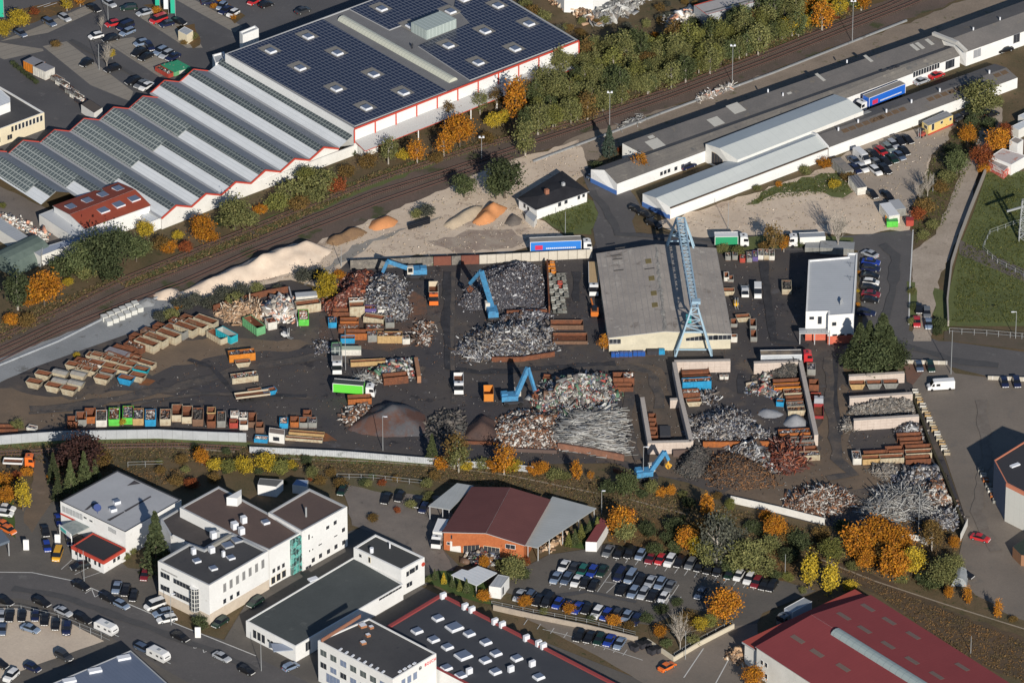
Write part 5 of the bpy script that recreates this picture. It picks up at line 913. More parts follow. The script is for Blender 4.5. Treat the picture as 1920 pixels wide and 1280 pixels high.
# lorries
def lorry(px, py, dx, dy, label, cab='white', box=None, L=13.6, H=2.7, top=None, semi=True, load=None, mark=None, wd=2.5, name='lorry', frame=True, bed=None, cabin=True):
    """px, py: photo point of the middle of the whole lorry on the ground; +x is the driving direction"""
    p = P2(px, py, 1.0); t = thing(name, label, 'lorry', (0, 0, 0), 'lorries'); t['_o'] = (0, 0, 0); Lc = 2.3; tot = L + (Lc + .7 if cabin else 0); x0 = -tot / 2; xb = x0 + L; W = wd / 2
    ch = MB().box(0 if cabin else x0 + L / 2, 0, .75, 1.1, tot - .4, 1.1).build('chassis', DARKTRIM, t)
    if box is not None:
        m = box if not isinstance(box, tuple) else paint('box_%d_%d_%d' % tuple(int(c * 99) for c in box), box); b = MB(); b.box(x0 + L / 2, 0, 1.15, 1.15 + H, L, wd, 0, 0, 1, True)
        bo = b.build('cargo_box', [m, top or mat('grey_tarp', (.3, .28, .25), c2=(.25, .23, .21), scale=.6)], t)
        tr = MB()
        for s in (-1, 1): tr.beam((x0, s * (W + .02), 1.15 + H), (xb, s * (W + .02), 1.15 + H), .12, .14)
        for x in (x0 + .06, xb - .06):
            for s in (-1, 1): tr.beam((x, s * (W + .02), 1.15), (x, s * (W + .02), 1.15 + H), .12, .1)
        tr.build('frame_trim', PAINT['white'], bo)
        if mark:
            for s in (-1, 1):
                q = MB(); xs = xb - 2.3 if mark < 0 else x0 + 2.3; q.box(xs, s * (W + .03), 1.6, 2.9, 2.0, .04); q.build('red_logo', paint('logo_red', (.6, .04, .1)), bo)
                wt = MB()
                for k in range(16): xx = (xb - 4.4 - k * .5) if mark < 0 else (x0 + 4.4 + k * .5); wt.box(xx, s * (W + .03), 1.75, 2.1, .38, .04)
                wt.build('lettering', PAINT['white'], bo)
    if bed is not None:
        m = bed; o = MB(); h = H; th = .1
        for s in (-1, 1): o.box(x0 + L / 2, s * (W - th / 2), 1.15, 1.15 + h, L, th)
        o.box(xb - th / 2, 0, 1.15, 1.15 + h * 1.15, th, wd); o.box(x0 + th / 2, 0, 1.15, 1.15 + h, th, wd); o.box(x0 + L / 2, 0, 1.1, 1.22, L, wd, 0, 1); o.build('tipper_body', [m, RUST], t)
    if cabin:
        xc = xb + .6; b = MB(); pr = [(xc, .6, 3.2), (xc + 1.3, .6, 3.35), (xc + 2.0, .6, 3.0), (xc + 2.25, .6, 1.75), (xc + 2.3, .6, .65)]; g = MB(); Rr = [[(x, -1.2, .6), (x, -1.14, z), (x, 1.14, z), (x, 1.2, .6)] for x, _, z in pr]
        for i in range(4):
            A, B = Rr[i], Rr[i + 1]
            for j in range(3): (g if (j == 1 and i == 2) else b).face([A[j], B[j], B[j + 1], A[j + 1]])
            b.face([A[3], B[3], B[0], A[0]])
        b.face(Rr[0][::-1]); b.face(Rr[-1]); cb = b.build('cab', PAINT[cab], t)
        for s in (-1, 1): g.face([(xc + .9, s * 1.185, 1.9), (xc + 2.0, s * 1.185, 1.9), (xc + 1.85, s * 1.16, 2.7), (xc + .9, s * 1.16, 2.7)])
        g.build('windscreen', CGLASS, cb); MB().box(xc + .9, 0, 3.3, 3.42, .5, .6).build('roof_hatch', DARKTRIM, cb)
        for s in (-1, 1): MB().box(xc + 2.0, s * 1.4, 2.0, 2.7, .15, .2).build('mirror', DARKTRIM, cb)
    xs = ([x0 + 1.6, x0 + 2.9, x0 + 4.2] if semi else [x0 + 1.5]) + ([xb - .3, xb + 1.9] if cabin else [])
    for x in xs:
        for s in (-1, 1): MB().tube((x, s * .95, .5), (x, s * 1.24, .5), .5, n=12).build('wheel', RUBBER, t)
    t.location = (p.x, p.y, .14); t.rotation_euler = (0, 0, heading(px, py, dx, dy)); return t
LBLUE = (.035, .2, .62)
lorry(1052, 467, 50, -2, 'blue box lorry with white cab behind the scrapyard wall', 'white', LBLUE, 13.6, 2.8, mark=1)
lorry(1650, 190, -50, 20, 'blue box lorry with red logo between the warehouses', 'white', (.02, .13, .55), 13.6, 2.9, mark=-1)
lorry(1372, 456, 50, -1, 'small white and green lorry behind the crate row', 'white', (.03, .3, .14), 6.2, 2.4, top=PAINT['white'], semi=False)
lorry(665, 735, 50, 4, 'bright green box lorry with white cab in the scrapyard', 'white', (.13, .62, .06), 7.9, 2.5, top=mat('dark_tarp', (.06, .07, .07)), semi=False)
lorry(860, 722, 1, 50, 'white tipper lorry seen from the front beside the scrap road', 'white', None, 5.6, 1.0, semi=False, bed=PAINT['white'])
lorry(813, 555, 1, 50, 'container lorry with cream body beside the silver heap', 'orange', None, 6.2, 1.6, semi=False, bed=mat('cream_steel', (.55, .48, .36), fine=.1))
lorry(1475, 675, 50, -1, 'red cabbed lorry with pale covered trailer above the block wall', 'red', mat('pale_tarp', (.5, .53, .56), c2=(.42, .45, .48), scale=.5), 10.5, 2.0, top=mat('tan_tarp', (.3, .24, .17), c2=(.06, .06, .07), scale=.3), name='lorry')
lorry(1535, 770, 0, -50, 'red flatbed lorry with cream cab outside the block wall', 'silver', None, 6.0, .8, semi=False, bed=paint('dull_red', (.3, .04, .04)))
lorry(1113, 528, 1, 50, 'lorry with long tan trailer beside the old hall', 'white', WOOD, 11.5, 1.7, top=mat('tan_boards', (.5, .36, .2), stripe=(1, .5, .1, (.4, .28, .15))))
lorry(824, 1008, -16, 40, 'white lorry beside the orange brick hall', 'white', (.7, .7, .68), 6.5, 2.4, top=PAINT['white'], semi=False)
lorry(632, 690, 1, 40, 'grey cabbed skip lorry below the lattice office cabin', 'white', mat('grey_board', (.4, .4, .38)), 2.6, 1.9, semi=False)
lorry(473, 742, 50, -6, 'skip lorry with trailer carrying cream and blue skips', 'grey', None, 9., .5, semi=True, bed=mat('cream_steel2', (.5, .44, .33), fine=.1), cabin=False)
lorry(36, 868, 50, 2, 'flatbed lorry with orange cab behind the orange bush', 'orange', None, 5., .5, semi=False, bed=PAINT['white'])
lorry(916, 745, 2, 50, 'orange tipper trailer beside the blue scrap crane', 'orange', None, 5.2, 1.9, semi=False, bed=paint('tipper_orange', (.6, .22, .04)), cabin=False)
t = lorry(1488, 1157, -40, 22, 'silver box lorry in the shade behind the red hall', 'grey', (.35, .4, .5), 7, 2.6, top=STEEL, semi=False)
lorry(1512, 455, -50, 2, 'white box lorry standing behind the yard office', 'white', OFFW, 6.8, 2., top=STEEL, semi=False)
# pick-up and machines
def pickup(px, py, dx, dy, label):
    p = P2(px, py, .8); t = thing('pickup_truck', label, 'truck', (0, 0, 0)); t['_o'] = (0, 0, 0); b = MB(); b.box(1.1, 0, .5, 1.3, 2.6, 1.9); b.box(.9, 0, 1.3, 2.1, 1.5, 1.8); b.build('cab', PAINT['white'], t)
    g = MB(); g.face([(2.4, -.85, 1.32), (2.4, .85, 1.32), (1.66, .8, 2.05), (1.66, -.8, 2.05)]); g.build('windscreen', CGLASS, t)
    o = MB(); [o.box(-1.7, s * 1.0, .9, 1.35, 3., .08) for s in (-1, 1)]; o.box(-1.7, 0, .85, .93, 3., 2.); o.build('flatbed', STEEL, t)
    for x in (-1.9, 1.5):
        for s in (-1, 1): MB().tube((x, s * .78, .36), (x, s * .97, .36), .36, n=10).build('wheel', RUBBER, t)
    t.location = (p.x, p.y, .14); t.rotation_euler = (0, 0, heading(px, py, dx, dy))
pickup(1397, 548, 2, 40, 'white flatbed truck in front of the skips beside the hall')
def forklift(px, py, dx, dy, col, label):
    p = P2(px, py, .8); t = thing('forklift', label, 'forklift', (0, 0, 0), 'forklifts'); t['_o'] = (0, 0, 0); MB().box(-.4, 0, .3, 1.2, 1.8, 1.2).build('body', col, t)
    o = MB(); [o.beam((x, y, 1.2), (x, y, 2.2), .1) for x in (-.9, .4) for y in (-.5, .5)]; o.box(-.25, 0, 2.2, 2.28, 1.5, 1.2); o.build('overhead_guard', DARKTRIM, t)
    m = MB(); [m.beam((.7, y, .1), (.7, y, 2.9), .14) for y in (-.35, .35)]; m.build('mast', STEEL, t); f = MB(); [f.box(1.4, y, .15, .22, 1.2, .14) for y in (-.3, .3)]; f.build('fork', STEEL, t)
    for x in (-1., .4):
        for s in (-1, 1): MB().tube((x, s * .5, .3), (x, s * .68, .3), .3, n=10).build('wheel', RUBBER, t)
    t.location = (p.x, p.y, .14); t.rotation_euler = (0, 0, heading(px, py, dx, dy))
forklift(1380, 570, 10, 30, paint('forklift_yellow', (.7, .4, .02)), 'yellow forklift between the hall and the white flatbed'); forklift(1727, 253, -40, 20, paint('forklift_red', (.4, .08, .06)), 'red forklift at the end of the yellow site cabin'); forklift(537, 628, 30, 10, PAINT['white'], 'white loader in front of the rubbish heaps')
# blue scrap cranes on wheels: base photo point, boom points as (px, py, height)
def scrap_crane(px, py, dx, dy, pts, label, grab=None):
    p = P(px, py, 1.2); p.z = 0; t = thing('scrap_crane', label, 'crane', p, 'blue scrap handling cranes'); ang = heading(px, py, dx, dy); c, s = math.cos(ang), math.sin(ang)
    w = lambda x, y, z: Vector((p.x + c * x - s * y, p.y + s * x + c * y, z)); u = MB().box(p.x, p.y, .7, 1.3, 5., 2.4, ang); u.build('undercarriage', DARKTRIM, t)
    for x in (-1.8, 1.8):
        for y in (-1.2, 1.2): MB().tube(w(x, y - .25, .55), w(x, y + .25, .55), .55, n=12).build('wheel', RUBBER, t)
    MB().tube((p.x, p.y, 1.3), (p.x, p.y, 1.7), 1.).build('turntable', DARKTRIM, t)
    q = w(-1., 0, 0); b = MB(); b.box(q.x, q.y, 1.7, 3.1, 4.2, 2.7, ang); q = w(-2.2, .3, 0); b.box(q.x, q.y, 3.1, 3.5, 1.6, 1.8, ang); b.build('upper_body', BLUE, t)
    q = w(1.3, .95, 0); cb = MB().box(q.x, q.y, 2.0, 4.1, 1.6, 1.2, ang).build('cab', paint('cab_cream', (.6, .57, .5)), t); g = MB(); q = w(2.13, .95, 0); g.box(q.x, q.y, 2.6, 3.9, .06, 1.05, ang)
    for y in (.33, 1.57): q = w(1.3, y, 0); g.box(q.x, q.y, 2.7, 3.9, 1.2, .06, ang)
    g.build('cab_window', CGLASS, cb)
    P3 = [P(*k) for k in pts]; MB().beam(w(.6, -.3, 2.4), P3[0], .9, 1.1).beam(P3[0], P3[0].lerp(P3[1], .02), .7, .9).build('boom', BLUE, t)
    MB().beam(P3[0], P3[1], .65, .8).build('stick', BLUE, t)
    cy = MB().tube(w(1.4, -.3, 2.2), w(.6, -.3, 2.4).lerp(P3[0], .5), .14); cy.build('cylinder', STEEL, t)
    e = P3[1]; gr = MB(); gm = grab or RUST; gr.tube(e, e - Vector((0, 0, .9)), .2)
    for k in range(5):
        a = 2 * math.pi * k / 5; o = Vector((math.cos(a), math.sin(a), 0)); gr.beam(e - Vector((0, 0, .9)), e - Vector((0, 0, 1.5)) + o * .85, .3, .3); gr.beam(e - Vector((0, 0, 1.5)) + o * .85, e - Vector((0, 0, 2.4)) + o * .2, .25, .25)
    gr.build('grab', gm, t)
scrap_crane(778, 514, -50, 2, [(727, 490, 7.5), (718, 510, 4.)], 'blue scrap crane by the graffiti wall, cab facing left')
scrap_crane(922, 588, -12, -40, [(902, 508, 12.5), (881, 532, 7.)], 'blue scrap crane reaching over the large grey heap')
scrap_crane(962, 750, 50, -4, [(990, 689, 10.), (1003, 732, 4.5)], 'blue scrap crane with high angular boom beside the mixed heap')
scrap_crane(1214, 892, 45, -6, [(1246, 846, 8.), (1253, 862, 5.2)], 'blue scrap crane with yellow grab below the block walls', paint('grab_yellow', (.7, .38, .05)))
# orange loader
t = thing('material_loader', 'orange loader with raised arm beside the old hall', 'loader', P(1115, 592)); p = P(1115, 592); MB().box(p.x, p.y, .5, 1.8, 2., 2.6).build('body', paint('loader_orange', (.6, .17, .03)), t); MB().box(p.x, p.y - .2, 1.8, 2.9, 1.2, 1.3).build('cab', CGLASS, t); MB().beam(p + Vector((-.3, .5, 2.)), P(1108, 560, 2.5), .4).build('arm', paint('loader_orange', (.6, .17, .03)), t)
for x in (-1, 1):
    for y in (-.9, .9): MB().tube((p.x + x * .9, p.y + y, .5), (p.x + x * 1.2, p.y + y, .5), .5, n=10).build('wheel', RUBBER, t)
# ---------------------------------------------------------------- skips and containers
BEIGE = mat('cream_skip_paint', (.46, .41, .3), .6, c2=(.3, .21, .13), scale=.9, lo=.45, hi=.75, coord='obj', spots=[((.25, .11, .05), 1.6, .66)], fine=.12, objvar=.12)
def skp(name, c): return mat(name, c, .6, c2=tuple(x * .75 for x in c), scale=.8, coord='obj', spots=[((.22, .1, .05), 1.4, .68)], fine=.1)
SK = {'beige': BEIGE, 'blue': skp('blue_skip_paint', (.03, .3, .55)), 'cyan': skp('cyan_skip_paint', (.03, .42, .5)), 'green': skp('green_skip_paint', (.16, .42, .2)), 'bright green': skp('bright_green_paint', (.12, .58, .08)), 'orange': skp('orange_skip_paint', (.62, .22, .03)),
      'rusty': RUST, 'orange rust': RUSTO, 'grey': skp('grey_skip_paint', (.27, .27, .25)), 'purple': skp('purple_skip_paint', (.13, .1, .27)), 'white': skp('white_skip_paint', (.68, .66, .6)), 'dark': skp('dark_skip_paint', (.05, .05, .06)), 'deep blue': skp('deep_blue_paint', (.02, .1, .38)), 'red': skp('red_skip_paint', (.42, .07, .05)), 'brown': skp('brown_skip_paint', (.2, .12, .08)), 'tan': skp('tan_paint', (.5, .34, .16))}
SCRAPC = [(.5, .5, .5), (.3, .3, .31), (.12, .12, .13), (.62, .62, .6), (.2, .12, .08), (.05, .05, .055), (.35, .33, .3), (.16, .17, .2)]
def skip(px, py, dx, dy, col, label, L=4.2, W=2.4, H=1.85, lid=False, group=None, lugs=True):
    """trough skip: sloping ends, straight sides"""
    p = P(px, py, H); t = thing('skip', label, 'skip', (0, 0, 0), group); t['_o'] = (0, 0, 0); h, w = L / 2, W / 2; k = .66; m = SK[col]; o = MB(); i_ = MB()
    T_ = [(-h, -w, H), (h, -w, H), (h, w, H), (-h, w, H)]; B_ = [(-h * k, -w * .92, .15), (h * k, -w * .92, .15), (h * k, w * .92, .15), (-h * k, w * .92, .15)]
    for a in range(4): b = (a + 1) % 4; o.face([B_[a], B_[b], T_[b], T_[a]])
    o.face(B_[::-1]); f = .93; T2 = [(x * f, y * .9, z - .02) for x, y, z in T_]; B2 = [(x * f, y * .88, z + .12) for x, y, z in B_]
    for a in range(4): b = (a + 1) % 4; i_.face([T2[a], T2[b], B2[b], B2[a]]); o.face([T_[a], T_[b], T2[b], T2[a]])
    i_.face(B2)
    o.build('shell', m, t); i_.build('inside', RUST, t)
    if lid: MB().face([(-h, -w, H + .04), (h, -w, H + .04), (h, 0, H + .34), (-h, 0, H + .34)]).face([(-h, 0, H + .34), (h, 0, H + .34), (h, w, H + .04), (-h, w, H + .04)]).build('lid', mat('skip_lid', (.4, .39, .35), c2=(.3, .27, .24), scale=.8, coord='obj'), t)
    if lugs:
        for s in (-1, 1): MB().beam((h * .55 * s, -w - .05, .5), (h * .55 * s, -w - .05, H - .1), .1, .1).beam((h * .55 * s, w + .05, .5), (h * .55 * s, w + .05, H - .1), .1, .1).build('lifting_lug', m, t)
    t.location = (p.x, p.y, .02); t.rotation_euler = (0, 0, heading(px, py, dx, dy)); return t
def rolloff(px, py, dx, dy, col, label, L=6., W=2.4, H=2.2, fill=None, inside=None, group=None, lid=None, z=0., name='container', cat='container'):
    """open roll-off container with ribbed walls, px, py photo point of the middle of its rim"""
    p = P(px, py, H + z); t = thing(name, label, cat, (0, 0, 0), group); t['_o'] = (0, 0, 0); h, w = L / 2, W / 2; m = SK[col] if isinstance(col, str) else col; o = MB(); th = .09
    for s in (-1, 1): o.box(0, s * (w - th / 2), .2, H, L, th); o.box(s * (h - th / 2), 0, .2, H, th, W - 2 * th)
    o.build('wall', m, t); fl = MB().box(0, 0, .12, .3, L - .02, W - .02); fl.build('floor', inside or RUST, t)
    ins = MB()
    for s in (-1, 1): y = s * (w - th - .012); ins.face([(-h + th, y, .3), (h - th, y, .3), (h - th, y, H - .05), (-h + th, y, H - .05)][::s]); x = s * (h - th - .012); ins.face([(x, -w + th, .3), (x, w - th, .3), (x, w - th, H - .05), (x, -w + th, H - .05)][::-s])
    ins.build('inside', inside or RUST, t); n = max(2, int(L / .8)); rb = MB()
    for i in range(n):
        x = -h + .3 + (L - .6) * i / (n - 1)
        for s in (-1, 1): rb.box(x, s * (w + .04), .2, H, .1, .1)
    for s in (-1, 1): rb.beam((-h, s * w, H), (h, s * w, H), .14, .14)
    o = rb.build('rib', m, t); o.name = 'ribs'; o['kind'] = 'stuff'
    if lid: MB().box(0, 0, H + .03, H + .14, L, W).build('lid', lid, t)
    t.location = (p.x, p.y, .02 + z); t.rotation_euler = (0, 0, heading(px, py, dx, dy))
    if fill:
        f = MB(); rr = random.Random(int(px * 7 + py)); wm = Vector((p.x, p.y, .02 + z)); a = t.rotation_euler.z
        for _ in range(int(26 * L * W / 10)):
            x, y = rr.uniform(-h + .3, h - .3), rr.uniform(-w + .3, w - .3); c, s = math.cos(a), math.sin(a); q = wm + Vector((c * x - s * y, s * x + c * y, H * rr.uniform(.72, 1.02))); d = Vector((rr.gauss(0, 1), rr.gauss(0, 1), rr.gauss(0, .5))).normalized() * rr.uniform(.3, .9); f.beam(q - d / 2, q + d / 2, rr.uniform(.1, .45), rr.uniform(.05, .3))
        q = wm + Vector((0, 0, H * .75)); c, s = math.cos(a), math.sin(a); f.face([q + Vector((c * x - s * y, s * x + c * y, 0)) for x, y in ((-h + .15, -w + .15), (h - .15, -w + .15), (h - .15, w - .15), (-h + .15, w - .15))])
        so = f.build('scrap_load', fill, origin=(p.x, p.y, 0)); tag(so, ' '.join(f"scrap in {label}".split()[:16]), 'scrap', 'scrap loads in containers', 'stuff')
    return t
FILL = {'silver': mat('scrap_silver', (1, 1, 1), .45, metal=.2, island=[(.4, .4, .4), (.2, .21, .23), (.07, .07, .08), (.58, .58, .57), (.15, .15, .17), (.025, .025, .03), (.34, .34, .35), (.1, .11, .15), (.045, .042, .045), (.2, .17, .145), (.11, .075, .055), (.3, .27, .24)], fine=0),
        'rust': mat('scrap_rust', (1, 1, 1), .8, island=[(.22, .06, .035), (.12, .04, .028), (.3, .1, .05), (.06, .03, .025), (.16, .05, .035), (.35, .22, .18), (.09, .05, .045)], fine=0),
        'mixed': mat('scrap_mixed', (1, 1, 1), .6, island=[(.48, .46, .41), (.24, .24, .24), (.07, .07, .075), (.38, .33, .26), (.16, .1, .07), (.03, .03, .035), (.56, .56, .55), (.09, .075, .06), (.13, .12, .12), (.4, .1, .08), (.12, .15, .22), (.5, .5, .48), (.2, .2, .2), (.1, .2, .13)], fine=0),
        'rust mixed': mat('scrap_rust_mixed', (1, 1, 1), .7, island=[(.2, .09, .05), (.45, .43, .4), (.1, .07, .055), (.3, .15, .08), (.04, .035, .035), (.6, .58, .54), (.25, .22, .2), (.13, .08, .06)], fine=0),
        'grey': mat('scrap_grey', (1, 1, 1), .55, island=[(.1, .1, .118), (.17, .17, .19), (.04, .04, .05), (.5, .5, .51), (.12, .12, .14), (.06, .06, .07), (.2, .2, .22), (.07, .068, .085), (.12, .08, .06)], fine=0),
        'rods': mat('scrap_rods', (1, 1, 1), .5, metal=.15, island=[(.42, .42, .4), (.28, .28, .27), (.15, .15, .15), (.5, .5, .48), (.22, .2, .18), (.34, .34, .34)], fine=0),
        'white': mat('scrap_white', (1, 1, 1), .6, island=[(.7, .68, .64), (.5, .45, .38), (.78, .77, .75), (.3, .27, .24), (.6, .3, .2), (.12, .12, .13), (.66, .62, .54)], fine=0),
        'wood': mat('scrap_wood', (1, 1, 1), .8, island=[(.5, .33, .2), (.38, .24, .14), (.58, .42, .28), (.25, .16, .1), (.45, .3, .2), (.62, .52, .4), (.15, .11, .08)], fine=0),
        'brown': mat('scrap_brown', (1, 1, 1), .8, island=[(.13, .075, .045), (.2, .11, .055), (.085, .06, .048), (.1, .085, .075), (.26, .13, .06), (.07, .06, .055)], fine=0),
        'dark': mat('scrap_dark', (1, 1, 1), .8, island=[(.07, .065, .06), (.1, .09, .085), (.05, .05, .05), (.14, .125, .11), (.085, .085, .08)], fine=0),
        'cable': mat('scrap_cable', (1, 1, 1), .7, island=[(.24, .22, .2), (.15, .14, .13), (.1, .1, .1), (.33, .31, .28), (.2, .17, .14)], fine=0)}
# skips in the left cluster
SKL = [(65, 714, 'beige'), (81.5, 699, 'beige'), (100.5, 721, 'beige'), (130, 727, 'beige'), (113, 713, 'lid'), (143, 717, 'lid'), (114, 697, 'lid'), (148, 700, 'lid'), (138.5, 682, 'beige'), (155, 675, 'rusty'), (169, 690.5, 'beige'), (181, 678.5, 'white'), (177, 665, 'beige'), (208, 685, 'tan'), (210, 672, 'beige'), (203, 695, 'grey'),
       (230, 690, 'beige'), (241, 680.5, 'beige'), (186, 664, 'beige'), (157, 690, 'beige'), (222, 676, 'beige'), (250, 668, 'rusty'), (192, 706, 'beige'), (265, 690, 'cyan'), (259, 702, 'beige'), (237, 707, 'blue')]
for i, (x, y, c) in enumerate(SKL):
    cl = 'beige' if c == 'lid' else c; nm = {'beige': 'cream', 'lid': 'lidded cream', 'tan': 'sandy'}.get(c, c); k = [j for j, q in enumerate(SKL) if q[2] == c]; one = len(k) == 1
    skip(x, y, 40, 9, cl, f"{nm} trough skip in the crowded skip cluster" + ('' if one else f", {nth(sorted(k, key=lambda j: SKL[j][0]).index(i))} such from the left"), lid=c == 'lid', group='trough skips in the left cluster')
rolloff(268, 677, 40, 12, 'beige', 'cream roll-off container at the right end of the skip cluster', 7., 2., 1.4); rolloff(221, 660, 40, 12, 'grey', 'grey covered container behind the skip cluster', 6.5, 2.5, 1.6, lid=mat('grey_cover', (.3, .29, .3), c2=(.24, .22, .24), scale=.5)); rolloff(234, 653, 40, 12, 'rusty', 'rusty empty container behind the grey covered one', 6.4, 2., 1.5)
for i, (x, y, c, fl) in enumerate([(275, 640, 'beige', None), (292, 631, 'beige', None), (316, 624, 'beige', None), (330, 615, 'grey', None), (348, 611, 'beige', None), (367, 606, 'beige', None), (386, 598, 'beige', None)]):
    rolloff(x, y, 40, 14, c, f"{'cream' if c == 'beige' else c} roll-off container with rusty inside, {nth(i)} from the left in the diagonal row", 6.4, 2.5, 2.4, FILL['mixed'] if fl else None, group='roll-off containers in the diagonal row')
for i, (x, y, c) in enumerate(((262, 631, 'rusty'), (283, 621, 'brown'), (306, 612, 'rusty'), (336, 602, 'rusty'), (357, 596, 'brown'), (252, 646, 'rusty'), (214, 666, 'rusty'), (164, 680, 'rusty'))): rolloff(x, y, 40, 14, c, f"{c} half hidden container behind the cream row, {nth(i)} of eight", 5.4, 2.2, 1.9, FILL['rust mixed'] if i % 2 else None, group='half hidden rusty containers')
rolloff(407, 626, 40, 24, 'beige', 'cream container left of the cyan one', 6., 2.4, 1.9); rolloff(425, 622, 40, 22, 'cyan', 'cyan roll-off container at the end of the diagonal row', 6., 2.4, 2.2, inside=mat('pale_inside', (.4, .42, .4)))
rolloff(476, 603, 40, 30, 'green', 'large green roll-off container in front of the wood heap', 7., 2.6, 2.5); rolloff(508, 600, 20, 26, 'white', 'small white and brick red container beside the green one', 2.6, 2.4, 2.4, FILL['rust'])
rolloff(569, 590, 2, 40, 'bright green', 'bright green container full of white scrap', 5.4, 2.5, 2.0, FILL['white']); rolloff(577, 567, 40, -5, 'beige', 'cream container with rusty top behind the bright green one', 6.5, 2.6, 2.6); rolloff(574, 552, 40, -3, 'white', 'pale covered container behind the rusty topped one', 5.6, 2.4, 2.4, lid=mat('pale_cover', (.42, .44, .46)))
rolloff(453, 660, 40, -4, 'orange', 'bright orange container with dark scrap in the open yard', 6.8, 2.4, 2.3, FILL['grey']); skip(455, 677, 40, -4, 'beige', 'cream skip right in front of the bright orange container', 4., 1.9, 1.5)
rolloff(458, 703, 40, -5, 'beige', 'cream container with scrap standing below the orange one', 6.8, 2.4, 1.8, FILL['mixed']); skip(478, 731, 40, -6, 'beige', 'cream skip on the skip lorry', 3.6, 2., 1.4); skip(505, 730, 40, -8, 'blue', 'blue skip on the back of the skip lorry', 3.6, 2., 1.4)
# bins and containers along the pale wall
BR_ = [(136, 785, 'rusty', 0, 3.), (152, 779, 'grey', 0, 4.4), (169, 773, 'orange rust', 0, 4.6), (190, 778, 'white', 'dark', 5.4), (214, 775, 'bright green', 'rust mixed', 6.), (240, 772, 'bright green', 'mixed', 6.2), (259, 775, 'tan', 'silver', 5.4), (282, 777, 'blue', 'rust mixed', 5.4), (310, 776, 'beige', 'rust mixed', 5.2), (332, 768, 'beige', 0, 5.6), (351, 771, 'beige', 0, 5.8),
       (371, 775, 'brown', 'dark', 6.), (396, 768, 'tan', 0, 3.), (396, 783, 'rusty', 0, 3.6), (415, 780, 'grey', 'dark', 5.), (440, 774, 'white', 'white', 2.4), (438, 789, 'red', 0, 2.2), (456, 778, 'white', 'white', 2.8), (457, 792, 'white', 0, 2.4), (473, 782, 'brown', 0, 5.), (487, 796, 'brown', 0, 3.), (532, 788, 'blue', 'white', 3.), (552, 786, 'orange rust', 0, 3.), (569, 787, 'grey', 0, 3.), (586, 787, 'grey', 'grey', 3.), (576, 773, 'rusty', 0, 2.6)]
for i, (x, y, c, fl, L) in enumerate(BR_):
    rolloff(x, y, -1.5, 40, c, f"{c.replace('beige', 'cream')} bin standing end on behind the pale wall, {nth(i)} from the left", L, 2.6 if x < 380 else 2.0, 2.1 if x < 430 else 1.7, FILL[fl] if fl else None, group='bins lined up along the pale wall')
rolloff(575, 810, 40, 3, 'tan', 'long flat cream platform behind the whitewashed fence', 9., 1.2, .9); rolloff(570, 821, 40, 3, 'beige', 'long low cream rack right behind the fence', 9.5, 1.2, .9); rolloff(60, 800, 20, 4, 'white', 'small pale trailer box at the left end of the wall', 2.4, 1.6, 1., FILL['grey']); rolloff(8, 800, 40, 0, 'rusty', 'rusty flat container at the left edge behind the wall', 7, 2.4, 1.)
t = flat('site_hut', 'small beige hut with two windows behind the whitewashed fence', 'hut', [(504, 811), (505, 801), (534, 805), (533, 815)], 2.7, OFFW, mat('hut_roof', (.25, .2, .17)), OFFW, .05, .1); windows(t, P2(504, 811, 2.7), P2(533, 815, 2.7), (515, 822), (521, 822.5), 2, .8, 1.1)
rolloff(490, 820, 40, 3, 'blue', 'blue covered pallet load beside the beige hut', 3.4, 2., 1.2, FILL['white'])
# central cluster
CL = [(669, 571, 40, -2, 'beige', 3.9, 2.5, 3.2, None, 'tall cream container between red and silver heaps'), (668, 561, 40, -2, 'white', 3.8, 1.4, 3.4, 'mixed', 'white topped container at the back of the cluster'), (694, 576, 40, 0, 'purple', 3.2, 2., 1.9, 'rust', 'purple skip container in front of the silver heap'), (722, 577, 40, -3, 'white', 4., 2., 2., 'white', 'white container at the foot of the silver heap'),
      (702, 593, 40, 6, 'beige', 5.4, 2.2, 1.9, None, 'cream open container in the middle of the cluster'), (730, 598, 6, 40, 'grey', 4., 2.2, 1.8, 'grey', 'grey bin right of the cream open container'), (655, 599, 40, 0, 'orange rust', 4.8, 2., 1.8, None, 'orange rusty container left in the cluster'), (654, 612, 40, 0, 'rusty', 5.4, 2., 1.5, 'rust mixed', 'dark rusty container below the orange rusty one'),
      (703, 612, 40, 0, 'brown', 4.6, 2.2, 1.7, 'mixed', 'brown container filled with scrap in the cluster'), (676, 622, 40, 0, RUSTO, 7.4, 2.2, 2., None, 'long corrugated rust brown container above the blue tarp box'), (652, 632, 40, 0, 'blue', 3.6, 1.8, 1.6, None, 'blue box at the front of the container cluster'), (698, 625, 10, 40, 'grey', 2.2, 2.4, 2.2, 'silver', 'pale grey scrap cage in the cluster'),
      (731, 626, 40, 0, 'tan', 6.4, 2.4, 2.3, 'rust mixed', 'sand coloured container with scrap at the front right of the cluster'), (761, 632, 10, 40, 'white', 2., 1.8, 1.8, 'mixed', 'small wire bin right of the sand coloured container'), (623, 600, 4, 40, 'blue', 2.8, 2., 1.8, 'mixed', 'small blue bin left of the container cluster'), (690, 676, 40, -2, 'tan', 9., 1.4, 1.4, None, 'long corrugated cream trough above the scrap bay'), (640, 582, 40, 0, 'rusty', 4.6, 2.2, 1.5, None, 'rusty container under the red heap')]
for x, y, dx, dy, c, L, W, H, fl, lb in CL: rolloff(x, y, dx, dy, c, lb, L, W, H, FILL[fl] if fl else None)
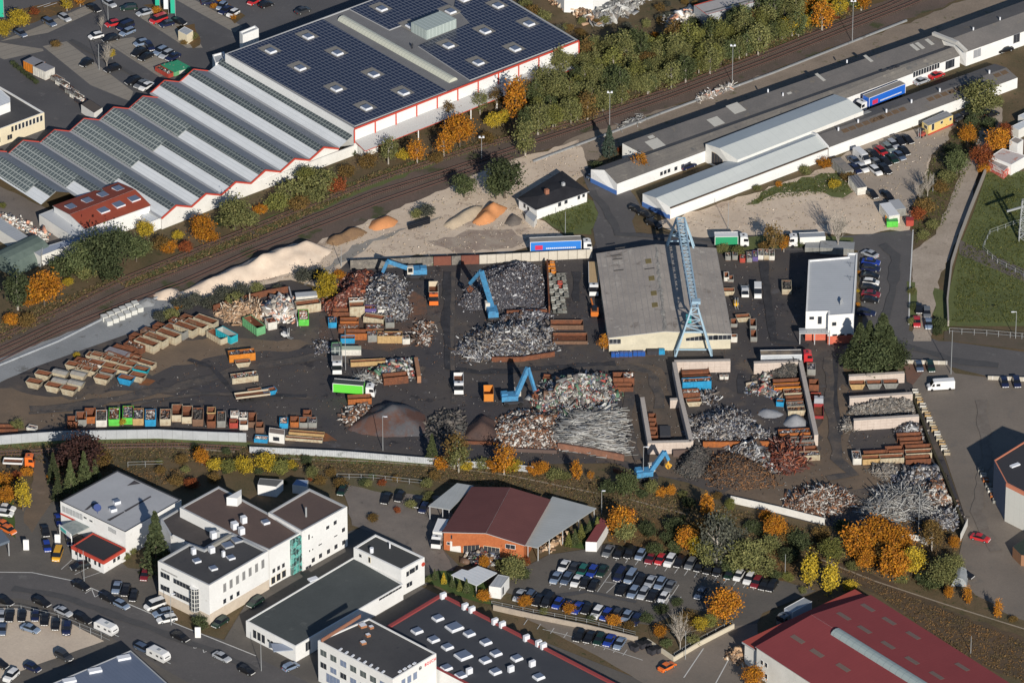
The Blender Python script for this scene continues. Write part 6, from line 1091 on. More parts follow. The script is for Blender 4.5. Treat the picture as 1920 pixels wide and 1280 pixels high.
rolloff(659, 653, 40, 0, 'white', 'pale truck box with red end below the blue box', 5., 2., 1.8, lid=mat('pale_green_cover', (.45, .5, .4))); t = flat('weigh_cabin', 'small green framed glass cabin beside the pale truck box', 'cabin', [(621, 651), (640, 650), (641, 641), (622, 642)], 2.8, GLASSROOF, mat('cabin_flat', (.13, .13, .14)), SK['green'], .1, .15)
rolloff(741, 703, 40, -4, 'rusty', 'brown container in front of the mixed scrap bay', 6.4, 2.4, 2.2); rolloff(674, 744, 40, -2, 'orange rust', 'rust lined container below the green lorry', 6., 2.2, 1.8)
rolloff(1159, 703, 3, 40, 'rusty', 'left rusty container beside the mixed heap', 3., 2.6, 2.3); rolloff(1179, 703, 3, 40, 'rusty', 'right rusty container beside the mixed heap', 3., 2.6, 2.3, FILL['white']); rolloff(1169, 722, 40, 0, 'rusty', 'low rusty container with cream rim below the two', 5., 2.2, 1.5)
rolloff(1063, 605, 40, 0, 'brown', 'brown flat container beside the crate stacks', 8.5, 3., 1.4); rolloff(1069, 632, 40, 0, 'brown', 'wide worn platform container below the brown flat one', 9., 4.5, 1.)
for i, (x, y, c, L, fl, lb) in enumerate([(1303, 690, 'rusty', 7., None, 'uppermost rusty container inside the block wall'), (1305, 700, 'rusty', 7.2, None, 'second rusty container inside the block wall'), (1306, 712, 'blue', 7.4, 'rust mixed', 'bright blue container inside the block wall'), (1296, 733, 'rusty', 4.4, 'white', 'rusty skip container below the bright blue one'), (1475, 714, 'rusty', 7., None, 'red brown container in the right bay'), (1476, 722, 'orange', 7., None, 'orange container in the right bay'), (1487, 733, 'beige', 4.8, 'rust', 'cream container with brown load in the right bay'), (1490, 745, 'rusty', 4.6, None, 'small rusty container along the right bay wall'), (1491, 757, 'grey', 4.4, 'cable', 'grey container with cable in the right bay'), (1493, 766, 'beige', 4.4, 'brown', 'lowest cream container above the grey tarpaulin'),
      (1489, 808, 'orange rust', 8., 'grey', 'long rusty container along the front of the right bay'), (1504, 822, 'grey', 5.8, 'dark', 'grey container at the end of the block wall'), (1510, 832, 'grey', 5., 'cable', 'second grey container below the block wall end'), (1514, 840, 'rusty', 4.8, None, 'rusty container between grey and cream containers'), (1518, 850, 'beige', 5., 'grey', 'cream container nearest the red scrap heap'),
      (1705, 815, 'rusty', 6.4, None, 'back rusty container by the dark hedge fence'), (1708, 824, 'rusty', 5.8, None, 'next rusty container by the dark hedge fence'), (1722, 837, 'rusty', 6.6, None, 'long rust brown container by the autumn bush'), (1677, 840, 'rusty', 4.6, None, 'rust brown skip in the middle of the container row'), (1643, 848, 'rusty', 6.4, None, 'left rust brown container of the container row'), (1722, 846, 'beige', 6.6, None, 'cream rimmed container of the container row'), (1721, 857, 'rusty', 6.4, None, 'front right rusty container of the row'), (1672, 855, 'beige', 6., None, 'cream container of the front row'), (1633, 857, 'tan', 4.4, None, 'sandy container of the front row')]):
    rolloff(x, y, 40, -2, c, lb, L, 2.1, 1.7 if i != 2 else 2.6, FILL[fl] if fl else None)
skip(1301, 750, 40, -2, 'beige', 'cream skip below the rusty skip container', 4., 2., 1.5); rolloff(1606, 852, 8, 40, 'white', 'white wire bin with blue scrap at the left end of the row', 4., 2., 2., FILL['silver'])
for i, (x, y) in enumerate(((1607, 717), (1639, 716), (1670, 715))): skip(x, y, 40, -1, ('tan', 'grey', 'grey')[i], f"{('sandy', 'left grey', 'right grey')[i]} trough skip under the big fir, against the concrete wall", 4., 2.2, 1.7)
for i, (x, y) in enumerate(((1223, 779), (1225, 796), (1226, 812))): rolloff(x, y, 2, 40, 'rusty', f"rusty bin in the small walled bay, {nth(i)} from the back", 2.4, 1.8, 1.7)
rolloff(1247, 808, 2, 40, 'dark', 'flat dark covered container in the small walled bay', 5., 2.6, 1., lid=mat('dark_cover', (.06, .062, .07)))
for i, (x, y) in enumerate(((1353, 704), (1362, 704))): rolloff(x, y, 2, 40, 'white', f"{('left', 'right')[i]} of two small white bins against the block wall", .9, .9, 1.1)
rolloff(1526, 716, 2, 40, 'rusty', 'rust brown skip outside the block wall', 3., 2.4, 2.); rolloff(1530, 739, 40, 0, 'red', 'red bin outside the block wall', 2.6, 1.4, 1.6); rolloff(1521, 686, 2, 40, 'grey', 'grey lattice rack outside the block wall', 3.6, 2., 2., FILL['grey']); rolloff(1463, 751, 40, 3, 'blue', 'blue tub standing in front of the right bay', 1.9, 1.7, 1.5)
skip(1366, 543, 40, 0, 'beige', 'cream skip with scrap beside the hall wall', 3.2, 2., 1.5); skip(1393, 592, 40, -3, 'beige', 'cream skip with dark load beside the hall corner', 3.8, 2., 1.5); rolloff(1475, 534, 2, 40, 'beige', 'cream and orange container in the middle of the right yard', 5., 2.4, 1.7, FILL['dark'])
rolloff(1376, 602, 2, 40, 'grey', 'grey bin at the hall corner', 3., 1.6, 1.2); rolloff(1376, 629, 2, 40, 'white', 'yellowish white box at the hall corner', 1.6, 1.6, 1.8); rolloff(1412, 604, 2, 40, 'grey', 'grey steel rack by the watermark free yard edge'.replace('watermark free ', 'open '), 4., 1.6, 1.6); rolloff(1413, 625, 2, 40, 'grey', 'lower grey steel rack at the yard edge', 4., 1.6, 1.6); rolloff(1362, 515, 2, 40, 'white', 'narrow white bin beside the hall wall', 3., 1.2, 1.4); rolloff(1370, 520, 2, 40, 'grey', 'grey bin right of the narrow white one', 2.4, 1.4, 1.)
skip(1040, 712, 40, 4, 'rusty', 'rusty skip at the foot of the mixed heap', 3., 2., 1.4); rolloff(1026, 705, 40, 3, 'rusty', 'small rusty bin left behind the mixed heap', 2., 1.6, 1.6)
rolloff(1668, 393, 20, 26, 'white', 'white storage container beside the yellow skip', 7.4, 3., 2.7, lid=PAINT['white']); rolloff(1682, 384, 20, 26, 'grey', 'grey roofed container beside the white storage container', 5.4, 3., 2.5, lid=TRIMGREY); rolloff(1669, 404, 40, -1, SK['orange'], 'yellow orange bin in front of the grey roofed container', 2.6, 1.4, 1.7, lid=paint('bin_yellow', (.75, .38, .02))); rolloff(1673, 413, 40, -1, 'bright green', 'green bin below the yellow bin on the concrete plot', 3., 1.8, 1.8, lid=paint('bin_green', (.03, .3, .06))); rolloff(1706, 411, 2, 40, 'red', 'red bin standing at the lane corner', 1.9, 1.9, 1.8, lid=paint('bin_red', (.35, .04, .03)))
rolloff(1580, 309, 32, 30, 'grey', 'grey weathered trailer beside the packed car yard', 8., 2.6, 2.6, lid=mat('weathered_top', (.3, .26, .22), c2=(.2, .19, .18), scale=.5)); rolloff(1608, 341, 24, 30, 'white', 'white storage container with slatted roof beside the weeds', 7., 2.6, 2.4, lid=mat('slat_top', (.2, .2, .21), stripe=(1, .8, .3, (.1, .1, .11))))
rolloff(1535, 459, 40, 2, 'grey', 'low concrete box behind the yard office', 7., 4., 1.6, lid=PALE); rolloff(1570, 460, 40, 2, 'grey', 'flat concrete shelter at the road behind the office', 9., 4., 2., lid=PALE)
# rubbish bins and blue drums
for i, (x, y) in enumerate([(1150, 662), (1158, 662), (1166, 661), (1174, 661), (1182, 661), (1191, 660), (1199, 660), (1206, 660)]): rolloff(x, y, 40, 0, 'deep blue', f"blue bin along the hall front, {nth(i)} from the left", 1., .9, 1.2, group='blue bins along the hall front', lid=paint('bin_blue', (.02, .08, .33)), name='wheeled_bin', cat='bin')
for i, (x, y, c) in enumerate([(1219, 657, 'dark'), (1230, 657, 'dark'), (1241, 656, 'blue')]): rolloff(x, y, 40, 0, c, f"{('left dark', 'right dark', 'bright blue')[i]} large bin beside the blue bin row", 1.5, 1.2, 1.3, lid=SK[c], name='wheeled_bin', cat='bin')
for i, (x, y) in enumerate(((1190, 1210), (1203, 1205), (1214, 1203), (1222, 1216), (1233, 1213))): rolloff(x, y, 30, 16, 'dark', f"black rubbish bin below the wall corner, {nth(i)} from the left", 1.7, 1.3, 1.5, lid=RUBBER, name='wheeled_bin', cat='bin', group='black rubbish bins')
# crate stacks beside the big heap
CR = mat('crate_wire', (.3, .3, .28), c2=(.12, .13, .12), scale=2.5, coord='obj', objvar=.5)
def crate(x, y, z, col, label, s=1.25, grp='stacked scrap crates'):
    p = P(x, y, z); t = thing('crate', label, 'crate', (0, 0, 0), grp); t['_o'] = (0, 0, 0); b = MB(); h = .9
    for k in (-1, 1): b.box(k * s / 2, 0, .1, h, .06, s); b.box(0, k * s * .45, .1, h, s, .06)
    b.build('crate_side', col, t); MB().box(0, 0, .05, h * .7, s * .95, s * .85).build('crate_fill', mat('crate_fill', (.2, .17, .14), c2=(.5, .48, .44), scale=2., coord='pos', lo=.48, hi=.56), t); t.location = p
n = 0
for r in range(13):
    for c in range(3 if r < 2 or r > 8 else 4):
        x, y = 1027 + c * 8.6 + r * 1.2, 497 + r * 7.4
        if r < 3 and c > 1: continue
        for lv in range(1 + ((r + c) % 2)):
            col = SK['orange'] if r < 3 else (SK['red'] if (c == 2 and r in (5, 6)) else CR); n += 1; crate(x, y, lv * .92, col, f"{'orange' if r < 3 else 'wire'} crate in the stacks by the hall, {('lower', 'upper')[lv]}, {ORD[r]} row, {nth(c)} across")
for i, (x, y, c) in enumerate([(1365, 477, 'grey'), (1378, 476, 'grey'), (1392, 481, 'red'), (1405, 478, 'grey'), (1416, 476, 'purple'), (1426, 473, 'white'), (1437, 473, 'beige'), (1447, 474, 'white')]):
    rolloff(x, y, 2, 40, c, f"{c.replace('beige', 'cream')} rack filled with small parts north of the right yard, {nth(i)} from the left", 3.6 if i > 2 else 2., 1.3, 1.5, FILL['mixed'], group='parts racks north of the yard', name='parts_rack', cat='rack')
for i in range(14): x, y = 1716 + i * 4.5 + (i % 2), 737 + i * 8.8; crate(x, y, 0, SK[('white', 'beige', 'tan')[i % 3]], f"pale crate outside the hedge fence, {nth(i)} from the far end", 1.5, 'pale crates along the hedge fence')
for i in range(7): x, y = 1839 + i * 4.6, 884 + i * 9.6; crate(x, y, 0, SK[('grey', 'white', 'orange rust')[i % 3]], f"crate beside the dark building, {nth(i)} from the far end", 1.4, 'crates by the dark building')
# white bales by the rails
for r in range(2):
    for i in range(6): p = P(196 + i * 11.5 + r * 8, 596 - i * 5 + r * 8, .6); tag(MB().box(p.x, p.y, 0, 1.3, 1.55, 1.9, .42).build('white_bale', mat('white_foil', (.62, .62, .58), c2=(.54, .54, .5), scale=1.5), origin=(p.x, p.y, 0)), f"white wrapped bale beside the rails, {nth(i)} from the left in the {('back', 'front')[r]} row", 'bale', 'white bales beside the rails')
# ---------------------------------------------------------------- heaps
def heap(name, label, px, h, fill=None, n=0, size=(.25, .9), shape='chunk', body=None, flat_=.0, cat='scrap heap', seed=1, slope=None, rough=.24, direc=None):
    pts = [P2(*q) for q in px]; pts = ragged(pts, .55 if n else .25, 2.2); rr = np.random.default_rng(seed); A = np.array([[p.x, p.y] for p in pts]); c0 = A.mean(0); t = thing(name, label, cat, (c0[0], c0[1], 0), 'heaps')
    x0, y0 = A.min(0) - .5; x1, y1 = A.max(0) + .5; st = .8; xs = np.arange(x0, x1 + st, st); ys = np.arange(y0, y1 + st, st); X, Y = np.meshgrid(xs, ys)
    def dist(x, y):
        ins = np.zeros(x.shape, bool); d = np.full(x.shape, 1e9)
        for i in range(len(A)):
            a, b = A[i], A[(i + 1) % len(A)]; c = ((a[1] > y) != (b[1] > y)) & (x < (b[0] - a[0]) * (y - a[1]) / (b[1] - a[1] + 1e-12) + a[0]); ins ^= c
            e = b - a; s = np.clip(((x - a[0]) * e[0] + (y - a[1]) * e[1]) / (e @ e), 0, 1); d = np.minimum(d, np.hypot(x - a[0] - s * e[0], y - a[1] - s * e[1]))
        return np.where(ins, d, -d)
    ph = rr.uniform(0, 6.3, 8); fr = rr.uniform(.25, 1.1, (8, 2)) * rr.choice([-1, 1], (8, 2))
    def nz(x, y): return sum(np.sin(fr[k, 0] * x + fr[k, 1] * y + ph[k]) for k in range(8)) / 8
    dm = max(1., dist(X, Y).max() * (1 - flat_)); 
    def Z(x, y): d = np.clip(dist(x, y) / dm, -.3, 1); return h * (.86 if n else 1) * np.where(d > 0, d ** .85, d) * (1 + rough * 1.6 * nz(x, y)) + .04
    D = dist(X, Y); ZZ = Z(X, Y); keep = D > -st * 1.05; ZZ = np.where(D < 0, np.minimum(ZZ, -.05), ZZ); idx = -np.ones(X.shape, int); idx[keep] = np.arange(keep.sum()); V = np.stack([X[keep] - c0[0], Y[keep] - c0[1], ZZ[keep]], 1); F = []
    for j in range(X.shape[0] - 1):
        for i in range(X.shape[1] - 1):
            q = [idx[j, i], idx[j, i + 1], idx[j + 1, i + 1], idx[j + 1, i]]
            if min(q) >= 0: F.append(q)
    me = bpy.data.meshes.new('mound'); me.from_pydata(V.tolist(), [], F); me.materials.append(body or FILLB.get(fill, MUD)); me.polygons.foreach_set('use_smooth', [True] * len(F)); me.update(); link('mound', me, t)
    if n:
        out = []; k = 0
        while len(out) < n and k < 60:
            k += 1; q = rr.uniform([x0 - 1.5, y0 - 1.5], [x1 + 1.5, y1 + 1.5], (n, 2)); q = q[dist(q[:, 0], q[:, 1]) > .15 - 2.2 * rr.uniform(0, 1, n) ** 6]; out += q.tolist()
        q = np.array(out[:n]); z = np.maximum(Z(q[:, 0], q[:, 1]), .03); N = len(q); big = np.exp(rr.normal(0, .38, N)) * np.where(rr.uniform(0, 1, N) < .02, 1.7, 1.)
        if shape == 'rod': L = rr.uniform(2., 6., N) * size[1]; W = rr.uniform(.08, .2, N); T_ = W.copy()
        elif shape == 'sheet': L = rr.uniform(*size, N) * 1.3; W = L * rr.uniform(.3, .9, N); T_ = rr.uniform(.04, .12, N)
        elif shape == 'stick': L = rr.uniform(*size, N) * 2.2; W = rr.uniform(.1, .28, N); T_ = rr.uniform(.06, .2, N)
        else: L = rr.uniform(*size, N); W = L * rr.uniform(.35, .9, N); T_ = L * rr.uniform(.15, .6, N)
        if shape != 'rod': L = L * big; W = W * big
        d = rr.normal(0, 1, (N, 3)); d[:, 2] *= .45
        if direc is not None: d = d * .3 + np.array(direc)
        d /= np.linalg.norm(d, axis=1)[:, None]; r = rr.normal(0, 1, (N, 3)); s = np.cross(d, r); s /= np.linalg.norm(s, axis=1)[:, None]; u = np.cross(d, s)
        if shape in ('sheet',): pass
        C = np.stack([q[:, 0] - c0[0], q[:, 1] - c0[1], z + T_ * .3 + rr.uniform(0, .25, N)], 1); v = []
        for a, b, c in ((-1, -1, -1), (1, -1, -1), (1, 1, -1), (-1, 1, -1), (-1, -1, 1), (1, -1, 1), (1, 1, 1), (-1, 1, 1)): v.append(C + d * (L / 2 * a)[:, None] + s * (W / 2 * b)[:, None] + u * (T_ / 2 * c)[:, None])
        V = np.stack(v, 1).reshape(-1, 3); f0 = np.array([[0, 3, 2, 1], [4, 5, 6, 7], [0, 1, 5, 4], [1, 2, 6, 5], [2, 3, 7, 6], [3, 0, 4, 7]]); F = (np.arange(N)[:, None, None] * 8 + f0[None]).reshape(-1, 4)
        me = bpy.data.meshes.new('scrap_pieces'); me.vertices.add(len(V)); me.vertices.foreach_set('co', V.ravel()); me.loops.add(F.size); me.loops.foreach_set('vertex_index', F.ravel()); me.polygons.add(len(F)); me.polygons.foreach_set('loop_start', np.arange(len(F)) * 4); me.update(calc_edges=True); me.materials.append(FILL[fill]); o = link('scrap_pieces', me, t); o['kind'] = 'stuff'
    return t
FILLB = {'silver': mat('mound_silver', (.16, .16, .17), c2=(.08, .08, .09), scale=1.2, fine=.3), 'rust': mat('mound_rust', (.15, .045, .03), c2=(.09, .035, .028), scale=.8, fine=.3), 'mixed': mat('mound_mixed', (.12, .1, .09), c2=(.06, .055, .055), scale=1., fine=.3), 'rust mixed': mat('mound_rust_mixed', (.16, .09, .06), c2=(.08, .055, .045), scale=.8, fine=.3),
         'grey': mat('mound_grey', (.085, .085, .1), c2=(.055, .055, .065), scale=.5, spots=[((.2, .11, .07), .22, .66)], fine=.3), 'rods': mat('mound_rods', (.12, .12, .12), fine=.3), 'white': mat('mound_white', (.35, .3, .25), c2=(.2, .17, .15), scale=1., fine=.3), 'wood': mat('mound_wood', (.35, .23, .14), c2=(.22, .15, .1), scale=1., fine=.3), 'brown': mat('mound_brown', (.12, .075, .048), c2=(.085, .06, .045), scale=.25, spots=[((.22, .11, .05), .2, .62)], fine=.25), 'dark': mat('mound_dark', (.085, .08, .075), c2=(.06, .058, .055), scale=.4, fine=.3), 'cable': mat('mound_cable', (.17, .155, .14), c2=(.09, .085, .08), scale=.9, fine=.3)}
SANDW = mat('white_sand', (.74, .61, .48), c2=(.62, .5, .39), scale=.3, fine=.06); SANDO = mat('orange_sand', (.66, .29, .12), c2=(.56, .25, .105), scale=.4, fine=.08); SOIL = mat('brown_soil_heap', (.26, .16, .085), c2=(.2, .125, .075), scale=.5, fine=.15)
heap('sand_heap', 'long whitish sand heap beside the railway', [(340, 548), (372, 530), (420, 510), (480, 483), (545, 460), (575, 456), (625, 470), (600, 492), (545, 512), (470, 530), (385, 556)], 3.7, body=SANDW, cat='sand heap', seed=3, rough=.26)
heap('sand_heap', 'small pale sand heap left of the long whitish one', [(285, 552), (305, 543), (330, 541), (342, 552), (330, 566), (296, 563)], 1.8, body=SANDW, cat='sand heap', seed=4); heap('sand_heap', 'small grey sand heap beside the white bales', [(255, 566), (275, 558), (292, 560), (290, 574), (262, 578)], 1.4, body=PALE, cat='sand heap', seed=5)
heap('sand_heap', 'bright orange sand heap in the middle of the gravel yard', [(690, 428), (697, 414), (725, 404), (747, 415), (738, 426), (705, 434)], 1.7, body=SANDO, cat='sand heap', seed=6); heap('soil_heap', 'brown soil heap left of the bright orange sand', [(610, 457), (615, 446), (650, 432), (672, 427), (690, 436), (665, 450), (630, 462)], 1.8, body=SOIL, cat='soil heap', seed=7)
heap('sand_heap', 'pale yellowish sand heap near the black pipes', [(830, 424), (850, 406), (880, 390), (905, 386), (900, 402), (872, 420), (850, 432)], 1.5, body=mat('pale_sand', (.55, .44, .31), c2=(.48, .39, .28), scale=.5), cat='sand heap', seed=8); heap('sand_heap', 'triple humped orange sand heap below the green trees', [(884, 418), (892, 408), (905, 392), (925, 382), (952, 390), (944, 400), (918, 420), (898, 424)], 2.1, body=SANDO, cat='sand heap', seed=9, rough=.35); heap('soil_heap', 'small grey brown heap at the corner of the black roofed house', [(945, 420), (952, 408), (965, 402), (980, 412), (975, 422), (958, 426)], 1.5, body=mat('grey_brown_heap', (.2, .17, .145), c2=(.15, .13, .115), scale=.5), cat='soil heap', seed=10)
heap('scrap_heap', 'dark red rusty scrap heap at the left of the yard', [(604, 578), (636, 540), (664, 516), (690, 512), (700, 540), (680, 575), (650, 588), (622, 590)], 3.6, 'rust', 3600, (.22, .7), seed=11)
heap('scrap_heap', 'silver grey scrap heap touching the dark red one', [(672, 568), (682, 532), (704, 515), (738, 518), (762, 536), (768, 572), (758, 602), (726, 604), (690, 590)], 4.0, 'silver', 4200, (.2, .62), seed=12)
heap('scrap_heap', 'largest dark grey heap of fine shredded scrap', [(862, 572), (874, 540), (892, 515), (925, 500), (975, 493), (1012, 502), (1024, 530), (1024, 566), (1010, 578), (940, 580), (880, 582)], 5.6, 'grey', 8500, (.13, .36), seed=13, rough=.1)
heap('scrap_heap', 'low dark heap below the largest shredded heap', [(930, 600), (975, 582), (1024, 580), (1028, 604), (990, 608), (945, 612)], 1.8, 'grey', 700, (.2, .7), seed=14)
heap('scrap_heap', 'white silver heap of loose sheet scrap in the centre', [(853, 660), (868, 636), (900, 618), (950, 606), (1010, 608), (1036, 618), (1040, 655), (1000, 666), (940, 672), (880, 678)], 3.4, 'silver', 5200, (.22, .75), 'stick', seed=15)
heap('scrap_heap', 'high colourful heap of mixed appliances and sheets', [(998, 752), (1008, 736), (1035, 716), (1075, 708), (1130, 704), (1152, 714), (1154, 746), (1130, 766), (1060, 772), (1012, 770)], 5.2, 'mixed', 5600, (.25, .9), 'sheet', seed=16)
heap('scrap_heap', 'dark coloured strip of junk between mixed heap and rods', [(1030, 782), (1046, 764), (1100, 762), (1150, 764), (1156, 778), (1100, 784), (1050, 800)], 1.8, 'mixed', 650, (.4, 1.5), 'stick', seed=17)
heap('scrap_heap', 'brown and silver heap of mixed scrap at the lower edge', [(930, 818), (940, 788), (960, 776), (1005, 772), (1048, 790), (1056, 824), (1040, 842), (985, 842), (942, 836)], 3.6, 'rust mixed', 4800, (.22, .75), seed=18)
heap('rod_stack', 'wide stack of straight grey steel rods', [(1040, 828), (1058, 792), (1105, 774), (1156, 774), (1168, 852), (1110, 848), (1050, 838)], 2.6, 'rods', 1700, (1, 1.2), 'rod', flat_=.5, seed=19, direc=(1, -.12, 0.), cat='rod stack')
heap('turnings_heap', 'pyramid heap of brown and grey metal turnings', [(650, 806), (668, 786), (700, 762), (735, 754), (772, 762), (796, 776), (800, 806), (792, 818), (720, 820), (680, 815)], 4.4, body=mat('turnings', (.115, .062, .048), c2=(.1, .098, .105), scale=.09, lo=.45, hi=.55, spots=[((.2, .08, .04), .1, .66)], fine=.15), cat='turnings heap', seed=20, rough=.13)
heap('turnings_heap', 'lower brown turnings heap right of the pyramid', [(870, 822), (876, 800), (890, 786), (910, 778), (930, 790), (936, 812), (930, 826), (900, 828)], 3., body=mat('turnings_brown', (.1, .06, .048), c2=(.08, .055, .05), scale=.3, fine=.2), cat='turnings heap', seed=21, rough=.08); heap('turnings_heap', 'dark grey lumpy heap between the two turnings heaps', [(800, 816), (806, 784), (830, 772), (862, 774), (872, 800), (866, 822), (830, 824)], 1.8, 'dark', 700, (.3, .9), cat='turnings heap', seed=22, rough=.3)
heap('turnings_heap', 'rust and scrap spill beside the brown pyramid', [(640, 782), (655, 766), (690, 762), (698, 772), (672, 792), (652, 800)], 1.4, 'rust mixed', 320, (.3, .9), seed=23)
heap('scrap_heap', 'silver blue aluminium heap inside the block walls', [(1286, 824), (1292, 796), (1318, 780), (1358, 768), (1400, 776), (1410, 800), (1446, 816), (1450, 828), (1370, 828)], 3., 'silver', 4600, (.2, .62), 'stick', seed=24)
heap('scrap_heap', 'small bright scrap spill beside the cream skip', [(1312, 752), (1314, 736), (1330, 732), (1345, 748), (1335, 756)], .9, 'silver', 260, (.3, .8), 'stick', seed=25)
heap('cable_heap', 'dark grey cable heap below the small walled bay', [(1268, 886), (1282, 858), (1300, 846), (1320, 842), (1326, 862), (1322, 888), (1298, 898)], 3.4, 'dark', 1300, (.15, .5), 'stick', seed=26, cat='cable heap', rough=.08); heap('cable_heap', 'broad brown heap of turnings below the rust wall', [(1322, 892), (1332, 862), (1365, 848), (1400, 856), (1436, 880), (1458, 902), (1440, 916), (1380, 918), (1335, 910)], 3.6, 'brown', 2000, (.15, .45), 'stick', seed=27, cat='turnings heap', rough=.06)
heap('scrap_heap', 'heap of white appliances below the rust wall', [(1368, 846), (1386, 836), (1430, 840), (1452, 860), (1460, 886), (1430, 872), (1400, 862)], 2.4, 'silver', 750, (.4, 1.2), 'sheet', seed=28); heap('scrap_heap', 'red rusty heap between block wall and white appliances', [(1438, 868), (1440, 832), (1470, 826), (1496, 836), (1512, 866), (1496, 884), (1460, 886)], 2.8, 'rust', 1500, (.3, 1.3), 'stick', seed=29)
heap('scrap_heap', 'mixed pale heap behind the white fence at the right', [(1474, 952), (1484, 930), (1510, 914), (1555, 912), (1590, 926), (1598, 950), (1560, 966), (1510, 966)], 3.2, 'rust mixed', 1900, (.3, 1.1), 'stick', seed=30); heap('pipe_heap', 'tangled heap of long grey pipes at the right', [(1615, 960), (1640, 928), (1690, 912), (1730, 918), (1760, 950), (1740, 972), (1680, 974)], 2.6, 'rods', 620, (1, 1.3), 'rod', seed=31, cat='pipe heap'); heap('scrap_heap', 'rusty heap right of the tangled pipes', [(1722, 936), (1726, 908), (1760, 902), (1776, 924), (1782, 950), (1756, 956)], 2.6, 'rust mixed', 1100, (.3, .9), seed=32)
heap('scrap_heap', 'silver spill at the right corner of the yard', [(1735, 980), (1748, 960), (1780, 954), (1802, 974), (1790, 990), (1756, 992)], 1.8, 'silver', 900, (.25, .9), 'stick', seed=33); heap('scrap_heap', 'blue white scrap heap below the container row', [(1680, 902), (1692, 882), (1725, 876), (1758, 882), (1772, 898), (1740, 910), (1700, 912)], 2.2, 'silver', 1200, (.3, 1.), seed=34); heap('scrap_heap', 'grey sorted heap left of the blue white one', [(1636, 888), (1640, 874), (1672, 872), (1678, 888), (1660, 898)], 1.2, 'cable', 380, (.3, .9), 'stick', seed=35)
heap('cable_heap', 'long grey cable heap against the upper pink wall', [(1590, 776), (1600, 766), (1635, 758), (1690, 752), (1714, 758), (1716, 776), (1650, 780)], 2.8, 'cable', 2000, (.2, .6), 'stick', seed=36, cat='cable heap', rough=.3); heap('cable_heap', 'small round cable heap at the left end of the lower pink wall', [(1577, 802), (1582, 788), (1598, 788), (1600, 806), (1588, 808)], 1.4, 'cable', 340, (.2, .6), 'stick', seed=37, cat='cable heap'); heap('scrap_heap', 'blue and white scrap heap against the lower pink wall', [(1680, 812), (1690, 800), (1712, 796), (1728, 806), (1724, 818), (1700, 820)], 2., 'silver', 620, (.3, 1.), seed=38)
heap('cable_heap', 'dark brown cable heap against the upper block wall', [(1440, 708), (1460, 694), (1480, 684), (1498, 684), (1502, 708), (1470, 712)], 3., 'dark', 1000, (.2, .7), 'stick', seed=39, cat='cable heap'); heap('tarpaulin_heap', 'grey tarpaulin covered heap in the right bay', [(1468, 796), (1478, 780), (1500, 778), (1516, 792), (1510, 802), (1482, 804)], 2.2, body=mat('grey_tarpaulin', (.3, .31, .33), c2=(.24, .25, .27), scale=.6), cat='covered heap', seed=40, rough=.2); heap('tarpaulin_heap', 'flatter grey tarpaulin heap left of the covered one', [(1418, 776), (1430, 766), (1455, 768), (1472, 778), (1456, 784), (1432, 784)], .9, body=mat('grey_tarpaulin', (.3, .31, .33)), cat='covered heap', seed=41, rough=.3)
heap('scrap_heap', 'white foil and coloured scrap in front of the right bay', [(1400, 726), (1412, 722), (1450, 724), (1470, 736), (1462, 748), (1430, 742)], 1., 'mixed', 420, (.3, 1.), 'sheet', seed=42); heap('scrap_heap', 'red and white pieces below the upper block wall', [(1422, 712), (1430, 704), (1446, 704), (1446, 714)], .9, 'mixed', 110, (.3, .9), seed=43)
heap('wood_heap', 'tan heap of scrap wood behind the green container', [(408, 592), (430, 574), (470, 562), (488, 572), (492, 596), (470, 606), (430, 604)], 2.6, 'wood', 1300, (.3, 1.3), 'stick', seed=44, cat='wood heap'); heap('rubbish_heap', 'white rubbish heap beside the scrap wood', [(494, 594), (498, 572), (520, 560), (548, 562), (556, 588), (540, 604), (512, 602)], 2.8, 'white', 1200, (.3, 1.2), 'sheet', seed=45, cat='rubbish heap')
heap('scrap_heap', 'dark mixed scrap in the bay above the brown container', [(690, 712), (700, 696), (730, 682), (772, 678), (778, 704), (740, 712)], 2.2, 'mixed', 900, (.3, 1.1), seed=46); heap('scrap_heap', 'bundle of loose pipes beside the green lorry', [(666, 712), (672, 702), (694, 704), (706, 718), (694, 724)], 1., 'rods', 130, (.5, .5), 'rod', seed=47); heap('scrap_heap', 'wire scrap on the asphalt beside the cluster', [(776, 640), (782, 606), (800, 606), (806, 636), (796, 648)], 1., 'rust mixed', 380, (.3, .9), 'stick', seed=48); heap('scrap_heap', 'low silver spill left of the glass cabin', [(590, 652), (596, 640), (614, 640), (622, 662), (604, 664)], .6, 'silver', 330, (.2, .6), seed=49)
heap('stone_heap', 'long stack of grey stones at the foot of the white hall', [(1110, 34), (1128, 20), (1165, 2), (1200, -10), (1240, -14), (1190, 14), (1150, 40), (1120, 46)], 2., 'rods', 900, (.7, 1.8), 'sheet', seed=50, cat='stone stack'); heap('brick_heap', 'long orange brick stack left of the white hall', [(1040, 8), (1030, -10), (1060, -6), (1105, 20), (1124, 42), (1104, 42), (1070, 22)], 1.6, 'wood', 500, (.5, 1.2), seed=51, cat='brick stack', body=mat('brick_body', (.35, .13, .07))); heap('rubble_heap', 'white building bags beside the shelter roof', [(1244, 42), (1262, 28), (1300, 18), (1310, 30), (1280, 46), (1252, 50)], 1.4, 'white', 220, (.6, 1.5), seed=52, cat='material stack')
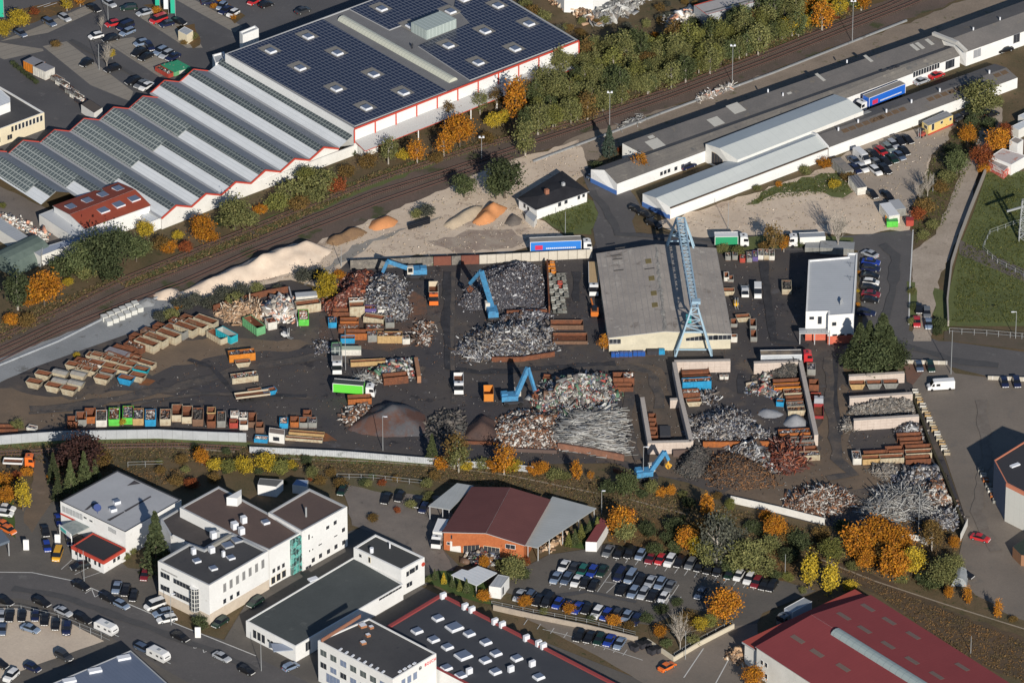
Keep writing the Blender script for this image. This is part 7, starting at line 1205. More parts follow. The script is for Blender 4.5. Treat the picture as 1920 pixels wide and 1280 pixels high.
heap('sleeper_stack', 'loose stack of pale concrete sleepers beside the rails', [(1303, 188), (1310, 178), (1340, 168), (1376, 156), (1376, 166), (1345, 180), (1312, 192)], .9, 'white', 120, (.5, .35), 'rod', seed=53, cat='sleeper stack'); heap('garden_goods', 'white garden goods in the yard by the long shed', [(0, 400), (20, 408), (60, 428), (90, 440), (84, 452), (50, 440), (0, 416)], .9, 'white', 420, (.3, .9), seed=54, cat='garden goods')
heap('tile_stack', 'grey roof tile and slab stack beside the far track', [(1160, 238), (1170, 230), (1200, 218), (1204, 224), (1182, 236), (1166, 242)], .7, 'rods', 60, (.5, .4), 'rod', seed=55, cat='slab stack')
# black pipes bundle
t = thing('pipe_bundle', 'bundle of black plastic pipes in the gravel yard', 'pipe bundle', P(787, 424)); b = MB(); a, c = P(766, 431), P(806, 419)
for r in range(3):
    for k in range(6 - r): o = Vector(((0), (k + r * .5) * .42, .22 + r * .38)); b.tube(a + o, c + o, .2, n=6)
b.build('pipes', mat('black_pipe', (.02, .021, .026), .4, fine=0), t)['kind'] = 'stuff'
# ---------------------------------------------------------------- block walls, yard walls and fences
def wall(name, label, px, h, th, m, cat='wall', cap=None, posts=0):
    pts = [P2(*q) for q in px]; c = pts[0]; t = thing(name, label, cat, (*c, 0)); b = MB()
    for a, d in zip(pts, pts[1:]):
        e = (d - a).normalized(); n = Vector((-e.y, e.x)) * th / 2; b.prism([a - n, d - n, d + n, a + n], 0, h)
    b.build('wall_body', m, t)
    if cap:
        k = MB()
        for a, d in zip(pts, pts[1:]): k.beam((*a, h + .04), (*d, h + .04), th + .1, .1)
        k.build('coping', cap, t)
    return t
BW = [([(1264, 698), (1369, 696)], 3.3, 'upper left pink block wall of the walled yard'), ([(1264, 700), (1277, 768), (1296, 848)], 3.3, 'long block wall between small bay and walled yard'), ([(1214, 850), (1296, 848)], 3.3, 'front block wall below the small walled bay'), ([(1204, 764), (1218, 848)], 3., 'left block wall of the small walled bay'), ([(1413, 700), (1499, 697)], 3.2, 'upper right block wall under the covered trailer'), ([(1500, 696), (1516, 770), (1530, 836)], 3.2, 'long block wall along the right driveway'), ([(1256, 764), (1275, 763)], 2.4, 'short block wall stub in the small bay'), ([(1591, 722), (1695, 716)], 2.8, 'concrete wall behind the three skips'), ([(1592, 764), (1710, 756)], 3., 'upper pink block wall of the cable bay'), ([(1600, 806), (1722, 798)], 3., 'lower pink block wall of the cable bay')]
for px, h, lb in BW: wall('block_wall', lb, px, h, 1., CONC, cap=mat('block_top', (.5, .45, .4), c2=(.42, .37, .33), scale=1.5))
wall('steel_wall', 'orange rusty steel wall below the aluminium heap', [(1318, 838), (1380, 838), (1442, 837)], 1.6, .4, RUSTO); wall('steel_wall', 'brown steel plate wall in front of the rod stack', [(1046, 842), (1110, 852), (1170, 864)], 1.8, .5, mat('rust_plate', (.27, .13, .085), c2=(.19, .1, .07), scale=.7, fine=.15)); wall('steel_wall', 'brown timber wall in front of the brown silver heap', [(958, 846), (1044, 850)], 1., .4, BROWNROOF); wall('steel_wall', 'rusty wall along the foot of the white silver heap', [(922, 678), (975, 678), (1040, 668)], 1.4, .4, RUST); wall('steel_wall', 'low rusty wall in front of the lower brown turnings', [(868, 832), (936, 834)], .9, .4, RUST); wall('steel_wall', 'brown block wall end right of the mixed scrap bay', [(780, 682), (786, 718)], 2., 1., mat('tan_brown_plate', (.42, .22, .12), c2=(.33, .17, .1), scale=.6)); wall('steel_wall', 'brown wall beside the front block wall', [(1262, 856), (1300, 855), (1316, 853)], 2., .5, BROWNROOF)
wall('steel_wall', 'rusty wall between the shredded heap and the crates', [(1026, 502), (1030, 590)], 2.6, .4, RUST); wall('steel_wall', 'rusty wall at the lower side of the shredded heap', [(950, 592), (1026, 590)], 1.6, .4, RUST); wall('steel_wall', 'rusty back wall behind the wood and rubbish heaps', [(400, 584), (440, 570), (505, 554), (540, 548)], 1.8, .3, RUST); wall('steel_wall', 'grey partition beside the rubbish heap', [(542, 546), (558, 612)], 1.4, .3, TRIMGREY)
GRAF = mat('graffiti_wall', (.23, .21, .18), c2=(.13, .12, .11), scale=.9, spots=[((.45, .43, .4), 1.3, .62), ((.1, .13, .06), .5, .62)], fine=.2); REDW = mat('red_brown_wall', (.2, .075, .05), c2=(.16, .06, .045), scale=.6); WHW = mat('white_panel_wall', (.58, .54, .46), c2=(.5, .46, .39), scale=.5, stripe=(0, 2.4, .06, (.2, .18, .15)), fine=.08)
for px, m, lb in (([(657, 505), (730, 502), (812, 498)], GRAF, 'graffiti covered left part of the yard wall'), ([(813, 498), (846, 497)], REDW, 'left red brown part of the yard wall'), ([(847, 497), (864, 496)], GRAF, 'overgrown gap part of the yard wall'), ([(865, 496), (898, 495)], REDW, 'right red brown part of the yard wall'), ([(899, 495), (960, 492), (1050, 487), (1110, 484)], WHW, 'white panelled part of the yard wall under the blue lorry')): wall('yard_wall', lb, px, 2.7, .25, m)
wall('pale_wall', 'long pale grey corrugated wall below the skip row', [(-30, 836), (60, 829), (125, 825), (295, 822), (380, 826), (462, 829)], 2.7, .25, CONCG); WHF = mat('whitewashed_fence', (.5, .52, .53), c2=(.38, .4, .42), scale=.6, stripe=(0, .6, .12, (.3, .31, .33)), spots=[((.2, .22, .2), .6, .6)], fine=.15)
wall('whitewashed_fence', 'whitewashed corrugated fence along the disused track', [(468, 849), (640, 857), (790, 869), (870, 876), (940, 880), (1000, 886)], 1.9, .15, WHF); wall('whitewashed_fence', 'white fence behind the orange trees at the right', [(1370, 942), (1460, 962), (1546, 984)], 2., .15, OFFW); wall('whitewashed_fence', 'white fence piece right of the tall orange trees', [(1690, 1008), (1722, 1014), (1740, 1022)], 1.6, .15, OFFW); wall('whitewashed_fence', 'leaning white fence piece at the yard corner', [(1801, 1014), (1814, 986)], 2.2, .1, OFFW); wall('whitewashed_fence', 'small fence end behind the rod stack', [(1150, 884), (1180, 892)], 1., .2, RUST)
wall('retaining_wall', 'concrete retaining wall below the shaded car row', [(925, 1143), (1000, 1160), (1100, 1180), (1196, 1203)], 1.5, .3, mat('sand_concrete', (.42, .36, .29), c2=(.35, .3, .25), scale=.5)); wall('retaining_wall', 'cream corner wall round the planted bed', [(1214, 1206), (1264, 1240), (1310, 1212), (1376, 1178)], 1.4, .35, mat('cream_concrete_wall', (.6, .54, .42), fine=.08)); wall('retaining_wall', 'long curving retaining wall between dirt track and meadow', [(1778, 612), (1776, 570), (1784, 500), (1800, 448), (1818, 400), (1840, 345), (1850, 320)], 1.8, .4, mat('stone_wall', (.36, .33, .29), fine=.1)); wall('front_wall', 'low white railing wall left of the forecourt entrance', [(1696, 682), (1776, 684)], 1.2, .3, mat('railing_wall', (.45, .42, .36), stripe=(0, 2.0, .1, (.6, .58, .54)))); wall('front_wall', 'low white railing wall right of the forecourt entrance', [(1852, 712), (1960, 716)], 1.2, .3, mat('railing_wall', (.45, .42, .36)))
wall('hedge_fence', 'dark climbing plant fence along the right side of the scrapyard', [(1709, 744), (1730, 800), (1748, 850), (1775, 910), (1800, 975), (1808, 995)], 1.6, .6, mat('ivy', (.045, .04, .025), c2=(.07, .06, .03), scale=1.2, fine=.3)); wall('platform_edge', 'concrete platform edge along the far rails', [(1000, 304), (1160, 245), (1240, 214), (1450, 138), (1700, 40)], .5, .5, PALE); wall('platform_edge', 'pale edge strip between rails and concrete strip', [(-20, 693), (110, 640), (190, 600), (300, 557)], .4, .5, CONCG)
def mesh_fence(label, px, h=1.5, step=3.):
    pts = [P2(*q) for q in px]; t = thing('wire_fence', label, 'fence', (*pts[0], 0), 'wire fences'); r = MB()
    for a, d in zip(pts, pts[1:]):
        L = (d - a).length; n = max(1, round(L / step))
        for z in (h, h * .5): r.beam((*a, z), (*d, z), .06)
        for i in range(n): p = a.lerp(d, i / n); MB().beam((*p, 0), (*p, h), .1).build('fence_post', STEEL, t)
    o = r.build('rail', STEEL, t)
mesh_fence('grey fence above the concrete retaining wall', [(922, 1134), (1000, 1150), (1100, 1168), (1192, 1192)], 1.2); mesh_fence('grey railing on the cream corner wall', [(1264, 1230), (1310, 1202), (1374, 1168)], 1.0); mesh_fence('white fence along the bottom of the meadow', [(1780, 626), (1850, 630), (1960, 640)], 1.8); mesh_fence('fence beside the footpath in the meadow', [(1842, 470), (1870, 495), (1920, 520), (1960, 538)], 1.5); mesh_fence('tall mesh fence of the sandy dealer lot', [(-10, 1146), (40, 1148), (110, 1165), (190, 1198), (206, 1206)], 2.); mesh_fence('wire fence beside the grass bank left', [(240, 876), (305, 874)], 1.6, 4); mesh_fence('wire fence in the thin grass behind the offices', [(632, 898), (700, 900), (790, 910), (796, 915)], 1.6); mesh_fence('fence at the upper meadow corner', [(1842, 470), (1856, 440), (1900, 424), (1925, 418)], 1.5)
# ---------------------------------------------------------------- gantry crane
t = thing('gantry_crane', 'tall pale blue lattice gantry crane spanning the scrapyard hall', 'gantry crane', P(1300, 663))
F0, F1, N0, N1 = P(1240, 492), P(1310, 492), P(1266, 664), P(1334, 664); HG = 14.2; ft0, ft1 = P(1269, 408, HG), P(1283, 408, HG); n0, n1 = P(1297, 577, HG), P(1309, 577, HG)
def lattice(b, a0, a1, c0, c1, n, w=.2):
    for i in range(n):
        p, q = a0.lerp(a1, i / n), a0.lerp(a1, (i + 1) / n); r, s = c0.lerp(c1, i / n), c0.lerp(c1, (i + 1) / n); b.beam(p, r, w); b.beam(p if i % 2 else q, s if i % 2 else r, w)
    b.beam(a1, c1, w)
up = Vector((0, 0, 1.9)); bm_ = MB()
for s in (0, 1): bm_.beam(ft0 - up * s, n0 - up * s, .35).beam(ft1 - up * s, n1 - up * s, .35)
lattice(bm_, ft0, n0, ft1, n1, 26, .16); lattice(bm_, ft0, n0, ft0 - up, n0 - up, 26, .16); lattice(bm_, ft1, n1, ft1 - up, n1 - up, 26, .16); bm_.build('girder', STEELBLUE, t)
for a, b_, c, d, nm in ((ft0, ft1, F0, F1, 'far_leg_frame'), (n0, n1, N0, N1, 'near_leg_frame')):
    y = Vector((0, 1.6, 0)); l = MB()
    for s in (-1, 1):
        for tp, ftt in ((a, c), (b_, d)): l.beam(tp, ftt + y * s, .4)
    m0, m1 = a.lerp(c, .52), b_.lerp(d, .52); l.beam(m0, m1, .35); lattice(l, a, m0, b_, m1, 4, .2); lattice(l, a, a.lerp(c, .52), a.lerp(c, .0), m0 + y * .5, 3, .14); l.beam(c + y * .9 + Vector((0, 0, .6)), d + y * .9 + Vector((0, 0, .6)), .35); l.beam(c - y + Vector((0, 0, .4)), c + y + Vector((0, 0, .4)), .5, .6).beam(d - y + Vector((0, 0, .4)), d + y + Vector((0, 0, .4)), .5, .6); l.build(nm, STEELBLUE, t)
p = P(1291, 612, 5); MB().box(p.x, p.y, 6.5, 8.2, 1.4, 1.6).build('drivers_cab', paint('cab_teal', (.08, .4, .42)), t); MB().box(n0.x + 1.2, n0.y + 3, HG - .2, HG + .6, 2.2, 1.8).build('trolley', STEELBLUE, t)
# ---------------------------------------------------------------- trees and shrubs
def leaf(name, cols, dark):
    mn = [sum(c[k] for c in cols) / len(cols) for k in range(3)]; cols = [tuple(.62 * c[k] + .38 * mn[k] for k in range(3)) for c in cols]
    return mat(name, (1, 1, 1), .8, island=cols, spots=[(dark, .55, .56)], coord='obj', fine=0, objvar=.22, spec=.1)
LEAF = {'green': leaf('leaves_green', [(.085, .105, .045), (.06, .08, .034), (.11, .13, .055), (.042, .058, .026), (.135, .15, .065)], (.035, .05, .016)), 'olive': leaf('leaves_olive', [(.155, .162, .06), (.115, .126, .05), (.195, .195, .072), (.082, .092, .04), (.225, .21, .08)], (.055, .06, .02)),
        'dark': leaf('leaves_dark', [(.058, .074, .034), (.04, .054, .026), (.078, .095, .044), (.03, .04, .02), (.095, .11, .05)], (.018, .027, .012)), 'yellow': leaf('leaves_yellow', [(.5, .34, .025), (.38, .27, .03), (.6, .42, .035), (.27, .21, .03), (.18, .16, .035)], (.15, .12, .025)),
        'orange': leaf('leaves_orange', [(.55, .2, .018), (.4, .135, .018), (.62, .28, .022), (.26, .095, .02), (.17, .085, .025), (.42, .21, .022)], (.17, .075, .022)), 'red': leaf('leaves_red', [(.25, .06, .025), (.18, .045, .022), (.34, .11, .03), (.1, .045, .022)], (.09, .03, .016)),
        'brown': leaf('leaves_brown', [(.17, .1, .035), (.12, .075, .03), (.23, .14, .04), (.085, .06, .026), (.13, .1, .035)], (.07, .05, .022)), 'purple': leaf('leaves_purple', [(.06, .028, .026), (.04, .022, .022), (.085, .04, .03), (.03, .02, .018)], (.022, .014, .014)),
        'grey': leaf('leaves_grey', [(.085, .09, .07), (.06, .065, .055), (.12, .12, .085), (.045, .05, .042)], (.04, .043, .035)), 'spruce': leaf('leaves_spruce', [(.07, .1, .075), (.05, .075, .058), (.1, .135, .1), (.035, .05, .04)], (.03, .045, .034)), 'lime': leaf('leaves_lime', [(.165, .17, .05), (.125, .135, .042), (.22, .21, .055), (.08, .09, .03)], (.08, .085, .022))}
def leaf_mesh(centres, sizes, rr, name, flatz=1.):
    N = len(centres); d = rr.normal(0, 1, (N, 3)); d[:, 2] *= flatz; d /= np.linalg.norm(d, axis=1)[:, None]; s = np.cross(d, rr.normal(0, 1, (N, 3))); s /= np.linalg.norm(s, axis=1)[:, None]; L = sizes[:, None] / 2; W = L * .75
    V = np.stack([centres - d * L, centres + s * W, centres + d * L, centres - s * W], 1).reshape(-1, 3); F = np.arange(N * 4).reshape(-1, 4)
    me = bpy.data.meshes.new(name); me.vertices.add(N * 4); me.vertices.foreach_set('co', V.ravel()); me.loops.add(N * 4); me.loops.foreach_set('vertex_index', F.ravel()); me.polygons.add(N); me.polygons.foreach_set('loop_start', np.arange(N) * 4); me.update(calc_edges=True); return me
def tree_proto(kind, seed):
    """built about 8 m tall with a crown 3 m in radius"""
    rr = np.random.default_rng(seed); t = bpy.data.objects.new('tree', None); COL.objects.link(t); t['_o'] = (0, 0, 0); tr = MB(); H = 8.
    if kind == 'conifer':
        n = 1900; z = rr.uniform(0, 1, n) ** .8; tier = .78 + .22 * np.cos(z * 42); r = (1 - z) * 2.5 * tier * rr.uniform(.35, 1.05, n) ** .6 + .08; a = rr.uniform(0, 6.283, n); a = np.round(a / .55) * .55 + rr.normal(0, .12, n); c = np.stack([r * np.cos(a), r * np.sin(a), .7 + z * (H - .7) - r * .28], 1); me = leaf_mesh(c, rr.uniform(.3, .6, n), rr, 'crown', .5); tr.tube((0, 0, 0), (0, 0, H * .95), .2, .03, 6)
    elif kind == 'bare':
        tr.tube((0, 0, 0), (0, 0, H * .45), .16, .1, 6); c = []
        for i in range(34):
            a = rr.uniform(0, 6.28); z0 = H * rr.uniform(.2, .6); p = Vector((0, 0, min(z0, H * .45))); q = Vector((math.cos(a) * rr.uniform(.8, 2.2), math.sin(a) * rr.uniform(.8, 2.2), z0 + rr.uniform(1.6, 4.))); tr.tube(p, q, .07, .03, 4)
            for k in range(4): e = q + Vector(rr.normal(0, .7, 3)); e.z = abs(e.z - q.z) * .8 + q.z; tr.tube(p.lerp(q, rr.uniform(.4, 1)), e, .035, .02, 3); c.append(e)
        c = np.array([list(x) for x in c]); me = leaf_mesh(c, rr.uniform(.12, .3, len(c)), rr, 'crown')
    else:
        rx, rz, cz, n, cl = {'broad': (3., 3., 4.1, 3000, 46), 'column': (1.7, 3.6, 4.1, 1500, 28), 'bush': (3., 1.9, 1.9, 2200, 34), 'thin': (2.7, 3.2, 4.4, 1400, 36), 'slim': (2.2, 3.5, 4.1, 1900, 32)}[kind]
        u = rr.normal(0, 1, (cl, 3)); u /= np.linalg.norm(u, axis=1)[:, None]; rad = rr.uniform(.35, 1., cl) ** .5; cc = u * rad[:, None] * np.array([rx, rx, rz]) * .8; cc[:, 2] = np.where(cc[:, 2] < -rz * .55, -rz * .55, cc[:, 2])
        k = rr.integers(0, cl, n); sp = rr.normal(0, 1, (n, 3)) * np.array([rx, rx, rz]) * rr.uniform(.12, .24, cl)[k][:, None]; c = cc[k] + sp + np.array([0, 0, cz]); c[:, 2] = np.maximum(c[:, 2], .15); me = leaf_mesh(c, rr.uniform(.2, .5, n), rr, 'crown')
        tr.tube((0, 0, 0), (0, 0, cz), .2, .12, 6)
        for i in range(7): q = Vector(cc[i] * .8) + Vector((0, 0, cz)); tr.tube((0, 0, cz * rr.uniform(.4, .9)), q, .09, .03, 5)
    me.materials.append(LEAF['green']); link('crown', me, t); tr.build('trunk', BIRCH if kind in ('bare', 'thin', 'slim') else BARK, t); return t
TREEP = {k: [tree_proto(k, 100 + 7 * i + len(k)) for i in range(n)] for k, n in (('broad', 4), ('bush', 3), ('column', 2), ('conifer', 2), ('bare', 2), ('thin', 3), ('slim', 3))}
for v in TREEP.values(): KEEP += v
CEN = {'broad': 4.1, 'bush': 1.9, 'column': 4.1, 'conifer': 3.6, 'bare': 4.5, 'thin': 4.4, 'slim': 4.1}; RAD = {'broad': 3.2, 'bush': 3.2, 'column': 1.8, 'conifer': 2.4, 'bare': 2.6, 'thin': 3., 'slim': 2.1}; trr = random.Random(5)
def tree(px, py, r, kind, col, label, hs=1., group='trees', name=None, base=False):
    """px, py: photo point of the crown's middle, r: crown radius in photo pixels"""
    s = r / 7.2 / RAD[kind]; sz = s * hs; p = P(px, py, 0 if base else CEN[kind] * sz); t = copy_tree(trr.choice(TREEP[kind])); t.name = name or {'conifer': 'conifer', 'bush': 'shrub'}.get(kind, 'tree'); t.location = (p.x, p.y, 0); t.scale = (s, s, sz); t.rotation_euler.z = trr.uniform(0, 6.28)
    tag(t, label, 'shrub' if kind == 'bush' else 'tree', group)
    for c in t.children:
        if c.name.startswith('crown'): slot(c, 0, LEAF[col])
    return t
CW = {'green': 'green', 'olive': 'olive green', 'dark': 'dark green', 'yellow': 'yellow', 'orange': 'orange', 'red': 'red', 'brown': 'brownish', 'purple': 'dark purple', 'grey': 'grey green', 'spruce': 'blue green', 'lime': 'yellow green'}
KW = {'broad': 'round tree', 'bush': 'shrub', 'column': 'narrow tree', 'conifer': 'conifer', 'bare': 'bare tree', 'thin': 'thin leaved tree', 'slim': 'slender tree'}
def grove(where, items, group):
    items = sorted(items, key=lambda q: q[0]); tot = {}; seen = {}
    for it in items: k = (it[3], it[4]); tot[k] = tot.get(k, 0) + 1
    for it in items:
        x, y, r, kd, c = it[:5]; k = (kd, c); seen[k] = seen.get(k, 0) + 1; lb = f"{CW[c]} {KW[kd]} {where}" if tot[k] == 1 else f"{nth(seen[k] - 1)} {CW[c]} {KW[kd]} from left {where}"
        tree(x, y, r, kd, c, lb, it[5] if len(it) > 5 else 1., group)
def E(s): return [tuple(float(v) if v.replace('.', '').replace('-', '').isdigit() else v for v in q.split()) for q in s.split(',')]
grove('between greenhouses and railway', E('187 468 44 broad dark,150 480 34 broad green,222 455 34 broad dark,255 462 26 broad green,118 498 32 bush green,205 500 34 bush dark,160 505 26 bush olive,82 536 36 broad orange .9,60 560 22 bush orange,32 540 24 slim dark,22 598 18 bush orange,50 600 20 bush brown,128 528 12 bush yellow,272 428 18 broad yellow,268 465 22 bush olive,302 455 22 bush brown,333 440 14 bush yellow,318 462 18 bush orange,378 426 27 broad orange,395 440 18 bush orange,348 462 18 bush red,440 396 37 broad olive .85,415 412 20 bush dark,470 410 22 bush olive,488 392 15 bush orange,545 358 36 bush olive,600 338 36 bush olive,520 378 26 bush lime,572 330 22 broad lime,560 380 22 bush brown,632 345 22 bush red,590 365 26 bush olive,650 320 20 bush brown,690 300 22 bush brown,728 278 24 thin olive,755 290 16 bush yellow,782 280 22 thin orange,862 240 33 broad orange,832 268 22 thin orange,818 295 16 bush brown,925 224 18 broad yellow .9,944 218 15 broad yellow,968 184 24 column orange 1.05,985 165 22 thin brown,912 258 20 bush brown,985 255 22 slim olive,660 285 10 bush green,900 190 20 thin olive,840 205 18 thin brown,930 180 20 thin brown'), 'trees beside the greenhouses')
WOOD_ = [(985, 240), (1000, 150), (1092, 102), (1200, 82), (1330, 52), (1450, 8), (1640, -40), (1660, -10), (1560, 35), (1440, 78), (1300, 138), (1150, 195), (1060, 225)]
def inside(poly, x, y):
    c = False
    for i in range(len(poly)):
        (x0, y0), (x1, y1) = poly[i - 1], poly[i]
        if (y0 > y) != (y1 > y) and x < (x1 - x0) * (y - y0) / (y1 - y0) + x0: c = not c
    return c
it = []
for _ in range(4000):
    x, y = trr.uniform(985, 1660), trr.uniform(-40, 240)
    if inside(WOOD_, x, y) and all(((x - q[0]) / 18.5) ** 2 + ((y - q[1]) / 11.5) ** 2 > 1 for q in it):
        f = trr.random(); c = 'yellow' if (x > 1470 and f < .35) else 'orange' if (x > 1500 and f < .5) else 'lime' if f < .26 else 'olive' if f < .72 else 'green' if f < .95 else 'brown'; it.append((x, y - 12, trr.uniform(15, 23), trr.choice(['slim', 'slim', 'thin', 'broad']), c, trr.uniform(.72, .95)))
grove('in the railway wood', it, 'trees of the railway wood')
it = [(trr.uniform(985, 1330), 0, trr.uniform(8, 14), 'bush', trr.choice(['grey', 'brown', 'brown', 'olive'])) for _ in range(26)]; grove('at the back edge of the railway wood', [(x, 96 - (x - 985) * .21 + trr.uniform(-38, 0), r, k, c) for x, _, r, k, c in it], 'shrubs behind the wood')
it = [(x, 246 - (x - 985) * .375 + trr.uniform(-6, 6), trr.uniform(5, 9), 'bush', trr.choice(['brown', 'olive', 'green', 'red'])) for x in range(990, 1600, 17)]; grove('along the front edge of the railway wood', it, 'shrubs before the wood')
grove('around the gravel yard', E('946 328 40 broad dark,930 345 26 broad green,870 345 26 broad green .9,1142 268 19 conifer spruce 1.1,1168 280 12 bush red,1198 305 21 thin orange,612 532 26 broad yellow,600 550 16 bush yellow,570 515 22 bush grey,595 512 18 bush grey,635 515 14 bush orange,420 548 22 bush grey,450 545 22 bush grey,480 540 16 bush olive,440 560 20 bush olive,395 565 20 bush grey,340 568 22 bush grey,320 590 18 bush olive,365 560 18 bush grey,335 575 10 bush orange,300 592 16 bush grey,800 394 20 bush grey,780 400 14 bush olive,520 540 12 bush grey,143 665 8 bush yellow,1120 310 14 bush dark'), 'trees around the gravel yard')
grove('near the lane and the yard office', E('1450 442 24 thin brown 1.1,1470 455 14 thin orange,1432 460 14 bush brown,1572 432 22 bare grey 1.2,1355 465 14 bush olive,1385 470 16 bush olive,1500 455 14 bush green,1535 458 10 bush olive,1545 305 16 bush orange,1510 318 14 bush olive,1565 345 14 bush yellow,1590 330 16 bush brown,1420 352 10 bush olive,1460 345 8 bush orange,1612 652 40 conifer dark .7,1655 640 46 conifer dark .68,1640 668 40 broad dark .8,1684 666 30 broad dark .8,1598 672 24 broad dark .8,1668 655 36 conifer dark .72,1630 640 30 conifer dark .8,1711 545 10 bush olive,1713 575 11 bush green,1712 602 11 bush olive,1762 605 16 bush dark,1758 620 12 bush dark,1132 640 14 thin orange,1252 630 12 thin orange,1275 640 9 thin yellow,1580 590 9 bush yellow,1600 480 5 bush yellow,1610 510 5 bush orange,1608 545 5 bush yellow,1608 570 5 bush orange'), 'trees near the lane')
grove('beside the car yard and the kiosks', E('1843 178 42 broad olive .85,1830 205 24 bush dark,1815 250 19 broad orange,1872 262 26 broad orange,1885 245 18 broad red,1842 290 25 broad red,1845 315 16 bush orange,1795 302 24 broad green,1775 330 20 bush olive,1788 280 18 bush dark,1762 350 18 bush brown,1735 385 24 bush brown,1720 400 18 bush red,1748 420 16 bush olive,1730 440 14 bush olive,1855 230 18 bush dark,1822 225 18 bush dark,1725 360 14 bare grey,1740 345 16 bare grey,1870 190 14 bush olive'), 'trees beside the car yard')
grove('in the strip below the scrapyard', E('150 846 42 broad purple,120 858 26 bush purple,188 860 24 bush brown,96 893 10 bush orange,132 898 18 conifer green 1.2,158 886 20 conifer green 1.2,178 884 14 conifer green,108 918 16 conifer dark,100 880 16 conifer dark 1.2,8 898 18 bush orange,12 925 20 broad orange .8,42 928 16 column yellow .9,50 885 13 bush orange,30 890 12 bush red,8 950 10 bush green,378 854 16 broad orange,405 870 18 bush yellow,428 872 20 bush lime,458 870 22 bush yellow,498 866 25 bush yellow,525 874 22 bush lime,545 870 14 bush yellow,366 838 10 bush dark,425 845 10 bush dark,586 884 13 broad olive,575 862 12 bush dark,600 900 14 bush brown,640 905 16 bush brown,620 885 12 bush brown,810 842 16 conifer green 1.1,852 840 30 thin brown,860 852 26 thin olive,830 868 18 bush orange,875 872 14 bush yellow,945 856 26 thin orange,930 872 20 bush orange,960 872 20 bush yellow,905 868 16 bush olive,1002 880 16 bush orange,1018 876 13 broad orange,1040 888 18 bush olive,1082 880 12 column orange .9,1108 890 8 thin orange,1060 892 12 bush olive,1175 904 25 broad green .9,1222 912 14 broad olive,1238 922 13 bush orange,1258 918 11 broad orange,1205 925 12 bush dark,1140 912 20 bush dark,1325 945 13 column orange,1370 945 12 broad lime,1345 928 10 bush brown,1290 940 14 bush dark,340 860 14 bush brown,300 880 12 bush brown,330 900 16 bush brown,360 905 16 bush red,400 895 14 bush brown,690 905 10 bush olive,800 905 14 bush olive,815 890 12 bush brown,32 795 14 bush olive,230 790 9 thin yellow .7,1280 925 10 bush olive'), 'trees below the scrapyard')
grove('in the lower right autumn wood', E('1165 975 28 broad orange,1172 992 22 broad olive,1215 990 20 bush dark,1290 1008 23 broad orange,1308 1022 20 broad yellow,1345 1005 38 thin grey 1.2,1330 1035 26 broad olive,1400 1040 36 broad olive .8,1385 1010 26 thin grey,1430 1060 28 bush olive,1370 1060 22 bush green,1455 984 22 broad orange,1435 965 12 broad orange,1500 1012 26 bush dark,1480 1040 22 bush dark,1560 1028 24 broad lime,1608 1010 32 broad orange,1645 998 36 broad orange,1685 1010 30 broad orange,1625 1045 20 broad orange,1675 1052 32 broad orange,1710 1048 26 broad yellow,1655 1035 20 broad brown,1748 1000 24 thin brown,1745 985 18 bush brown,1790 1015 12 broad orange,1768 1070 28 broad olive,1750 1090 22 bush green,1790 1055 18 broad olive,1730 1085 16 bush dark,1690 1085 14 bush olive,1600 1060 14 bush olive,1780 1110 11 broad orange,1814 1115 9 column orange,1872 1140 9 column orange,1518 1066 18 column yellow 1.,1556 1082 18 column yellow .95,1594 1096 15 bush yellow,1455 1078 12 bush green,1478 1080 12 bush lime,1250 1005 16 bush dark,1265 985 22 bush dark,1230 1030 20 bush green,1265 1025 16 bush green,1900 1160 9 bush brown,1310 985 18 bush brown,1410 985 18 bush dark,1350 975 16 bush olive,1540 1000 20 bush brown,1580 985 18 bush dark,1720 965 0.1 bush dark,1440 1020 24 bush olive,1475 1000 20 bush brown'), 'trees of the autumn wood')
grove('around the staff car park', E('1360 1130 33 broad orange .95,1314 1168 15 broad yellow,1333 1162 14 broad lime,1238 1182 15 broad orange .7,1276 1182 22 bare grey,1290 1160 20 bush brown,1300 1200 14 bush olive,1250 1205 12 bush green,985 1126 14 broad orange .7,1068 1140 13 broad orange .7,1150 1162 15 broad orange .7,1020 1145 10 bush olive,1110 1158 10 bush green,1180 1172 12 bush brown,962 1062 26 broad olive .85,942 1058 16 bush olive,910 1052 12 broad orange,980 1075 16 bush green,985 1050 12 bush red,908 1116 14 broad orange .7,1120 985 10 conifer lime,1105 992 10 conifer green,1090 1000 11 conifer lime,1078 1008 10 conifer green,1066 1012 9 conifer lime,1212 1158 14 bush dark,1240 1140 14 bush dark,1270 1128 12 bush dark,1412 1268 22 broad orange,1505 1105 9 bush olive'), 'trees around the staff car park')
grove('beside the lower offices', E('292 1022 34 conifer dark 1.1,300 1040 26 bush dark,198 1062 9 bush olive,235 1042 11 bush olive,248 1032 10 bush olive,375 1165 18 bush dark,832 1085 7 conifer yellow,815 1078 7 conifer green,848 1092 7 conifer green,862 1098 7 conifer lime,802 1086 8 bush olive,875 1100 9 conifer green,700 970 12 bush brown,745 955 8 bush red,770 945 12 bush olive,800 935 12 bush olive,1008 1000 0.1 bush dark'), 'trees beside the lower offices')
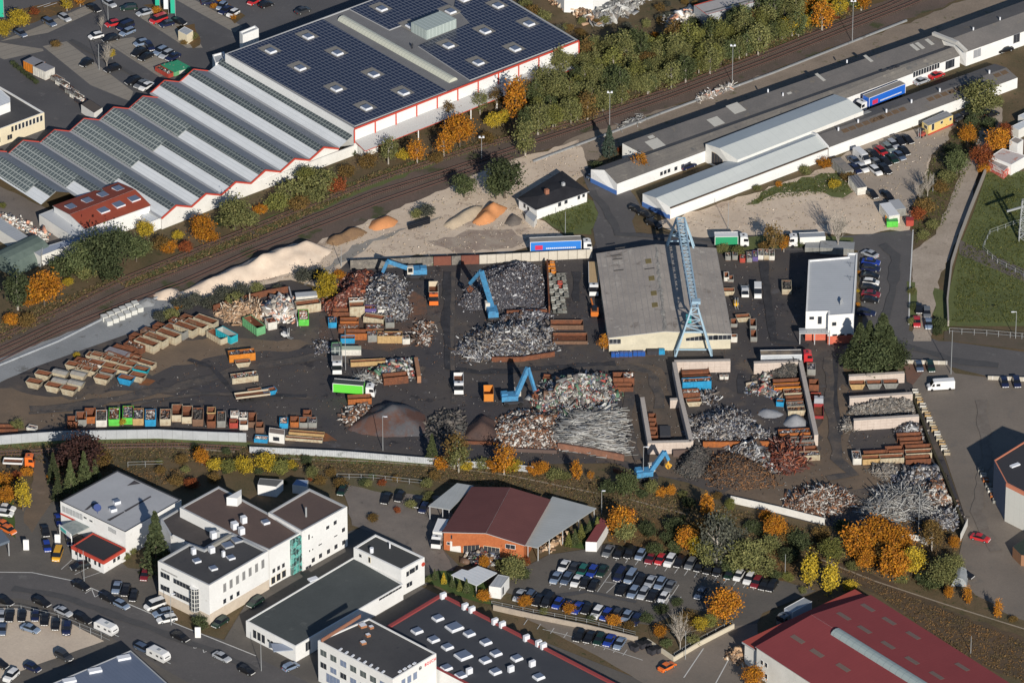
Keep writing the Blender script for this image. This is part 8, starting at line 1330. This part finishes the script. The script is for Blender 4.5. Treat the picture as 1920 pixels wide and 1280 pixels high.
grove('beside the upper left car park', E('35 33 24 broad yellow .8,8 52 18 broad yellow,125 2 16 thin yellow,150 -4 14 thin orange,190 45 10 bare grey,200 105 16 bare grey,210 100 9 thin yellow,292 20 12 bush orange,402 12 9 bush orange,437 32 8 bush orange,412 2 9 bush orange,362 68 12 bush olive,345 80 8 bush brown,105 82 12 bush brown,90 40 10 bush brown,64 22 12 bush red,1000 20 20 bush brown,1020 30 18 bush olive,985 8 16 bush olive,1045 55 16 bush grey,1060 75 16 bush brown,1100 80 14 bush grey,1150 68 12 bush dark,1228 66 10 bush orange,1300 40 14 bush dark,1340 35 14 bush olive,5 385 8 bush lime'), 'trees beside the car park')
it = []
for _ in range(60):
    x = trr.uniform(250, 1600); y = (858 if x < 480 else 880 if x < 760 else 905 if x < 1000 else 915 + (x - 1000) * .17) + trr.uniform(-4, 26)
    if all(abs(x - q[0]) > 14 for q in it) and not 820 < x < 1110: it.append((x, y, trr.uniform(5, 11), 'bush', trr.choice(['brown', 'brown', 'olive', 'dark', 'red', 'green']), trr.uniform(.6, 1.)))
grove('low in the disused railway strip', it, 'low scrub shrubs')
# ---------------------------------------------------------------- rough ground cover
def tufts(name, label, polys, n, cols, size, seed):
    rr = np.random.default_rng(seed); r2 = random.Random(seed); c = []
    ar = []
    for p in polys: ar.append(abs(sum(p[i - 1][0] * p[i][1] - p[i][0] * p[i - 1][1] for i in range(len(p)))))
    for p, a in zip(polys, ar):
        xs, ys = [q[0] for q in p], [q[1] for q in p]; k = int(n * a / sum(ar)); 
        while k > 0:
            x, y = r2.uniform(min(xs), max(xs)), r2.uniform(min(ys), max(ys))
            if inside(p, x, y): q = P(x, y); k -= 1; [c.append((q.x + r2.gauss(0, .25), q.y + r2.gauss(0, .25), abs(r2.gauss(0, .12)) + .14)) for _ in range(3)]
    c = np.array(c); me = leaf_mesh(c, rr.uniform(*size, len(c)), rr, name, .5); me.materials.append(mat(name, (1, 1, 1), .9, island=cols, fine=0, spec=.05)); o = link(name, me, None, (0, 0, 0)); tag(o, label, 'ground cover', kind='stuff')
V_ = [(.12, .09, .045), (.08, .07, .034), (.16, .105, .055), (.06, .055, .028), (.18, .12, .06), (.12, .11, .048)]
tufts('weeds', 'dry weeds and tufts on the railway verges', [[(220, 528), (480, 425), (700, 325), (900, 264), (1080, 222), (1440, 84), (1600, 20), (1600, 28), (1440, 95), (1080, 236), (900, 280), (700, 345), (480, 452), (240, 545)], [(0, 600), (120, 560), (225, 515), (225, 530), (110, 590), (0, 645)]], 5200, V_, (.25, .7), 1)
tufts('scrub', 'brown scrub and grass on the disused railway strip', [[(0, 836), (295, 826), (470, 838), (640, 862), (930, 882), (1150, 900), (1385, 955), (1540, 1000), (1640, 1050), (1640, 1075), (1480, 1035), (1300, 990), (1120, 950), (900, 910), (640, 885), (380, 866), (0, 868)]], 7000, V_, (.25, .6), 2)
tufts('leaf_litter', 'fallen leaves and weeds on the track bed behind the red hall', [[(1540, 1045), (1660, 1100), (1920, 1205), (1920, 1280), (1800, 1225), (1640, 1110)], [(100, 870), (350, 880), (340, 900), (280, 915), (110, 900)], [(1130, 955), (1300, 995), (1480, 1040), (1560, 1055), (1470, 1090), (1250, 1030), (1140, 1010)], [(1700, 960), (1790, 1000), (1800, 1100), (1760, 1110), (1640, 1060)]], 5000, V_ + [(.32, .15, .04), (.24, .12, .03)], (.2, .55), 3)
tufts('meadow_grass', 'rough grass tufts on the meadow and verges at the right', [[(1850, 330), (1920, 325), (1920, 605), (1785, 605), (1800, 480), (1830, 400)], [(1745, 300), (1790, 250), (1850, 205), (1870, 240), (1822, 300), (1770, 420), (1720, 460), (1710, 420)], [(1400, 385), (1450, 350), (1580, 320), (1595, 360), (1520, 365)], [(1012, 405), (1100, 374), (1120, 415), (1060, 438)]], 5200, [(.09, .1, .03), (.07, .08, .026), (.12, .12, .04), (.055, .07, .022)], (.2, .5), 4)
tufts('gravel_litter', 'stones and litter on the gravel yard', [[(345, 560), (560, 475), (860, 350), (1085, 268), (1100, 320), (1000, 400), (1060, 445), (960, 470), (655, 488), (545, 525)], [(1230, 425), (1500, 335), (1690, 260), (1780, 245), (1700, 430), (1440, 438)]], 1300, [(.45, .37, .29), (.3, .24, .19), (.6, .52, .43), (.2, .17, .12), (.36, .3, .2)], (.2, .5), 5)
tufts('yard_litter', 'metal bits and rubbish strewn over the scrapyard', [[(30, 790), (280, 690), (590, 600), (660, 500), (1100, 480), (1500, 480), (1590, 690), (1700, 840), (1780, 960), (1400, 925), (1180, 870), (640, 840), (480, 830)]], 3600, [(.12, .08, .055), (.2, .19, .18), (.04, .04, .045), (.09, .085, .08), (.3, .29, .28), (.15, .08, .045)], (.12, .4), 6)
# ---------------------------------------------------------------- poles, flags and small things
def pole(name, label, px, py, h, head=None, cat='lamp', r=.1):
    p = P(px, py); t = thing(name, label, cat, p, 'poles'); MB().tube(p, p + Vector((0, 0, h)), r, r * .6, 6).build('pole', STEEL, t)
    if head == 'flood': b = MB(); [b.box(p.x + x, p.y - .2, h - .1, h + .35, .5, .4) for x in (-.5, .5)]; b.beam((p.x - .8, p.y, h - .2), (p.x + .8, p.y, h - .2), .12); b.build('floodlight', SKYL, t)
    elif head: MB().beam((p.x, p.y, h), (p.x + head, p.y - .2, h + .1), .12).box(p.x + head, p.y - .2, h, h + .16, .8, .35).build('lamp_head', SKYL, t)
for x, y, h, hd, lb in ((1598, 80, 13, 'flood', 'tall floodlight mast beside the rails, furthest right'), (1373, 158, 12, 'flood', 'tall floodlight mast at the concrete sleepers'), (1143, 240, 11, 'flood', 'tall floodlight mast behind the blue green conifer'), (903, 300, 7, 'flood', 'short floodlight mast left of the dark green trees'), (718, 845, 10, .8, 'lamp post in front of the brown pyramid'), (1206, 902, 10, 1., 'lamp post with curved arm beside the lower crane'), (1722, 1000, 12, 0, 'pole in front of the tangled pipes'), (158, 1094, 9.5, 0, 'street lamp in front of the red trimmed annex'), (321, 1172, 9, .8, 'street lamp before the corner of the white office'), (490, 1258, 8.5, 0, 'street lamp before the long low hall'), (186, 131, 8, 0, 'car park lamp on the pale bays'), (203, 42, 6, 0, 'small car park lamp by the bare tree'), (1783, 702, 13, 0, 'flag pole at the forecourt entrance'), (1904, 635, 8, -1., 'street lamp at the lower meadow fence'), (648, 694, 12, 0, 'pole beside the grey skip lorry cab'), (1285, 1236, 8, 0, 'pole inside the corner wall'), (1472, 1078, 6, 0, 'pole among the low shrubs by the car park'), (640, 500, 6, 0, 'pole at the end of the graffiti wall'), (1365, 430, 8, 0, 'pole on the concrete plot'), (1060, 440, 7, 0, 'pole behind the blue box lorry'), (1128, 965, 7, .5, 'camera pole behind the grey canopy roof'), (1749, 360, 5, 0, 'post beside the car yard'), (1820, 1225, 5, 0, 'thin post beside the track bed')): pole('lamp_post', lb, x, y, h, hd)
for x, y, c, lb in ((300, 20, (.03, .42, .27), 'green banner flag left of the white one'), (316, 27, (.7, .72, .76), 'white banner flag between two green ones'), (329, 35, (.03, .45, .3), 'green banner flag right of the white one'), (8, 42, (.03, .42, .27), 'green banner flag at the upper left edge')):
    p = P(x, y); t = thing('banner_flag', lb, 'flag', p, 'banner flags'); MB().tube(p, p + Vector((0, 0, 9)), .08, n=6).build('pole', STEEL, t); MB().box(p.x - .7, p.y, 1.6, 8.8, 1.2, .06).build('flag_cloth', paint('flag_%d' % int(c[0] * 99 + c[2] * 30), c), t)
p = P(1917, 450); t = thing('lattice_pylon', 'grey lattice pylon on the meadow at the right edge', 'pylon', p); b = MB(); q = [Vector((p.x + x, p.y + y, 0)) for x, y in ((-1, -1), (1, -1), (1, 1), (-1, 1))]; tp = [Vector((p.x + x, p.y + y, 12)) for x, y in ((-.5, -.5), (.5, -.5), (.5, .5), (-.5, .5))]
for i in range(4): b.beam(q[i], tp[i], .22); lattice(b, q[i], tp[i], q[(i + 1) % 4], tp[(i + 1) % 4], 9, .12)
b.build('tower', STEEL, t); a_ = MB(); a_.beam((p.x - 4.5, p.y - 1, 9.2), (p.x + 4.5, p.y + 1, 11), .45); a_.build('cross_arm', STEEL, t)
# garden goods on the car park
for i, (x, y, dx, dy, c, L, lb) in enumerate([(64, 116, 40, 18, 'orange', 5, 'orange sided sales box at the car park edge'), (82, 126, 40, 18, 'white', 5, 'white sales box beside the orange sided one')]): rolloff(x, y, dx, dy, c, lb, L, 3.6, 2.8, lid=mat('box_roof', (.24, .24, .26)), name='sales_box', cat='sales box')
for i in range(8): x, y = 24 + i * 6.2, 118 + i * 5; tree(x, y, 7, 'bush', 'dark', f"dark potted shrub beside the sales boxes, {nth(i)} from the left", 1., 'potted shrubs', 'potted_shrub')
for i in range(6): x, y = 108 + i * 9, 146 + i * 8; rolloff(x, y, 40, 22, ('grey', 'white', 'dark')[i % 3], f"pallet of garden goods by the entrance road, {nth(i)} from the left", 4., 2., 1.2, FILL[('silver', 'dark', 'white')[i % 3]], group='pallets of garden goods', name='goods_pallet', cat='pallet')
for i in range(4): x, y = 308 + i * 11, 131 - i * 3; rolloff(x, y, 40, 22, ('red', 'green', 'white', 'green')[i], f"plant trolley row under green awning, {nth(i)} from the left", 6., 1.8, 1.4, FILL['mixed'], group='plant trolleys', name='plant_trolley', cat='trolley', lid=paint('awning_green', (.04, .3, .14)) if i else None)
flat('car_park_box', 'beige box building on the planted bed of the car park', 'building', [(334, 58), (350, 66), (362, 58), (346, 50)], 3., CREAM, GREYMETAL, WHITE, .05, .1); flat('garden_store', 'dark open store at the end of the goods pallets', 'store', [(152, 196), (176, 212), (192, 202), (168, 186)], 2.6, OFFW, mat('dark_brown_roof', (.1, .085, .075)), DARKTRIM, .05, .1)
t = flat('blue_grey_hall', 'blue grey metal roofed hall at the bottom left edge', 'hall', [(60, 1296), (245, 1218), (345, 1308), (200, 1360)], 7., OFFW, mat('blue_grey_roof', (.14, .17, .24), .5, c2=(.125, .155, .22), scale=.2, stripe=(0, 1., .1, (.11, .14, .2)), fine=.03), TRIMGREY, .15, .25)
for x, y in ((232, 1234), (178, 1258), (130, 1277)): roofbox(t, 'skylight', x, y, 6.85, 3.2, 1.6, .6, .35, SKYL)
heap('goods_stack', 'blue and red goods stacked before the orange brick hall', [(878, 1052), (890, 1038), (925, 1036), (938, 1048), (915, 1058)], 1.6, 'mixed', 260, (.5, 1.4), seed=60, cat='goods stack'); heap('pallet_stack', 'wooden pallet stacks beside the lower end of the red hall', [(1366, 1232), (1372, 1222), (1398, 1216), (1410, 1232), (1390, 1244)], 2., 'wood', 260, (.5, 1.3), seed=61, cat='pallet stack'); heap('goods_stack', 'orange and timber goods under the grey canopy edge', [(1020, 1030), (1040, 1016), (1062, 1002), (1064, 1008), (1040, 1026)], 1.2, 'wood', 160, (.4, 1.2), seed=62, cat='goods stack')
roof_on_posts('filling_station_canopy', 'grey canopy roof with white fascia at the left edge', 'canopy', [(-30, 1000), (2, 992), (18, 1012), (-20, 1026)], 4.6, mat('blue_canopy', (.12, .15, .19)), [(16, 1012), (-5, 1020)], .7)
for x, y, lb in ((49, 1022, 'white advertising pillar beside the dirt lane'), (108, 1012, 'white advertising pillar beside the yellow van'), (371, 1186, 'white sign board on the lawn before the office corner')): p = P(x, y, 1.4); tag(MB().box(p.x, p.y, 0, 3., 1.4, .35).build('sign_pillar', WHITE, origin=(p.x, p.y, 0)), lb, 'sign')
for i, (x, y, lb) in enumerate([(762, 95, 'person'), (0, 0, '')][:1]): pass
p = P(773, 92, 7.7); p.z = 7.72; t = thing('person', 'person in dark clothes walking on the grey roof strip beside the skylight', 'person', p); b = MB()
for s in (-1, 1): b.tube(p + Vector((s * .12, s * .2, 0)), p + Vector((s * .09, 0, .85)), .07, .1, 6); b.tube(p + Vector((s * .24, .05, 1.42)), p + Vector((s * .3, -.1 * s, .85)), .06, .05, 6)
b.tube(p + Vector((0, 0, .82)), p + Vector((0, 0, 1.48)), .17, .21, 8); b.tube(p + Vector((0, 0, 1.48)), p + Vector((0, 0, 1.6)), .07, .06, 6); b.tube(p + Vector((0, -.02, 1.55)), p + Vector((0, 0, 1.8)), .1, .08, 8); b.build('body', DARKTRIM, t)
cleanup()
for k in KEEP:
    for c in list(k.children): bpy.data.objects.remove(c)
    bpy.data.objects.remove(k)
